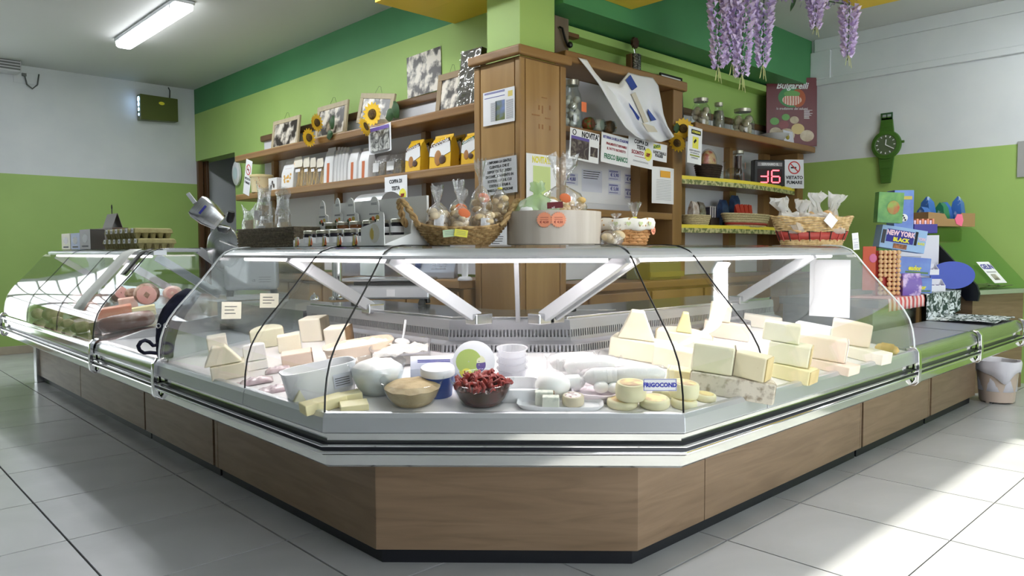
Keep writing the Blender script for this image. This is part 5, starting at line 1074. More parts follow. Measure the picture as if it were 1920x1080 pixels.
a = cheese('lowest long greenish block at the right sill', (1444, 1514, 682, 716), 'block', C_YE, C_RN, rot=-.35, d=.10); a2 = stack(a, 'long greenish block with rounded side, middle of its stack', (1432, 1506, 646, 692), 'block', C_GR, C_RN, rot=-.1, d=.10); stack(a2, 'square greenish block on top of its stack', (1424, 1490, 612, 652), 'block', C_GR, d=.08)
cheese('white paper wrapped block behind the blush block', (1488, 1552, 604, 634), 'block', M_PAPER, d=.08, rot=-.2)
a = cheese('flat blush slab beneath the big blush block', (1488, 1590, 666, 694), 'block', C_PK, rot=-.4, d=.12, hk=.6); stack(a, 'big blush block with white rounded end', (1488, 1576, 630, 676), 'block', C_PK, C_WH, rot=0, d=.10, hk=.9)
a = cheese('long flat ivory block near the right end cap', (1570, 1652, 646, 676), 'block', C_PA, rot=-.4, d=.11, hk=.7); stack(a, 'blush half wheel piece on the long flat block', (1552, 1622, 610, 658), 'quarter', C_PK, rot=0, d=.10, hk=.9)
cheese('yellow round end of salami by the right end glass', (1640, 1682, 640, 668), 'roll', mat('salami_end', (206, 178, 110), .5, col2=(170, 130, 70), scale=14), d=.07, name='salami', cat='salami')
# cards and papers on the glass
P, w, h = fy(1400, 1410, 485, 595, 4.0); P, w, h = fx(1517, 1593, 487, 594, 4.032); t = sheet('glass_notice', 'blank white sheet taped on the right end glass', 'notice', P, w, h, RL)
for lb, bx in (('white price card hung inside the left end glass', (415, 452, 566, 598)), ('cream price card beside the slicer body', (487, 522, 550, 577))):
    P, w, h = fy(*bx, 3.60); t = sheet('price_card', lb, 'price card', P, w, h, RR, mat('card_cream', (238, 234, 214), .6), roll=.05); lines(t, -w*.35, w*.3, [h*.3, h*.5, h*.7], M_INK, .004, ragged=.4)

# ------------------------------------------------------------------ meats
def meat(label, bx, shape, m, cut=None, dz=0, rot=0, d=None, hk=.85, name='meat_piece', cat='meat'):
    t = cheese(label, bx, shape, m, None, dz=dz, rot=rot, d=d, hk=hk, name=name, cat=cat)
    if cut and shape in ('ball', 'roll'):
        w, h = t['w'], t['h']
        b = MB(); b.ball((0, .0, 0), h*.42, 18, 6, sq=(1.0, .04, 1)); b.build('cut_face', cut, t, loc=(0, w*.04 if shape == 'ball' else -.002, h*.5), smooth=60)
    return t
K_HAM = mat('ham', (236, 186, 176), .4, col2=(226, 166, 158), scale=9, lo=.4, hi=.6); K_FAT = mat('pork_fat', (238, 214, 200), .4, col2=(206, 130, 110), scale=6)
K_DRK = mat('cured_meat', (150, 96, 74), .35, col2=(214, 190, 176), scale=7, lo=.45, hi=.6, bump=.2); K_OLV = mat('herbed_meat', (132, 116, 88), .4, col2=(196, 182, 154), scale=14, bump=.5); K_SAL = mat('salami_skin', (132, 92, 70), .5, col2=(190, 160, 140), scale=30)
meat('big pink mortadella with cut face in the meat case', (256, 302, 530, 574), 'ball', K_SAL, K_HAM, dz=.06, hk=.95, name='mortadella'); meat('pink cooked ham beside the mortadella', (314, 348, 535, 562), 'ball', K_FAT, K_HAM, dz=.08, hk=.95, name='cooked_ham')
meat('small pink ham end behind the mortadella', (224, 240, 540, 562), 'ball', K_SAL, K_HAM, dz=.08, hk=1.2, name='ham_end'); meat('dark net wrapped ham behind the mortadella', (236, 262, 538, 560), 'roll', K_SAL, dz=.08)
meat('peach coloured bacon slab behind the vacuum packed speck', (184, 248, 572, 604), 'block', mat('bacon', (232, 178, 152), .4, col2=(222, 140, 116), scale=5, stretch=(1, 1, 5)), d=.12); meat('yellow wrapped cheese piece in the meat case', (252, 292, 572, 594), 'block', C_YE, d=.08, dz=.02); meat('light bacon block under the small hams', (226, 258, 556, 578), 'block', K_FAT, d=.1, dz=.03)
t = meat('vacuum packed dark speck at the open end of the meat case', (194, 292, 586, 620), 'roll', K_DRK, rot=.1, hk=.9, name='vacuum_packed_speck'); w, h = t['w'], t['h']; r = h/2
b = MB(); b.loft([[(x, r+r*f_*1.08*math.cos(2*PI*i/14), r+r*f_*1.08*math.sin(2*PI*i/14)) for i in range(14)] for x, f_ in ((-w*.56, .3), (-w*.5, .8), (-w*.2, 1), (w*.2, 1), (w*.5, .8), (w*.56, .3))]); b.build('film', M_WRAP, t, smooth=60)
for lb, bx, sh, m in (('dark herbed ham nearest the far end glass', (62, 84, 575, 600), 'ball', K_OLV), ('olive green wrapped roll behind the herbed rolls', (84, 120, 572, 604), 'roll', K_OLV), ('dark cured ham under the paper strip', (130, 185, 565, 592), 'roll', K_DRK), ('first pale herbed roll along the meat case sill', (95, 120, 592, 610), 'roll', K_OLV), ('second pale herbed roll along the meat case sill', (116, 140, 596, 616), 'roll', K_OLV), ('third pale herbed roll along the meat case sill', (136, 172, 600, 626), 'roll', K_OLV), ('red brown meat piece beside the open end gasket', (172, 190, 600, 628), 'block', K_DRK), ('pale wrapped block behind the dark cured ham', (140, 176, 548, 570), 'block', K_FAT), ('brown smoked piece behind the olive roll', (92, 130, 556, 574), 'roll', K_SAL), ('dark smoked sausage behind the pale wrapped block', (176, 206, 548, 568), 'roll', K_SAL)):
    meat(lb, bx, sh, m, group=None) if False else meat(lb, bx, sh, m)
# paper strip and dark price rail laid on the meat glass
def glass_strip(label, y0, y1, z0, z1, m, name, off=.006, skew=0):
    pr = [p for p in GP if z0 <= p[1] <= z1 and p[0] > -.35]; b = MB(); n = len(pr)
    for q in (0,):
        rings = [[(XA-o-off*.8+dn, y, z+off*.6) for y in (y0+skew*i/n, y1+skew*i/n) for dn in (0,)] for i, (o, z) in enumerate(pr)]
        b.loft(rings, False, False)
    o = b.build(name, m, None, solid=.0015, smooth=60); return o
tag(glass_strip('', 5.02, 5.25, .76, 1.135, mat('grease_paper', (226, 226, 220), .6, bump=.4, bscale=20, scale=8), 'paper_strip', skew=.0), 'crumpled white paper strip hanging over the meat case glass', 'paper')
tag(glass_strip('', 4.80, 4.90, .98, 1.135, mat('dark_band', (52, 48, 46), .5), 'price_strip'), 'dark price strip stuck near the open end of the meat glass', 'strip')
# dark bag draped on the link counter
P0 = on_z(300, 668, .622); YP = P0.y
L_ = [(300, 668), (296, 640), (298, 610), (308, 580), (330, 556), (352, 545)]; R_ = [(318, 668), (322, 640), (330, 612), (345, 585), (360, 565), (372, 548)]
def bagpt(u, v):
    k = v*5; i = min(int(k), 4); f = k-i
    a = [L_[i][j]*(1-f)+L_[i+1][j]*f for j in (0, 1)]; c = [R_[i][j]*(1-f)+R_[i+1][j]*f for j in (0, 1)]
    p = on_y(a[0]*(1-u)+c[0]*u, a[1]*(1-u)+c[1]*u, YP); return p+Vector((0, -.05*math.sin(PI*u)-.012*noise.noise(Vector((u*4, v*9, 0))), 0))
t = thing('dark_bag', 'navy cloth bag with strap slumped on the low link counter', 'bag', P0)
b = MB(); b.grid(bagpt, 10, 20); b.build('cloth', M_NAVY, t, world=True, smooth=80, solid=.03)
sp_ = [(302, 640), (294, 647), (287, 648), (280, 641), (272, 638), (264, 641), (259, 649), (262, 657), (270, 662), (281, 661), (292, 662), (304, 663)]; b = MB(); b.tube([on_y(x, y, YP-.02) for x, y in sp_], .017, 8, flat=.5); b.build('strap', M_NAVY, t, world=True, smooth=60)
for x, y in ((297, 611), (311, 610)): b = MB(); b.tube([on_y(x+4*math.cos(a), y+4*math.sin(a), YP-.07) for a in [2*PI*i/10 for i in range(10)]], .003, 5, closed=True); b.build('eyelet', M_CHROME, t, world=True)
# ------------------------------------------------------------------ on top of the counters
TZ = 1.1405
M_WICK = mat('wicker', (196, 164, 112), .6, col2=(150, 116, 70), scale=50, lo=.35, hi=.65, bump=.3)
M_GWICK = mat('grey_wicker', (130, 118, 98), .8, col2=(96, 86, 70), scale=70, lo=.35, hi=.65, bump=.3)
M_OWICK = mat('orange_wicker', (220, 168, 112), .6, col2=(196, 140, 84), scale=40, bump=.3)
BREAD = mat('bread_roll', (226, 198, 148), .7, col2=(240, 222, 184), scale=12, bump=.3, bscale=60); BREADS = mat('speckled_bread', (226, 208, 176), .7, col2=(90, 70, 56), scale=46, lo=.6, hi=.68, bump=.3); BREADP = mat('pale_biscuit', (232, 214, 180), .7, col2=(208, 178, 130), scale=16, bump=.4)
M_BAG = clear('cellophane', (252, 252, 252), .13, .8, .10, haze=.10, crinkle=.8, cscale=28, power=2)
M_BAGM = clear('milky_bag', (250, 250, 250), .06, .4, .25, haze=.5, hcol=(255, 254, 253), crinkle=.8, cscale=30)
M_ORTAG = mat('orange_tag', (252, 164, 128), .6)
def woven(t, ring, rows, n, r, m, h, name='weave_row', amp=.006):
    """rows of willow woven round stakes; ring(f) -> (a,b) half axes at height fraction f"""
    for i in range(rows):
        f = i/(rows-1); a, b_ = ring(f); q = MB(); sg = 1 if i % 2 else -1
        q.tube([((a+sg*amp*math.cos(n/2*an))*math.cos(an), (b_+sg*amp*math.cos(n/2*an))*math.sin(an), h(f, an)) for an in [2*PI*j/(n*2) for j in range(n*2)]], r, 5, closed=True)
        q.build(name, m, t, smooth=60)
def stakes(t, ring, n, r, m, h):
    q = MB()
    for j in range(n):
        an = 2*PI*j/n; q.tube([(ring(f)[0]*math.cos(an), ring(f)[1]*math.sin(an), h(f, an)) for f in (0, .33, .66, 1)], r, 5)
    o = q.build('stakes', m, t, smooth=60); o['kind'] = 'stuff'
def tied_bag(label, P, w, h, lumps, m, group=None, film=None, depth_=.8, rot=(0, 0, 0), neck=.68, tagm=None, label_m=None, seed=0, tuft=.55, ls=.26, name='bread_bag', piece='roll', tie=None):
    t = thing(name, label, 'bag', P, rot=rot, group=group); rr = random.Random(seed+3)
    for i in range(lumps):
        a = i*2.4+seed; q = (w*.5-w*ls*.9)*(1 if i%5 else .25); b = MB(); s = w*ls*(.85+.3*rr.random())
        z = max(w*ls*.75, h*neck*(.12+.62*(i/max(1, lumps-1))))
        b.ball((q*math.cos(a), q*depth_*math.sin(a), z), s, 10, 7, sq=(1, .85, .72)); b.build(piece, m, t, smooth=70)
    n = 22; rings = []
    for f, r in ((0, .62), (.08, .9), (.3*neck/.68, 1.0), (.62*neck, 1.0), (.85*neck, .72), (.97*neck, .26), (neck, .14), (neck+.03, .16), (neck+(1-neck)*.35, .3), (neck+(1-neck)*.7, tuft*.9), (1, tuft)):
        ring = []
        for i in range(n):
            a = 2*PI*i/n; j = 1+(.10 if f < neck*.9 else .5)*noise.noise(Vector((math.cos(a)*2.2, math.sin(a)*2.2, f*5+seed)))*1.4
            zz = h*f + (h*.10*noise.noise(Vector((math.cos(a)*3, math.sin(a)*3, seed))) if f > .95 else 0)
            ring.append((w/2*r*j*math.cos(a), w/2*r*j*depth_*math.sin(a), max(0.001, zz)))
        rings.append(ring)
    b = MB(); b.loft(rings, False); b.build('film', film or M_BAG, t, smooth=50)
    if tie: b = MB(); b.tube([(w*.10*math.cos(2*PI*i/12), w*.09*math.sin(2*PI*i/12), h*neck) for i in range(12)], .004, 5, closed=True); b.build('tie', tie, t)
    if tagm: b = MB(); b.ball((0, 0, 0), .022, 12, 6, sq=(1.1, .08, .8)); b.build('oval_sticker', tagm, t, loc=(.01, -w*.5*depth_, h*neck*.75), rot=(.2, .4, 0))
    if label_m: MB().box(-w*.2, w*.2, -w*.52*depth_-.001, -w*.52*depth_, h*.14, h*.42).build('price_label', label_m, t, rot=(-.1, .05, 0))
    return t
# grey rectangular basket with bread bags, left arm
P, w, h = fx(447, 552, 428, 466, XA+.20, TZ)
t = thing('rectangular_basket', 'grey rectangular wicker basket at the left end of the counter top', 'basket', P, rot=(0, 0, RL)); d = .13; GB = P
rows = 12
for i in range(rows):
    z = .006+i*h/rows; q = MB(); pts = []
    for (ax, ay), (bx, by) in (((-w/2, 0), (w/2, 0)), ((w/2, 0), (w/2, d)), ((w/2, d), (-w/2, d)), ((-w/2, d), (-w/2, 0))):
        for j in range(14): f = j/14; k = .003*(-1)**(j+i); nx, ny = (0, k) if ay == by else (k, 0); pts.append((ax+(bx-ax)*f+nx, ay+(by-ay)*f+ny, z))
    q.tube(pts, h/rows*.55, 5, closed=True); q.build('weave_row', M_GWICK, t, smooth=60)
MB().box(-w/2, w/2, 0, d, 0, .006).build('bottom', M_GWICK, t)
CR_ = BREADP
def flat_bag(label, P, w, h, rot, m, group, seed, lab=True, film=None):
    t = thing('biscuit_bag', label, 'bag', P, rot=rot, group=group)
    b = MB(); b.grid(lambda u, v: ((u-.5)*w*.8, -.018*math.sin(PI*u)*math.sin(PI*min(1, v*1.0))-.003*noise.noise(Vector((u*9, v*9, seed))), h*(.05+.62*v)), 12, 12); b.grid(lambda u, v: ((u-.5)*w*.8, .018*math.sin(PI*u)*math.sin(PI*v), h*(.05+.62*v)), 8, 8); b.build('crispbread', m, t, smooth=70)
    b = MB(); b.loft([[(w/2*s*math.cos(a)*(1+.05*math.sin(3*a+seed)), dd*math.sin(a), h*z+(.02*math.sin(2*a+seed) if z > .95 else 0)) for a in [2*PI*i/16 for i in range(16)]] for s, dd, z in ((.9, .015, 0), (1, .027, .3), (1, .026, .6), (.9, .014, .75), (1.0, .010, .88), (1.12, .024, 1))], False); b.build('film', film or M_BAG, t, smooth=50)
    if lab: MB().box(-w*.3, w*.3, -.030, -.029, h*.42, h*.58).build('paper_label', M_PAPER, t)
    return t
for i, (lb, px, yt, w_, dp) in enumerate((('low clear bag of crispbread at the slicer end of the grey basket', 467, 392, .13, .036), ('tall leaning crispbread bag with paper label in the grey basket', 492, 352, .15, .096), ('wide front crispbread bag in the grey basket', 500, 400, .15, .036), ('crispbread bag leaning toward the jar display', 528, 362, .13, .096), ('crumpled small bag at the jar end of the grey basket', 533, 398, .11, .036))):
    q = on_x(px, 440, GB.x+dp); q.z = TZ+.0065; hh = on_x(px, yt, GB.x+dp).z-q.z
    flat_bag(lb, q, w_, hh*1.05, (0, .10 if i in (1, 3) else 0, RL), CR_, 'crispbread bags in the grey basket', i, lab=i in (1, 2))
# jar display
P, w, h = fx(550, 722, 418, 466, XA+.15, TZ); JP = P
t = thing('jar_display', 'white stepped cardboard display box full of small jars', 'display box', P, rot=(0, 0, RL))
M_CARD = mat('white_card', (242, 242, 240), .5)
b = MB(); b.prismx([(0, 0), (.21, 0), (.21, h*1.05), (.125, h*1.05), (.12, h*.5), (.0, h*.05)], w/2-.004, w/2); b.build('side_wall', M_CARD, t); b = MB(); b.prismx([(0, 0), (.21, 0), (.21, h*1.05), (.12, h*.5), (.0, h*.3)], -w/2, -w/2+.004); b.build('side_wall', M_CARD, t)
MB().box(-w/2+.004, w/2-.004, .105, .21, 0, h*.45).build('step', M_CARD, t); MB().box(-w/2+.004, w/2-.004, .004, .104, 0, .004).build('base', M_CARD, t); MB().box(-w/2+.004, w/2-.004, .2, .21, h*.45, h*2.1).build('back_card', M_CARD, t)
M_OD = mat('orange_drop', (236, 120, 60), .5); M_YD = mat('olive_drop', (206, 180, 70), .5)
for i in range(5):
    x = -w/2+w*.02+i*w*.165
    b = MB(); b.prismy([(x, 0), (x+w*.05, 0), (x+w*.05, h*.42), (x+w*.03, h*.46), (x, h*.4)], 0, .003); b.build('front_tab', M_CARD, t)
    b = MB(); b.prismy([(x+w*.005, h*.02), (x+w*.03, h*.02), (x+w*.028, h*.22), (x+w*.016, h*.48), (x+w*.012, h*.22)], -.001, -.0002); b.build('yellow_print', M_YD, t); b = MB(); b.prismy([(x+w*.032, h*.08), (x+w*.052, h*.05), (x+w*.055, h*.18), (x+w*.044, h*.4)], -.001, -.0002); b.build('orange_print', M_OD, t)
MB().box(-w/2+.004, w/2-.004, .0, .003, 0, h*.16).build('front_lip', M_CARD, t)
b = MB(); b.prismy([(w*.28, 0), (w*.5, 0), (w*.5, h*1.25), (w*.44, h*.98), (w*.28, h*.75)], -.004, -.001); b.build('side_flap', M_CARD, t); b = MB(); b.ball((w*.41, -.0045, h*.5), w*.05, 14, 8, sq=(1, .05, 1)); b.build('printed_plate', mat('plate_print', (224, 220, 206), .5), t); b = MB(); b.ball((w*.395, -.0055, h*.48), w*.025, 12, 8, sq=(1, .05, 1.3)); b.build('printed_pear', M_YD, t)
def small_jar(label, loc, m, group):
    j = thing('preserve_jar', label, 'jar', loc, rot=(0, 0, RL), group=group)
    b = MB(); j.scale = (1.2, 1.2, 1.3); b.lathe([(.021, 0), (.023, .004), (.023, .034), (.02, .039)], 16); b.build('glass', m, j, smooth=40); b = MB(); b.lathe([(.0235, .008), (.0236, .009), (.0236, .026), (.0235, .027)], 16, caps=False); b.build('label', M_PAPER, j, smooth=50); b = MB(); b.lathe([(.022, .039), (.0225, .048), (.02, .05), (.002, .05)], 16); b.build('lid', M_LIDW, j, smooth=40); return j
JM = [mat('dark_preserve', (30, 26, 36), .12), mat('amber_preserve', (120, 70, 30), .12), mat('green_preserve', (70, 66, 36), .12)]
sgn = lambda x, y: JP+Vector((y, -x, 0))      # local (x right, y back) for a thing facing -X
ORD = ('first', 'second', 'third', 'fourth', 'fifth', 'sixth')
for r_, (yy, zz, n) in enumerate(((.05, .004, 5), (.155, h*.45, 6))):
    for i in range(n):
        x = -w*.42+i*w*(.155 if r_ == 0 else .145); small_jar(('lower' if r_ == 0 else 'upper')+' row jar, '+ORD[i]+' from the grey basket', sgn(x, yy)+Vector((0, 0, zz+.001)), JM[(0, 0, 0, 0, 0)[i] if r_ == 0 else (2, 1, 1, 0, 0, 0)[i]], 'jars in the stepped display')
for i, (lb, x0, x1, y0, y1) in enumerate((('white gift carton with rounded top at the basket end of jar display', 592, 617, 376, 424), ('white gift carton before the purple labelled container', 622, 644, 371, 422), ('white gift carton in the middle of the jar display', 642, 674, 371, 420), ('white gift carton leaning at the bread basket end', 682, 722, 368, 418))):
    q, ww, hh = fx(x0, x1, y0, y1, JP.x+.185, None); q.z = TZ+h*.45+.001; hh = on_x((x0+x1)/2, y0, JP.x+.185).z-q.z
    g = thing('gift_carton', lb, 'carton', q, rot=(0, 0, RL), group='gift cartons on the jar display'); ww *= .9
    b = MB(); W2 = ww*.5; b.prismy([(-W2, 0), (W2, 0), (W2*.92, hh*.58), (W2*.5, hh*.62)]+[(W2*.5*math.cos(a), hh*.72+hh*.28*math.sin(a)) for a in [PI*i_/8 for i_ in range(1, 8)]]+[(-W2*.5, hh*.62), (-W2*.92, hh*.58)], 0, .004); b.build('card_front', M_CARD, g); b = MB(); b.prismx([(.0041, 0), (.012, 0), (.0041, hh*.58)], -W2*.94, W2*.94); b.build('card_back', M_CARD, g)
    for x, z, m in ((-.3, .40, M_LEAF), (.1, .36, M_INK), (.35, .46, M_YD), (-.1, .43, M_OD)): b = MB(); b.ball((W2*x, -.0006, hh*z), W2*.2, 10, 6, sq=(1, .05, .8)); b.build('printed_spot', m, g)
    lines(g, -W2*.5, W2*.5, [hh*.56, hh*.54], MATS['newsprint'], .003, y=-.0006); lines(g, -W2*.3, W2*.3, [hh*.82, hh*.79], MATS['newsprint'], .003, y=-.0006)
# oval bread basket on the chamfer
D1 = DP+.30
def cham(px): p = on_d(px, 465, D1); p.z = TZ; return p
P = cham(851) + Vector((.04, .04, 0)); W1 = px2m(170, P)/2
t = thing('oval_basket', 'big oval wicker basket of bread rolls with two twisted handles', 'basket', P, rot=(0, 0, RC+.12))
hb = px2m(27, P); rg = lambda f: (W1*(.62+.40*f), .135*(.66+.36*f)); hz_ = lambda f, an: .008+hb*f+.028*f*f*abs(math.cos(an))**3
woven(t, rg, 9, 40, .0062, M_WICK, hz_); stakes(t, rg, 40, .0042, M_WICK, hz_)
b = MB(); b.lathe([(W1*.6, .003), (W1*.6, .008)], 30, sy=.14*.66/(W1*.6)); b.build('bottom', M_WICK, t)
for s in (-1, 1):
    for k in range(2):
        b = MB(); pts = []
        for i in range(31):
            f = i/30; a = PI*f; ph = f*30+k*PI
            pts.append((s*(W1*.90+.075*math.sin(a*.75)+.008*math.cos(ph)), -.085+.15*f+.007*math.sin(ph), hb+.02+.10*math.sin(a)))
        b.tube(pts, .0075, 6); b.build('handle_strand', M_WICK, t, smooth=60)
for i, (lb, dx, dy, z, w_, h_, m, tg, lm) in enumerate((('bag of seeded rolls at the handle end with paper label', -.086, -.046, .030, .092, .20, BREADS, None, M_PAPER), ('bag of crusty rolls with orange oval sticker at the front', .004, -.050, .026, .088, .19, BREADP, M_OR, None), ('bag of rolls with orange sticker behind the front bags', -.004, .044, .03, .086, .23, BREADP, M_OR, None),
        ('tall bag of golden rolls with open cellophane tuft', .085, .044, .03, .09, .31, BREAD, M_OR, None), ('bag of golden rolls tied with yellow ribbon', .158, .0, .068, .07, .23, BREAD, None, None), ('bag of long biscuits with square price label', .092, -.046, .030, .088, .17, BREAD, None, M_PAPER), ('small clear bag between seeded and golden rolls', -.09, .044, .03, .086, .19, BREADP, None, None))):
    q = P + Matrix.Rotation(RC+.12, 3, 'Z') @ Vector((dx, dy, z))
    tied_bag(lb, q, w_, h_, 10, m, 'bread bags in the oval basket', depth_=.8, rot=(.0, .0, RC+.12), tagm=tg, label_m=lm, seed=i*7, tie=mat('yellow_tie', (240, 230, 90), .5) if 'ribbon' in lb else None)
for lb, dx, m, r_ in (('yellow sticky note on the oval basket front', .035, MATS['burst_yellow'], .15), ('pale green sticky note tucked behind the yellow one', -.005, mat('pale_green_note', (206, 228, 190), .6), -.1)):
    q = P + Matrix.Rotation(RC, 3, 'Z') @ Vector((dx-.02, -.152 if 'yellow' == lb[:6] else -.149, hb*.55)); s = sheet('sticky_note', lb, 'note', q, .05, .028, RC, m, tilt=-.2, roll=r_); lines(s, -.018, .018, [.008, .014, .02], MATS['ink_grey'], .001)
# round wooden box
P = cham(1040) + Vector((.07, .07, 0)); r = px2m(176, P)/2; hb = px2m(61, P)
t = thing('round_wooden_box', 'round pale wooden box with two orange star price tags', 'box', P, rot=(0, 0, RC)); WB = P
b = MB(); b.lathe([(r*.97, 0), (r, .004), (r, hb), (r-.005, hb), (r-.005, .006), (.002, .006)], 48); b.build('box', mat('pale_veneer', (214, 204, 192), .5, col2=(196, 184, 170), scale=5, stretch=(3, 3, .2), dist=.5), t, smooth=40)
def star(parent, loc, R0, rot, txt=True, name='star_tag'):
    b = MB(); b.prismy([((R0 if i % 2 else R0*.82)*math.cos(2*PI*i/40), (R0 if i % 2 else R0*.82)*math.sin(2*PI*i/40)) for i in range(40)], -.0006, .0006); s = b.build(name, M_ORTAG, parent, loc, rot)
    if txt: lines(s, -R0*.5, R0*.5, [R0*.25, 0], M_INKR, .0012, y=-.001); text('€ 4,50', R0*.4, M_INKR, s, (0, -.001, -R0*.3))
    return s
for a in (-.22, .06): star(t, (r*1.01*math.sin(a), -r*1.01*math.cos(a), hb*.72), px2m(14.5, P), (0, 0, a))
Rz = Matrix.Rotation(RC, 3, 'Z')
tied_bag('pale green tied bag with red label in the wooden box', P+Rz @ Vector((-.065, -.085, .02)), .18, .22, 5, C_WH, None, film=clear('green_bag', (226, 240, 214), .08, .4, .2, haze=.35, hcol=(214, 236, 200), crinkle=.5), rot=(0, 0, RC), neck=.8, tuft=.3, depth_=.6, name='gift_bag', piece='content', seed=3)
o = MB().box(-.03, .03, -.001, .001, -.012, .012).build('red_label', mat('maroon_print', (120, 50, 56), .4, col2=(230, 220, 220), scale=40, lo=.6, hi=.65), None, P+Rz @ Vector((.0, -.147, .150)), (0, -.06, RC)); tag(o, 'red printed name label hanging on the pale green bag', 'label')
tied_bag('big cellophane bag of pasta with tall tuft in the wooden box', P+Rz @ Vector((.035, .052, .012)), .20, .35, 40, mat('golden_pasta', (236, 206, 140), .6, col2=(216, 178, 104), scale=26, bump=.4), rot=(0, 0, RC), neck=.66, tuft=.6, depth_=.75, name='gift_bag', piece='pasta', ls=.11, seed=9, tagm=M_OR)
tied_bag('small crumpled cellophane bag leaning out of the wooden box', P+Rz @ Vector((r*1.02+.03, -.04, .0)), .09, .085, 3, BREADP, rot=(0, .2, RC), name='gift_bag', piece='biscuit', seed=14)
# lined basket
P = on_y(1186, 458, YB+.30); P.z = TZ; W2 = px2m(100, P)/2
P = P+Vector((-.02, .02, 0)); hb = px2m(48, P)
t = thing('lined_basket', 'small orange woven basket lined with heart print cloth', 'basket', P, rot=(0, 0, RC)); rg = lambda f: (W2*(.72+.24*f), .075*(.75+.25*f)); hz_ = lambda f, an: .006+hb*.72*f
woven(t, rg, 7, 26, .006, M_OWICK, hz_, amp=.004); stakes(t, rg, 26, .0045, M_OWICK, hz_)
b = MB(); b.lathe([(W2*.7, .002), (W2*.7, .006)], 26, sy=.075*.75/(W2*.72)); b.build('bottom', M_OWICK, t)
M_HEART = mat('heart_cloth', (206, 160, 100), .8, col2=(246, 240, 228), scale=50, vor=True, lo=.14, hi=.24)
n = 40; b = MB(); b.loft([[((W2*r_+.004*math.sin(9*a))*math.cos(a), (.078*r_+.004*math.sin(9*a))*math.sin(a), hb*z+.003*math.sin(7*a)) for a in [2*PI*i/n for i in range(n)]] for r_, z in ((.97, .55), (1.07, .62), (1.1, .85), (1.04, 1.0), (.94, 1.0), (.9, .8))], False); b.build('cloth_liner', M_HEART, t, smooth=60, solid=.002)
for i, a in enumerate((-2.0, -1.57, -1.15, -.75)):
    hp = [(.010*16*math.sin(q)**3/16, .010*(13*math.cos(q)-5*math.cos(2*q)-2*math.cos(3*q)-math.cos(4*q))/16) for q in [2*PI*k/16 for k in range(16)]]
    b = MB(); b.prismy(hp, -.0005, .0005); b.build('heart', mat('heart_green', (206, 214, 160), .7), t, loc=(W2*1.115*math.cos(a), .0885*math.sin(a)-.004, hb*.8), rot=(0, 0, a+PI/2))
star(t, (W2*.98, -.035, hb*.55), .018, (0, .2, .9), name='star_tag')
tied_bag('round biscuit bag in the lined basket with flared cellophane tuft', P+Rz @ Vector((.036, .0, hb*.45)), .072, .125, 4, BREADP, rot=(0, 0, RC), tuft=.7, neck=.5, seed=21, name='biscuit_bag', piece='biscuit', tie=M_IV if False else MATS['yellow_tie'])
tied_bag('flat clear biscuit bag at the wooden box side of the lined basket', P+Rz @ Vector((-.04, .0, hb*.45)), .072, .08, 4, BREADP, rot=(0, 0, RC), seed=24, name='biscuit_bag', piece='biscuit')
# taralli basket, right arm
P = on_y(1522, 452, YB+.30); P.z = TZ; W3 = px2m(158, P)/2; hb = px2m(48, P)
t = thing('banded_basket', 'oval basket with red ribbon band piled with taralli bags', 'basket', P, rot=(0, 0, RC*.8)); rg = lambda f: (W3*(.74+.26*f), .10*(.78+.22*f)); hz_ = lambda f, an: .006+hb*f+.012*f*abs(math.cos(an))**4
M_RED = mat('red_ribbon', (176, 62, 52), .5)
M_TW = mat('taralli_wicker', (226, 198, 148), .6, col2=(186, 152, 100), scale=50, bump=.3)
b = MB(); n = 44; b.loft([[((rg(f)[0]+.002)*math.cos(a), (rg(f)[1]+.002)*math.sin(a), hz_(f, a)) for a in [2*PI*i/n for i in range(n)]] for f in (.16, .46)], False); b.build('red_band', M_RED, t, smooth=60, solid=.002)
for i in (0, .07, .14): q = MB(); a_, b2_ = rg(i); q.tube([(a_*math.cos(2*PI*j/60), (b2_+.002*(-1)**j)*math.sin(2*PI*j/60), hz_(i, 0)) for j in range(60)], .006, 5, closed=True); q.build('weave_row', M_TW, t, smooth=60)
for i in range(7):
    f = .52+i*.08; a_, b2_ = rg(f); q = MB(); q.tube([((a_+.003*math.sin(11*an+i))*math.cos(an), (b2_+.004*math.sin(13*an+i*2))*math.sin(an), hz_(f, an)+.003*math.sin(9*an+i)) for an in [2*PI*j/60 for j in range(60)]], .006, 5, closed=True); q.build('weave_row', M_TW, t, smooth=60)
for j in range(20):
    an = 2*PI*j/20; q = MB(); q.tube([((rg(f)[0]+.005)*math.cos(an), (rg(f)[1]+.005)*math.sin(an), hz_(f, an)) for f in (.12, .3, .5)], .003, 5); q.build('stake', M_RED if j % 2 else M_DWICK, t)
b = MB(); b.lathe([(W3*.72, .002), (W3*.72, .006)], 30, sy=.1*.78/(W3*.74)); b.build('bottom', M_TW, t)
TAR = mat('taralli', (214, 164, 104), .6, col2=(232, 196, 146), scale=20, bump=.3); Rz2 = Matrix.Rotation(RC*.8, 3, 'Z')
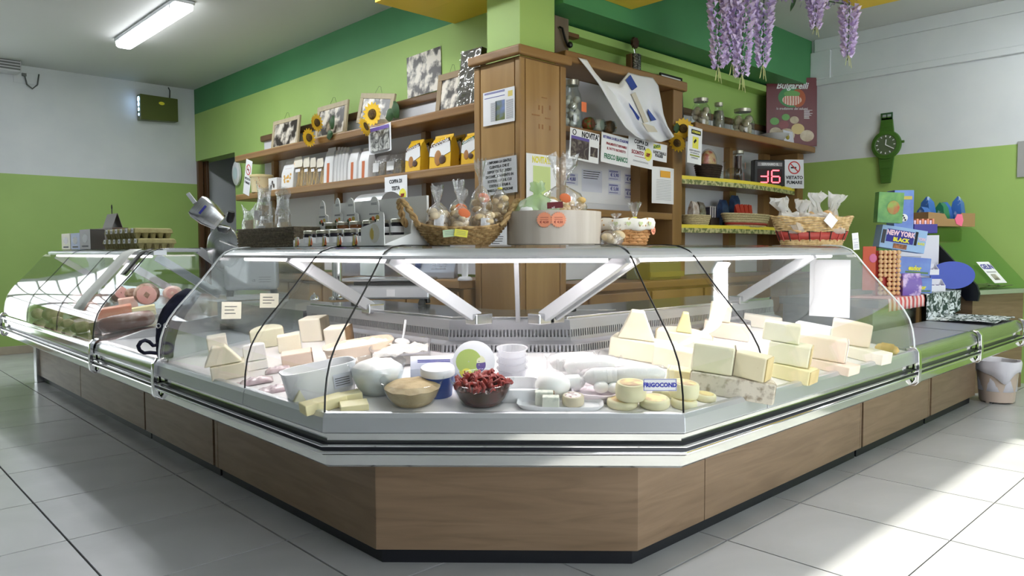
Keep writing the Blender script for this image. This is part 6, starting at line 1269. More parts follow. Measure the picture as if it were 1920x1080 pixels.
def tarbag(label, dx, dy, z, w, h, lean, seed, upright):
    q = P + Rz2 @ Vector((dx, dy, z)); t = thing('taralli_bag', label, 'bag', q, rot=(0, lean, RC*.8), group='milky bags of taralli'); rr = random.Random(seed)
    for i in range(13):
        a = rr.random()*6; b = MB(); R0 = .02; b.tube([(R0*math.cos(k)*1.1, R0*math.sin(k), 0) for k in [2*PI*j/12 for j in range(12)]], .008, 6, closed=True); b.build('tarallo', TAR, t, loc=(rr.uniform(-.3, .3)*w, rr.uniform(-.018, .018), rr.uniform(.02, h*.5)), rot=(rr.uniform(-1.3, 1.3), rr.uniform(-.8, .8), a), smooth=60)
    n = 20; rings = []
    for f, r, dd in ((0, .6, .5), (.1, .95, .9), (.3, 1, 1), (.5, .85, .8), (.64, .5, .4), (.78, .75, .35), (.92, 1.05, .3), (1, .85, .25)):
        tw_ = f*1.8*(1 if seed % 2 else -1); rings.append([(w/2*r*(1+(.25+.9*f)*noise.noise(Vector((math.cos(2*PI*i/n)*2.5, math.sin(2*PI*i/n)*2.5, f*6+seed))))*math.cos(2*PI*i/n+tw_*f)+.03*upright*f*f+.03*noise.noise(Vector((f*4, seed, i*.7))), .046*dd*math.sin(2*PI*i/n+tw_*f)+.03*f*noise.noise(Vector((i*.8, seed*2, f*5))), max(.001, h*f+(.12*h*noise.noise(Vector((i*.9, seed, 0))) if f > .9 else 0))) for i in range(n)])
    b = MB(); b.loft(rings, False); b.build('film', M_BAGM, t, smooth=50); return t
for i, a in enumerate((('flared taralli bag hanging over the shelf end of the banded basket', -.112, .042, .062, .085, .21, -.12, 1, -1), ('drooping taralli bag at the low left edge of the banded basket', -.112, -.046, .062, .085, .12, -.12, 2, -1), ('pointed taralli bag in the middle of the banded basket', -.037, .044, .055, .078, .20, .0, 3, 0), ('knotted taralli bag with two loops behind the price card', .04, .044, .055, .078, .24, .0, 4, .3),
        ('tallest white taralli bag leaning off the banded basket', .115, .042, .062, .08, .23, .12, 5, 1), ('wide front taralli bag with white card', -.006, -.046, .055, .125, .12, .0, 6, 0), ('low taralli bag at the tall white one', .104, -.046, .058, .085, .10, .0, 7, 0))): tarbag(*a)
q = P + Rz2 @ Vector((.045, -.112, .135)); o = MB().box(-.032, .032, -.0006, .0006, -.032, .032).build('price_card', M_PAPER, None, q, (-.2, .75, RC*.8)); tag(o, 'square white price card on the taralli bags', 'price card')
q = P + Rz2 @ Vector((W3*1.09, -.02, -.03)); t = sheet('hang_tag', 'long white price tag hanging off the banded basket', 'price tag', q+Vector((0, 0, .005)), .035, .095, RC, roll=-.1); lines(t, -.012, .012, [.012, .02, .028, .04, .06], M_INKB, .0012)
# egg cartons and boxes on the meat counter
M_PULP = mat('egg_pulp', (158, 150, 104), .9, col2=(140, 132, 88), scale=30, bump=.4); 
def egg_carton(label, P, rotz, L=.30):
    t = thing('egg_carton', label, 'egg carton', P, rotz, 'egg cartons on the meat counter'); d = .105
    b = MB(); n = 5
    for r_ in range(2):
        for i in range(n): cx = -L/2+L*(i+.5)/n; b.lathe([(L/n*.3, 0), (L/n*.5, .034)], 8, c=(cx, d*(.27+.46*r_), 0))
    o = b.build('cups', M_PULP, t, smooth=30); o['kind'] = 'stuff'
    b = MB(); b.loft([[(-L/2*s, d/2-d/2*q, z), (L/2*s, d/2-d/2*q, z), (L/2*s, d/2+d/2*q, z), (-L/2*s, d/2+d/2*q, z)] for s, q, z in ((1.02, 1.04, .034), (1.02, 1.04, .038), (.98, .95, .062), (.9, .72, .068))]); b.build('lid', M_PULP, t, bevel=.005)
    MB().box(-L/2-.0035, -L/2-.002, d*.2, d*.62, .036, .066).build('end_label', M_PAPER, t); b = MB(); b.ball((-L/2-.004, d*.42, .05), .007, sq=(.1, 1, 1.2)); b.build('printed_hen', M_INK, t); return t
EX = XA+.14
y0e = on_x(193, 466, EX).y-.105
for ly, n_, s_ in ((0, 6, 0), (1, 5, .05)):
    for i in range(n_):
        egg_carton(('bottom' if ly == 0 else 'top')+' layer egg carton, '+ORD[i]+' from the brown wooden box', Vector((EX+.12, y0e-s_-.1105*i, TZ+.0005+ly*.0695)), 0, L=.24)
for ly in (0, 1): egg_carton(('lower' if ly == 0 else 'upper')+' egg carton of the pair at the open end of the row', Vector((EX+.125, y0e-.05*ly-.1105*(6-ly), TZ+.0005+.0695*ly)), 0, .24)
# tray box, small cartons, little sign
def carton(name, label, x0, x1, y0, y1, m, d=.1, X=EX, extra=None):
    P, w, h = fx(x0, x1, y0, y1, X, TZ); t = thing(name, label, 'box', P, rot=(0, 0, RL)); MB().box(-w/2, w/2, 0, d, 0, h).build('carton', m, t, bevel=.002)
    if extra: extra(t, w, h)
    return t
def shape_print(m):
    def f(t, w, h):
        b = MB(); b.ball((0, -.0006, h*.55), w*.25, 12, 8, sq=(1, .02, h/w*.9)); b.build('window_print', m, t); lines(t, -w*.3, w*.3, [h*.12], M_INK, h*.08, y=-.0008)
    return f
carton('small_carton', 'small cream carton with dark window at the far end of meat counter', 116, 132, 438, 466, mat('carton_cream', (232, 224, 190), .5), extra=shape_print(M_BROWN)); carton('small_carton', 'small blue carton between cream carton and brown box', 133, 150, 437, 466, mat('carton_blue', (110, 136, 190), .5), extra=shape_print(M_PAPER))
carton('tea_box', 'dark carton with white shapes in front of the brown wooden box', 150, 170, 430, 466, mat('carton_dark', (58, 54, 48), .5), extra=shape_print(M_PAPER)); carton('wooden_tray', 'brown wooden box behind the egg cartons', 171, 212, 428, 466, mat('box_brown', (98, 76, 60), .6, col2=(76, 58, 46), scale=8, stretch=(1, .2, 4)), d=.12, X=EX+.252)
P, w, h = fx(192, 210, 401, 428, EX+.27, None)
t = thing('tent_sign', 'small grey tent sign with paper clip on the brown wooden box', 'sign', Vector((P.x, P.y, on_x(191, 428, EX+.252).z)), rot=(0, 0, RL)); b = MB(); b.prismx([(0, 0), (.04, h), (.043, h), (.003, 0)], -w/2, w/2); b.build('front', mat('grey_card', (128, 122, 116), .6), t); b = MB(); b.prismx([(.08, 0), (.044, h), (.047, h), (.083, 0)], -w/2, w/2); b.build('back', MATS['grey_card'], t); MB().box(-w*.38, w*.38, -.002, -.001, h*.5, h*.8).build('printed_band', M_INK, t, loc=(0, .0, 0), rot=(-.0, 0, 0)) if False else None; b = MB(); b.tube([(0, .04, h), (0, .04, h+.035)], .004, 6); b.ball((0, .04, h+.055), .012, sq=(.7, .5, 2)); b.build('clip_figure', M_BLACK, t)

# ------------------------------------------------------------------ equipment behind the glass
WZ = .84
SX = XA+.55
P = on_x(470, 560, SX); P.z = WZ; SP = P; t = thing('meat_slicer', 'aluminium meat slicer with round blade guard at the left arm', 'slicer', P, rot=(0, 0, facing(P))); SL = t
def sloc(px, py): return px2m(px-470, SP), CAMZ-WZ-px2m(py-470, SP)
b = MB(); w = .36; b.box(-.15, .17, .02, .24, .04, .31); b.build('housing', mat('cast_aluminium', (198, 200, 206), .35, .6, bump=.05, bscale=60, scale=20), t, bevel=.03, seg=4)
text('LOBBERI', .024, M_INK, t, (.03, .018, .25), bold=.001)
text('CE', .018, M_INK, t, (.02, .018, .1)); lines(t, .05, .12, [.09, .105, .12], M_INK, .002, y=.018)
for x in (-.12, .14): b = MB(); b.lathe([(.02, 0), (.024, .04)], 12, c=(x, .1, 0)); b.build('foot', M_BLACK, t, smooth=40)
lx, lz = sloc(425, 462)
b = MB(); b.lathe([(.09, -.012), (.13, -.012), (.134, 0), (.13, .012), (.118, .018), (.09, .026), (.04, .04), (.002, .045)], 40); b.build('blade_guard', M_STEEL, t, loc=(lx, .06, lz), rot=(PI/2, 0, -.75), smooth=40)
hx, hz2 = sloc(396, 398)
b = MB(); b.loft([[(x*s, y*s2, z) for x, y in rounded([(-.075, -.06), (.075, -.06), (.075, .06), (-.075, .06)], 2)] for s, s2, z in ((.72, .8, -.10), (1, 1, -.02), (1.02, 1.02, .05), (.85, .85, .075))]); o = b.build('pusher_hopper', M_STEEL, t, loc=(hx, .03, hz2), rot=(0, -.9, 0), smooth=35)
MB().box(-.012, .012, -.05, .02, .02, .09).build('hopper_tab', M_ALU, o, loc=(0, 0, .06), rot=(0, .3, 0), bevel=.003); MB().box(-.03, .03, -.0626, -.0615, .015, .028).build('maker_plate', M_INKB, o)
b = MB(); b.tube([(hx+.07, .02, hz2-.08), (lx+.03, .02, lz+.12), (lx+.02, .05, lz)], .014, 8); b.build('support_arm', M_STEEL, t, smooth=60); b = MB(); b.lathe([(.012, 0), (.02, .01), (.024, .05), (.02, .07)], 14); b.build('knob', M_BLACK, t, loc=(hx+.13, .02, hz2-.06), rot=(.3, .2, 0), smooth=50)
b = MB(); b.tube([(lx-.02, -.03, lz+.04), (lx+.1, -.05, lz-.01), (lx+.22, -.05, lz-.01)], .006, 6); b.build('guide_rod', M_CHROME, t, smooth=60)
SX2 = XA+.70; P = on_x(725, 566, SX2); P.z = WZ
t = thing('counter_scale', 'steel weighing scale on black feet behind the glass', 'scale', P, rot=(0, 0, RC)); w = px2m(160, P)
MB().box(-w/2, w/2, 0, .26, .035, .105).build('body', M_ALU, t, bevel=.01); MB().box(-w/2-.01, w/2+.01, -.01, .27, .125, .14).build('weighing_plate', M_STEEL, t, bevel=.005); MB().box(-w*.4, w*.4, .03, .22, .105, .125).build('plate_support', M_BLACK, t)
MB().box(w*.0, w*.1, -.0015, 0, .05, .085).build('data_label', M_PAPER, t)
for x in (-w*.4, w*.4):
    for y in (.04, .22): b = MB(); b.lathe([(.018, 0), (.02, .012), (.012, .035)], 12, c=(x, y, 0)); b.build('foot', M_BLACK, t, smooth=40)
P = on_x(633, 556, SX2+.1); P.z = WZ; t = thing('scale_post', 'shiny steel display post next to the scale', 'post', P); b = MB(); b.lathe([(.05, 0), (.05, .012), (.03, .02), (.03, .24), (.002, .242)], 20); b.build('tube', M_MIRROR, t, smooth=40)
P = on_x(590, 575, SX2-.02); P.z = WZ; t = thing('service_bell', 'small chrome service bell near the slicer', 'bell', P); b = MB(); b.lathe([(.028, 0), (.028, .006), (.026, .012), (.018, .028), (.006, .034), (.004, .04), (.002, .041)], 20); b.build('dome', M_CHROME, t, smooth=50)
P = on_x(813, 532, 3.25); P.z = .92; t = thing('fax_machine', 'grey blue fax machine on the back cabinet', 'fax', P, rot=(0, 0, RC)); b = MB(); b.prismx([(0, 0), (.24, 0), (.24, .13), (.16, .13), (0, .05)], -.15, .15); b.build('body', mat('fax_grey', (176, 182, 196), .4), t, bevel=.008); b = MB()
for i in range(12): b.box(-.02+.028*(i % 4), .0+.028*(i % 4), .03+.03*(i//4), .045+.03*(i//4), .068+.014*(i//4), .076+.014*(i//4))
b.build('keypad', M_PALE, t)['kind'] = 'stuff'; b = MB(); b.tube([(-.12, .04, .085), (-.12, .12, .13), (-.12, .2, .15)], .022, 8); b.build('handset', mat('fax_dark', (96, 108, 150), .4), t, smooth=60)
P = on_x(872, 530, 3.22); P.z = .92; t = thing('cordless_phone', 'white cordless phone standing in its cradle', 'phone', P, rot=(0, 0, RC)); b = MB(); b.lathe([(.05, 0), (.05, .012), (.035, .025), (.002, .027)], 20); b.build('cradle', M_LACQ, t, smooth=40); b = MB(); b.loft([[(x*s, y*s-.01+z*.12, z) for x, y in rounded([(-.024, -.012), (.024, -.012), (.024, .012), (-.024, .012)], 1)] for s, z in ((.8, .02), (1, .06), (1, .15), (.8, .17))]); o = b.build('handset', M_LACQ, t, smooth=40); MB().box(-.014, .014, -.0150, -.013, .115, .14).build('screen', M_DARK, o, rot=(-.1, 0, 0))
P = on_d(1055, 572, DP+.70); P.z = .846; t = thing('chef_knife', 'knife with black handle lying on the rear worktop', 'knife', P, rot=(0, 0, RC+.1)); b = MB(); b.loft([[(x, y, z+.012) for y, z in ((-.012*s, -.011*s), (.012*s, -.011*s), (.012*s, .011*s), (-.012*s, .011*s))] for x, s in ((-.07, .9), (-.06, 1.1), (0, 1), (.05, .9), (.06, .7))]); b.build('handle', M_BLACK, t, bevel=.004); b = MB(); b.prism([(.06, -.014), (.20, -.012), (.24, .008), (.06, .014)], .008, .0105); b.build('blade', M_CHROME, t)
P = on_y(1248, 552, 3.30); P.z = .895; t = thing('green_carton', 'olive green carton on the back cabinet behind the glass', 'carton', P); MB().box(-.2, .2, 0, .22, 0, .26).build('carton', mat('olive_card', (140, 138, 70), .6), t, bevel=.003); MB().box(-.22, .22, -.02, .0, .02, .06).build('front_flap', mat('olive_card2', (156, 146, 60), .6), t)
P = on_x(560, 520, 3.25); P.z = .92; t = thing('paper_parcel', 'brown paper parcel on the back cabinet behind the slicer', 'parcel', P, rot=(0, 0, RC)); b = MB(); b.grid(lambda u, v: (.22*math.cos(PI*u)*math.sin(PI*v)**.4, .12*math.sin(PI*u)*math.sin(PI*v)**.4*-1, .16*v), 12, 8); b.box(-.21, .21, -.02, .1, 0, .13); b.build('parcel', mat('kraft_paper', (150, 138, 84), .7, col2=(126, 114, 66), scale=9, bump=.3), t, smooth=50)
# ------------------------------------------------------------------ sweet stand, ice cream case and the rest of the right side
TF = 1.76; TT = .80
t = thing('sweet_table', 'steel fronted table carrying sweets behind the right link counters', 'table', (5.6, 2.1, 0))
MB().box(4.82, 6.42, TF+.01, 2.42, TT-.05, TT).build('tabletop', mat('dark_slab', (110, 108, 106), .4), t, world=True, bevel=.004)
MB().box(4.84, 5.62, TF+.05, 2.40, 0, TT-.051).build('steel_body', M_STEEL, t, world=True); MB().box(5.64, 5.70, TF+.04, 2.40, 0, TT-.051).build('wood_stile', M_PINE, t, world=True); MB().box(5.72, 6.40, TF+.06, 2.40, 0, TT-.051).build('dark_body', M_BLACK, t, world=True)
def two(name, c1, c2, scale):
    m = bpy.data.materials.new(name); m.use_nodes = True; n = m.node_tree.nodes; l = m.node_tree.links; ck = n.new('ShaderNodeTexChecker'); ck.inputs['Scale'].default_value = scale; ck.inputs[1].default_value = lin(c1); ck.inputs[2].default_value = lin(c2)
    tc = n.new('ShaderNodeTexCoord'); l.new(tc.outputs['Object'], ck.inputs[0]); l.new(ck.outputs[0], n['Principled BSDF'].inputs[0]); n['Principled BSDF'].inputs['Roughness'].default_value = .8; return m
M_GING = mat('gingham', (214, 96, 96), .8, col2=(240, 214, 214), scale=4.2, wave='X', dist=.4, lo=.35, hi=.6)
b = MB(); b.grid(lambda u, v: (4.95+.66*u, TF+.30-.305*min(1, v*1.4), TT+.003-max(0, v-.715)*.28+.004*math.sin(u*30)*max(0, v-.6)), 30, 10); o = b.build('gingham_cloth', M_GING, None, smooth=60, solid=.002); tag(o, 'red and white gingham cloth over the sweet table edge', 'cloth')
M_FLOR = mat('floral_cloth', (226, 232, 236), .8, col2=(44, 66, 58), scale=26, dist=1.2, detail=3, lo=.44, hi=.54)
def flor(u, v):
    x = 5.63+.77*u; s = v*1.0
    if s < .2: return (x, TF+.25-.26*s/.2, TT+.004)
    if s < .5: f = (s-.2)/.3; return (x, TF-.012-.02*math.sin(u*25)*f, TT+.004-(TT-.63)*f)
    f = (s-.5)/.5; return (min(x, 6.19), TF-.012-.40*f, .632+.006*math.sin(u*18+v*9))
b = MB(); b.grid(flor, 40, 40); o = b.build('floral_cloth', M_FLOR, None, smooth=70, solid=.002); tag(o, 'dark and white flowered cloth falling from the sweet table onto the counter', 'cloth')
def sb(px, py, Y, z=TT+.006): p = on_y(px, py, Y); p.z = z; return p
# lollipop stand
P = sb(1658, 546, 1.90); t = thing('lollipop_stand', 'red lollipop stand covered with round wrapped lollipops', 'lollipop stand', P, rot=(0, 0, RC)); k = px2m(1, P)
M_LRED = mat('stand_red', (178, 46, 36), .5); MB().box(-16*k, 22*k, 0, .05, 0, 84*k).build('stand_body', M_LRED, t, bevel=.003)
o = MB().box(-40*k, -17*k, -.01, -.005, 10*k, 92*k).build('side_panel', mat('stand_orange', (206, 84, 46), .5), t, rot=(0, 0, -.12)); b = MB(); b.ball((-22*k, -.012, 70*k), 7*k, sq=(1, .1, 1.2)); b.build('printed_lolly', mat('lolly_pink', (220, 110, 160), .4), o)
ML1 = mat('lolly_gold', (244, 218, 166), .35, col2=(222, 170, 130), scale=50); ms = MB(); ms.ball((0, 0, 0), 4.4*k, 10, 7); lme = ms.mesh('lollipop', [ML1], 70)
for r_ in range(10):
    for c in range(5):
        if r_ in (2, 3) and c == 1: continue
        o = bpy.data.objects.new('lollipop', lme); COL.objects.link(o); o.parent = t; o.location = ((-10+8.2*c)*k, -5*k, (5+8.4*r_)*k)
def carton3(name, label, px, py, Y, w, h, d, m, rot=(0, 0, RC), z=None, top=None, extra=None, open_=False):
    P = sb(px, py, Y) if z is None else sb(px, py, Y, z); t = thing(name, label, 'sweets box', P, rot=rot); b = MB()
    if open_:
        b.box(-w/2, w/2, 0, .003, 0, h*.5); b.box(-w/2, w/2, d-.003, d, 0, h); b.box(-w/2, w/2, .003, d-.003, 0, .003); b.prismx([(.003, .003), (d-.003, .003), (d-.003, h), (.003, h*.5)], -w/2, -w/2+.003); b.prismx([(.003, .003), (d-.003, .003), (d-.003, h), (.003, h*.5)], w/2-.003, w/2); b.build('carton', m, t)
        for i in range(6): MB().box(-w*.42+i*w*.15, -w*.32+i*w*.15, d*.2, d*.7, .004, h*.55).build('sweet', (mat('sweet_white', (230, 230, 240), .4), mat('sweet_violet', (120, 96, 170), .4))[i % 2], t)
    else: b.box(-w/2, w/2, 0, d, 0, h); b.build('carton', m, t, bevel=.002)
    if extra: extra(t, w, h, d)
    return t
M_BLUE = mat('carton_sky', (118, 156, 224), .4, col2=(84, 108, 206), scale=5); M_LBL = mat('carton_lightblue', (150, 188, 232), .4); M_YTX = mat('lemon_text', (240, 236, 60), .5); M_PTX = mat('pink_text', (248, 214, 230), .5)
def soccer(t, x, z, r, y=-.002):
    b = MB(); b.ball((x, y, z), r, 16, 10, sq=(1, .12, 1)); o = b.build('printed_ball', M_PAPER, t, smooth=70)
    for i in range(4): a = i*1.57+.5; q = MB(); q.lathe([(r*.26, 0), (r*.24, .0012), (.001, .0013)], 5); q.build('ball_patch', M_INK, o, loc=(x+(r*.62*math.cos(a) if i else 0), y-r*.115, z+(r*.62*math.sin(a) if i else 0)), rot=(PI/2, 0, 0))
def nyb(t, w, h, d):
    pic(t, -w*.38, w*.22, h*.3, h*.86, M_INKB, y=-.002); text('NEW YORK', h*.30, M_PTX, t, (-w*.08, -.0035, h*.70), bold=.0025, sx=.78); text('BLACK', h*.24, M_YTX, t, (-w*.05, -.0035, h*.43), bold=.002, sx=.95); pic(t, w*.24, w*.3, h*.3, h*.9, M_INK, y=-.002); pic(t, -w*.2, w*.1, h*.05, h*.26, mat('soda_print', (196, 120, 60), .5, col2=(30, 30, 40), scale=30), y=-.002); pic(t, -w*.48, -w*.4, h*.2, h*.8, M_DARK, y=-.002); text('BLACK', h*.14, M_YTX, t, (w*.40, -.003, h*.4), bold=.001, sx=.7); text('YORK', h*.18, M_PTX, t, (w*.40, -.003, h*.6), bold=.001, sx=.7)
carton3('gum_display', 'light blue chewing gum display box with pink and yellow lettering tilted on the sweets', 1690, 470, 1.90, px2m(88, P), px2m(44, P), .10, M_LBL, rot=(0, .16, RC), z=1.11, extra=nyb)
def greeny(t, w, h, d):
    b = MB(); b.ball((w*.1, -.002, h*.5), w*.25, 14, 8, sq=(1, .05, 1.1)); b.build('printed_melon', mat('melon', (150, 190, 90), .5, col2=(200, 70, 60), scale=12), t)
carton3('gum_display', 'green fruit gum bag carton before the tall blue carton', 1668, 424, 1.93, px2m(48, P), px2m(58, P), .06, mat('carton_green', (70, 140, 70), .4, col2=(120, 180, 90), scale=12), rot=(0, .05, RC), z=1.30, extra=greeny)
def bluetall(t, w, h, d): pic(t, -w*.4, w*.4, h*.78, h*.86, mat('olive_text', (206, 190, 90), .5), y=-.002); soccer(t, 0, h*.35, w*.2)
carton3('gum_display', 'tall blue gum carton at the top of the sweets', 1694, 440, 2.02, px2m(40, P), px2m(88, P), .12, M_BLUE, z=1.24, extra=bluetall)
b_ = carton3('sweets_rack', 'white stepped cardboard rack holding the sweets', 1712, 552, 2.02, px2m(105, P), px2m(116, P), .16, mat('rack_white', (226, 226, 240), .5), rot=(-.0, .0, RC), z=TT+.006)
def pack_ball(t, w, h, d): soccer(t, -w*.34, h*.62, h*.26); text('eador', h*.38, M_YTX, t, (w*.12, -.003, h*.38), bold=.002, sx=.8); pic(t, -w*.1, w*.45, h*.1, h*.2, mat('pitch_green', (90, 130, 80), .5), y=-.002)
carton3('gum_display', 'football gum display with yellow lettering beside the lollipops', 1704, 528, 1.86, px2m(80, P), px2m(34, P), .08, M_BLUE, rot=(0, .08, RC), z=.94, extra=pack_ball); carton3('gum_display', 'lower football gum display standing on the gingham cloth', 1718, 547, 1.83, px2m(60, P), px2m(30, P), .08, M_BLUE, rot=(0, .0, RC), extra=pack_ball)
P2 = sb(1695, 546, 1.80); b = MB(); b.loft([[(-.06*s, -d, z), (.06*s, -d, z), (.06*s, d, z), (-.06*s, d, z)] for s, d, z in ((1, .012, 0), (1.05, .025, .08), (1, .002, .15))]); o = b.build('sweet_bag', mat('violet_bag', (116, 84, 180), .35, col2=(214, 190, 232), scale=16, lo=.5, hi=.6), None, P2+Vector((-.0, -.0, 0)), (0, .0, RC), smooth=40); tag(o, 'violet sweet bag between lollipops and lower football display', 'bag')
t = thing('ball_pot', 'green pot topped by a football print ball', 'toy ball', sb(1658, 460, 2.06, 1.105), rot=(0, 0, RC)); MB().box(-.05, .05, -.02, .05, -.11, .0).build('pot', mat('lime_pot', (150, 214, 120), .5), t, bevel=.004); soccer(t, 0, .045, .05)
for i, (lb, px, py, w_, h_) in enumerate((('small white packet rack with violet packets on the blue round panel', 1757, 552, .12, .09), ('upper white packet holder on the sweets rack', 1745, 520, .12, .08))):
    carton3('packet_rack', lb, px, py, 1.80+.02*i, w_, h_, .06, mat('rack_clear', (236, 236, 244), .4), z=TT+.006 if i == 0 else TT+.13, open_=True)
P3 = sb(1784, 546, 1.79); b = MB(); b.lathe([(.14, 0), (.14, .012), (.002, .012)], 30); t = b.build('blue_disc', mat('panel_blue', (72, 92, 190), .5), None, P3+Vector((0, 0, .112)), (PI/2-.1, 0, RC), smooth=40); t.scale = (1.2, .75, 1); tag(t, 'blue round cardboard panel at the ice cream case end of the sweets', 'panel')
# ice cream case
ICR = -.3
t = thing('ice_cream_case', 'wood fronted ice cream case with sloping glass, wall green painted into its tint', 'display case', (6.47, 1.67, 0), ICR); L = .66; ICO = Vector((6.47, 1.67, 0)); ICM = Matrix.Rotation(ICR, 3, 'Z')
MB().box(0, L, .02, .6, 0, .765).build('wood_base', M_LAM, t); MB().box(-.01, L, -.02, .6, .766, .80).build('ledge', M_ALU, t, bevel=.004)
pf = [(0, .80), (.02, .86), (.42, 1.28), (.46, 1.30), (.6, 1.30)]
b = MB(); rings = [[(x, y+dy, z+dz_) for (y, z), dy, dz_ in [(p, 0, 0) for p in pf]+[(p, .004, -.005) for p in pf[::-1]]] for x in (.0, L)]; b.loft(rings); b.build('glass_front', clear('wall_green_in_glass', (228, 244, 226), .05, .5), t, smooth=30)  # tint paints in the green of the wall behind; the glass itself is clear
b = MB(); b.prismx([(-.03, .72), (.06, .72), (.14, .80), (.5, 1.25), (.44, 1.27), (.36, 1.22), (-.02, .84), (-.04, .78)], -.02, -.002); b.build('end_panel', mat('panel_black', (24, 28, 40), .35), t, smooth=30)
b = MB(); b.grid(lambda u, v: (.04+(L-.08)*u, .06+.48*v, .80+.03*noise.noise(Vector((u*9, v*9, 3)))+.02), 20, 14); b.build('ice_cream_tubs', mat('gelato', (196, 180, 164), .6, col2=(150, 130, 116), scale=9), t, smooth=70)
MB().box(.0, L, .74, .78, .80, 1.30).build('rear_panel', mat('case_green', (150, 190, 100), .5), t) if False else None
P = ICO+ICM @ Vector((.30, -.012, .852)); s = sheet('ice_cream_sign', 'white paper sign with blue heading on the ice cream case glass', 'sign', P, .16, .22, ICR, tilt=-.74); s['sw'] = .16; text('GELIN', .07, M_INKB, s, (0, -.001, .165), bold=.002, sx=.8); lines(s, -.06, .06, [.115, .107], M_INK, .003); pic(s, -.04, .03, .03, .09, PH[0])
t = thing('snack_tray', 'cardboard tray of blue snack bags on the ice cream case', 'tray', ICO+ICM @ Vector((.22, .34, 1.302)), ICR); M_KB = mat('kraft_box', (170, 134, 92), .7)
b = MB(); b.prismy([(-.3, 0), (.3, 0), (.3, .11), (.12, .11), (.1, .06), (-.06, .06), (-.1, .1), (-.3, .11)], 0, .004); b.build('front', M_KB, t); MB().box(-.3, .3, .26, .264, 0, .11).build('back', M_KB, t); MB().box(-.3, -.296, .005, .259, 0, .11).build('side', M_KB, t); MB().box(.296, .3, .005, .259, 0, .11).build('side', M_KB, t); MB().box(-.295, .295, .005, .259, 0, .004).build('base', M_KB, t)
b = MB(); b.prismy([(.05, .02), (.12, .0), (.14, .05), (.12, .1), (.06, .1), (.03, .06)], -.004, -.001); b.build('pink_tag', mat('fluo_pink', (255, 120, 160), .6), t)
for i, (lb, dx, z_, m) in enumerate((('flat blue snack bag at the sweets end of the tray', -.22, .15, 'blue'), ('upright blue and white snack bag in the tray', -.10, .24, 'blue'), ('green snack bag in the tray middle', .01, .19, 'green'), ('blue snack bag behind the green one', .12, .2, 'blue'), ('pointed light blue snack bag at the wall end', .22, .25, 'blue'))):
    mm = mat('snack_%s' % m, (60, 110, 190) if m == 'blue' else (50, 130, 90), .3, col2=(226, 232, 240), scale=9, lo=.52, hi=.6)
    b = MB(); b.loft([[(-.045*s, -d, z), (.045*s, -d, z), (.045*s, d, z), (-.045*s, d, z)] for s, d, z in ((1, .03, 0), (1.05, .045, z_*.4), (.9, .03, z_*.8), (.3 if i in (1, 4) else .9, .003, z_))]); o = b.build('snack_bag', mm, None, ICO+ICM @ Vector((.22+dx, .44+.04*(i % 2), 1.308)), (0, .06*(-1)**i, ICR+.06*i), smooth=40); tag(o, lb, 'bag', 'snack bags in the cardboard tray')
t = thing('stick_tub', 'violet tub of small wrapped sticks beside the snack tray', 'tub', sb(1736, 424, 1.97, 1.24), rot=(0, 0, RC)); MB().box(-.09, .09, 0, .1, 0, .07).build('tub', mat('violet_tub', (60, 50, 150), .4), t, bevel=.003)
for i in range(8): MB().box(-.08+.02*i, -.066+.02*i, .02, .07, .0705, .10+.012*(i % 2)).build('stick', (M_PTX, M_ORTAG)[i % 2], t)
# supports so that the upper sweets stand on something
t = thing('sweets_riser', 'grey cardboard riser under the gum displays', 'riser', sb(1690, 500, 1.97), rot=(0, 0, RC)); MB().box(-.12, .14, 0, .12, 0, .26).build('riser', mat('riser_grey', (190, 192, 206), .5), t)
# waste bin
P = on_z(1880, 757, 0); r = px2m(72, P)/2; hh = px2m(84, P)*.93; t = thing('waste_bin', 'beige plastic waste bin with white liner on the tiled floor', 'bin', P+Vector((.05, .05, 0)))
M_BIN = mat('beige_plastic', (206, 186, 172), .45); b = MB(); b.lathe([(r*.80, .012), (r*.98, hh*.92), (r*.95, hh*.92), (r*.78, .016), (.002, .016)], 36); b.build('bucket', M_BIN, t, smooth=40)
for i in range(3): a = i*2.1+.6; b = MB(); b.lathe([(.012, 0), (.014, .013)], 8, c=(r*.65*math.cos(a), r*.65*math.sin(a), 0)); b.build('foot', M_BIN, t)
n = 48
def lring(q, zf):
    out = []
    for i in range(n):
        a = 2*PI*i/n; rr_ = r*q*(1+.02*math.sin(7*a+q*20)); out.append((rr_*math.cos(a), rr_*math.sin(a), hh*zf(a)))
    return out
low = lambda a: .74+.05*math.sin(3*a+1)-.22*math.exp(-((a-3.75)/.35)**2)
b = MB(); b.loft([lring(1.03, low), lring(1.07, lambda a: .88), lring(1.08, lambda a: .97+.012*math.sin(5*a)), lring(1.04, lambda a: 1.03+.012*math.sin(4*a)), lring(.97, lambda a: 1.02), lring(.90, lambda a: .7), lring(.86, lambda a: .3)], False); b.build('liner', mat('bin_liner', (236, 232, 242), .5, bump=.4, bscale=18, scale=6), t, smooth=60, solid=.002)
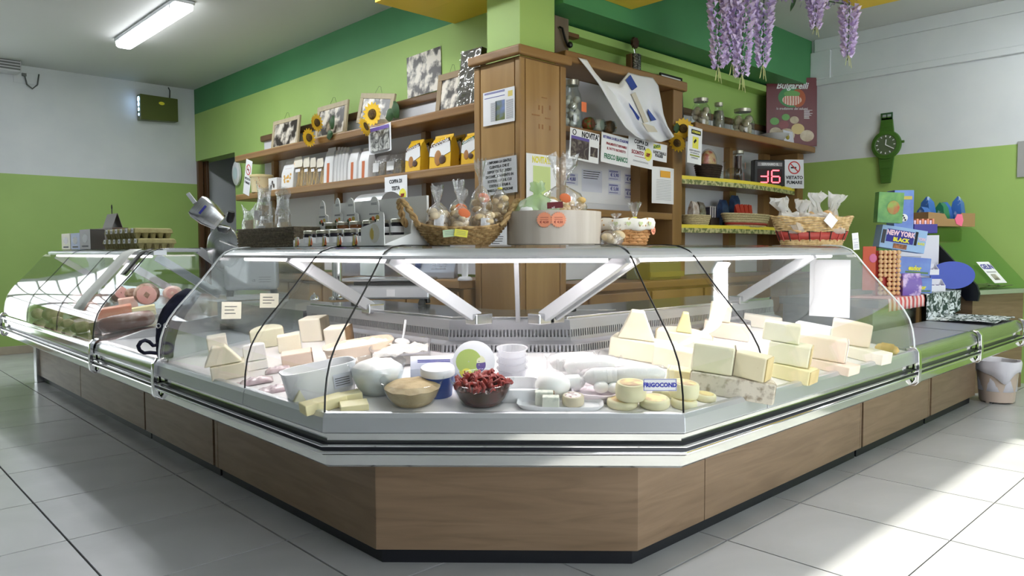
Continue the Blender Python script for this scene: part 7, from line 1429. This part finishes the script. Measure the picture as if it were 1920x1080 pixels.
# wristwatch wall clock
P = on_x(1663, 272, WR-.012); t = thing('watch_clock', 'giant green wristwatch shaped wall clock on the right wall', 'clock', P, rot=(0, 0, RL)); k = px2m(1, P)*1.08
M_WG = mat('watch_green', (70, 112, 40), .4); M_WD = mat('watch_dial', (96, 110, 84), .4)
for z0, z1, w0, w1 in ((14, 48, 13, 9), (-14, -66, 14, 8)):
    b = MB(); b.prismy([(-w0*k, z0*k), (w0*k, z0*k), (w1*k, z1*k), (-w1*k, z1*k)], -.02, 0); o = b.build('strap', M_WG, t, bevel=.004)
    for i in range(3): f = (i+1)/4; MB().box(-w1*k*.9, w1*k*.9, -.024, -.02, (z0+(z1-z0)*f)*k-.006, (z0+(z1-z0)*f)*k+.006).build('strap_rib', M_WG, o, bevel=.002)
b = MB(); 
for x0, x1, z0, z1 in ((-10, 10, 52, 55), (-10, 10, 43, 46), (-10, -7, 46, 52), (7, 10, 46, 52), (-1, 1, 46, 52)): b.box(x0*k, x1*k, -.02, -.012, z0*k, z1*k)
b.build('buckle', M_CHROME, t)
b = MB(); b.lathe([(24*k, 0), (25*k, .012), (24*k, .03), (18*k, .036), (17*k, .03), (.002, .03)], 40); b.build('case', M_WG, t, rot=(PI/2, 0, 0), smooth=40); b = MB(); b.lathe([(17.5*k, .031), (.002, .032)], 40, caps=False); b.build('dial', M_WD, t, rot=(PI/2, 0, 0))
for i in range(12): a = i*PI/6; MB().box(-.004, .004, -.0365, -.0325, 13*k, 16*k).build('hour_mark', M_PAPER, t, rot=(0, a, 0))
for L_, a in ((9, .1), (13, 2.1)): MB().box(-.004, .004, -.038, -.034, 0, L_*k).build('hand', M_PAPER, t, rot=(0, a, 0))
b = MB(); b.lathe([(.012, 0), (.012, .02)], 12); b.build('crown', M_WG, t, loc=(25*k, -.015, 3*k), rot=(0, PI/2, 0))
P = on_x(1912, 332, WR-.01); t = thing('hung_picture', 'grey framed picture on the right wall cut by the picture edge', 'picture frame', Vector((WR-.012, P.y-.25, P.z)), rot=(0, 0, RL)); h = on_x(1912, 265, WR-.01).z-P.z
MB().box(-.27, .27, 0, .01, 0, h).build('mount', mat('frame_grey', (170, 170, 168), .5), t); pic(t, -.22, .22, .05, h-.05, PH[1], y=-.002)
# far left wall: insect lamp, air conditioner, cable
P, w, h = fy(258, 328, 183, 230, WL-.02); t = thing('insect_lamp', 'olive green wall box insect lamp glowing bluish at its side', 'insect lamp', P, rot=(0, 0, 0))
b = MB(); b.loft([[(-w/2, y, 0), (-w/2, y, h), (w/2, y, h*.98), (w/2, y, .02)] for y in (-.12, 0)]); b.build('case', mat('olive_case', (92, 100, 48), .35, .2), t, bevel=.006)
for i in range(4): b = MB(); b.lathe([(.032-.005*i, 0), (.032-.005*i, .004), (.001, .004)], 16); b.build('light_hole', mat('blue_glow', (170, 210, 255), .4, emit=3), t, loc=(-w/2-.001, -.06, h*(.82-.2*i)), rot=(0, -PI/2, 0))
b = MB(); b.ball((w*.06, -.121, h*.72), .025, 12, 6, sq=(1.4, .1, .8)); b.build('badge', MATS['ink_yellow'], t); b = MB(); b.tube([(w*.35, -.03, h), (w*.36, -.03, h+.1), (w*.33, -.02, h+.14)], .006, 6); b.build('cable', M_DARK, t)
P = on_y(10, 138, WL-.02); t = thing('air_conditioner', 'white slatted air conditioner at the ceiling of the left wall', 'air conditioner', Vector((P.x-.28, WL, P.z)), 0); h = on_y(10, 102, WL-.15).z-P.z
MB().box(-.4, .4, -.2, 0, 0, h).build('case', M_LACQ, t, bevel=.02)
for i in range(6): MB().box(-.38, .385, -.21, -.2, .02+i*.03, .036+i*.03).build('slat', mat('slat_grey', (120, 122, 122), .5), t)
P = on_y(45, 150, WL); t = thing('wall_socket', 'small wall socket with looping grey cable on the left wall', 'socket', Vector((P.x, WL-.001, P.z)), 0); MB().box(-.1, .1, -.006, 0, -.04, .08).build('plate', M_WHITE, t, bevel=.003); b = MB(); b.tube([(0, -.02, .06), (.02, -.03, -.05), (.07, -.03, -.09), (.12, -.03, -.04), (.14, -.02, .08)], .008, 6); b.build('cable', mat('cable_grey', (110, 114, 114), .5), t, smooth=60); MB().box(-.02, .02, -.03, -.006, .04, .07).build('plug', MATS['cable_grey'], t)
# wisteria
M_WIS = mat('wisteria', (236, 224, 248), .7, col2=(206, 182, 236), scale=26); M_TIP = mat('wisteria_tip', (206, 210, 150), .7)
def strand(label, px, y0, y1, w, D=2.62):
    top = on_z(px, y0, 2.80); L = px2m(y1-y0, top); r0 = px2m(w*1.2, top)/2; t = thing('wisteria_strand', label, 'flower', top, group='wisteria strands under the ceiling panel'); rr = random.Random(px)
    b = MB(); b.tube([(0, 0, .06), (0.004, 0, -L*.4), (-.004, .004, -L)], .003, 5); b.build('stem', M_LEAF, t)
    b = MB(); n = int(26+L*120)
    for i in range(n):
        f = i/n; z = -L*.92*f; r = r0*(1-.62*f); a = i*2.4; c = Vector((r*.75*math.cos(a), r*.75*math.sin(a), z)); q = .036*(1-.3*f)*rr.uniform(.8, 1.25); a += rr.uniform(-.5, .5)
        for s in (-1, 1):
            v = Vector((math.cos(a), math.sin(a), .3)); sd_ = Vector((-math.sin(a), math.cos(a), 0))*s
            b.add([tuple(c), tuple(c+sd_*q*.9+v*q*.3+Vector((0, 0, q*.5))), tuple(c+v*q*1.1+sd_*q*.7), tuple(c+sd_*q*.5+v*q*.5-Vector((0, 0, q*.8)))], [(0, 1, 2), (0, 2, 3)])
    o = b.build('blossoms', M_WIS, t); o['kind'] = 'stuff'
    b = MB()
    for i in range(5): a = i*1.3; b.tube([(0, 0, -L*.9), (.012*math.cos(a), .012*math.sin(a), -L*.97), (.022*math.cos(a), .022*math.sin(a), -L*1.04-.01*i)], .002, 4)
    b.build('tip', M_TIP, t)
for lb, px, y0, y1, w in (('long wisteria strand at the bookcase end of the garland', 1348, -12, 138, 30), ('wisteria strand with white lower blossoms', 1375, -12, 128, 30), ('fullest wisteria strand reaching lowest of all', 1393, -14, 154, 36), ('slim wisteria strand next to the fullest one', 1432, -8, 134, 26), ('short wisteria strand with green tip in the garland gap', 1530, 0, 56, 14), ('purple wisteria strand below the yellow panel corner', 1592, 14, 112, 22)): strand(lb, px, y0, y1, w)
top = on_z(1490, -4, 2.84); t = thing('wisteria_garland', 'horizontal wisteria garland with dark leaves under the ceiling', 'garland', top, group=None)
b = MB(); A = on_z(1440, -14, 2.83)-top; B = on_z(1590, 8, 2.83)-top; rr = random.Random(5)
for i in range(150):
    c = A.lerp(B, rr.random())+Vector((rr.gauss(0, .02), rr.gauss(0, .02), rr.gauss(0, .022))); q = .03; u = Vector((rr.gauss(0, 1), rr.gauss(0, 1), rr.gauss(0, 1))).normalized(); v = u.orthogonal().normalized(); b.add([tuple(c), tuple(c+u*q), tuple(c+u*q*.7+v*q), tuple(c+v*q)], [(0, 1, 2), (0, 2, 3)])
b.build('blossoms', M_WIS, t)['kind'] = 'stuff'; b = MB(); b.tube([tuple(A), tuple(B)], .004, 5); b.build('stem', M_LEAF, t)
for i in range(3): b = MB(); b.grid(lambda u, v: ((u-.5)*.05*math.sin(PI*v+.05), .1*v, -.02*v*v), 4, 6); b.build('leaf', M_LEAF, t, loc=A.lerp(B, .35+.12*i), rot=(-.9, .5*i, 2*i), smooth=60)
# ------------------------------------------------------------------ small shifts so that neighbours touch instead of passing through each other
NUDGE = {'glass bowl of beige tuna spread beside the dried tomatoes': (.01, .01, .003), 'glass bowl heaped with dark red dried tomatoes': (.01, .01, .003), 'glass bowl of white ricotta behind the tuna bowl': (.02, .06, .008), 'blue plastic bucket with white lid between the bowls': (.03, .03, .006), 'low white tray of soft cheese beside the tomatoes': (.03, .005, .004),
 'clear rectangular container of grated cheese with scoop': (.024, -.014, .001), 'white plastic scoop stuck upright in grated cheese': (.024, -.014, .01), 'short white roll before the two long rolls': (-.02, .02, 0), 'longest white roll over the small caciotta wheels': (.018, -.012, .002), 'lower white roll in the pink tray': (-.02, .02, 0),
 'flat vacuum pack lying nearest the left sill': (.025, 0, .005), 'vacuum pack of pale slices touching the white tub': (.025, 0, .005), 'vacuum pack with small label by the left gasket': (.03, 0, .006), 'white rectangular plastic tub with printed side label': (.014, 0, .003), 'pale green triangular piece against the white tub': (.012, 0, .003),
 'rear white block under the bright end glass': (0, -.03, -.004), 'green pot topped by a football print ball': (0, 0, .073), 'violet sweet bag between lollipops and lower football display': (.035, -.03, 0), 'pink cooked ham beside the mortadella': (-.02, 0, -.003), 'small pink ham end behind the mortadella': (0, .03, 0),
 'big oval wicker basket of bread rolls with two twisted handles': (.014, -.014, 0), 'yellow sticky note on the oval basket front': (.014, -.014, 0), 'pale green sticky note tucked behind the yellow one': (.014, -.014, 0)}
for o in COL.objects:
    lb = o.get('label')
    if lb in NUDGE: o.location = o.location + Vector(NUDGE[lb])
    elif o.get('group') == 'bread bags in the oval basket': o.location = o.location + Vector((.014, -.014, 0))
    elif o.get('group') == 'small jars on the bookcase shelf': o.location.x += .016
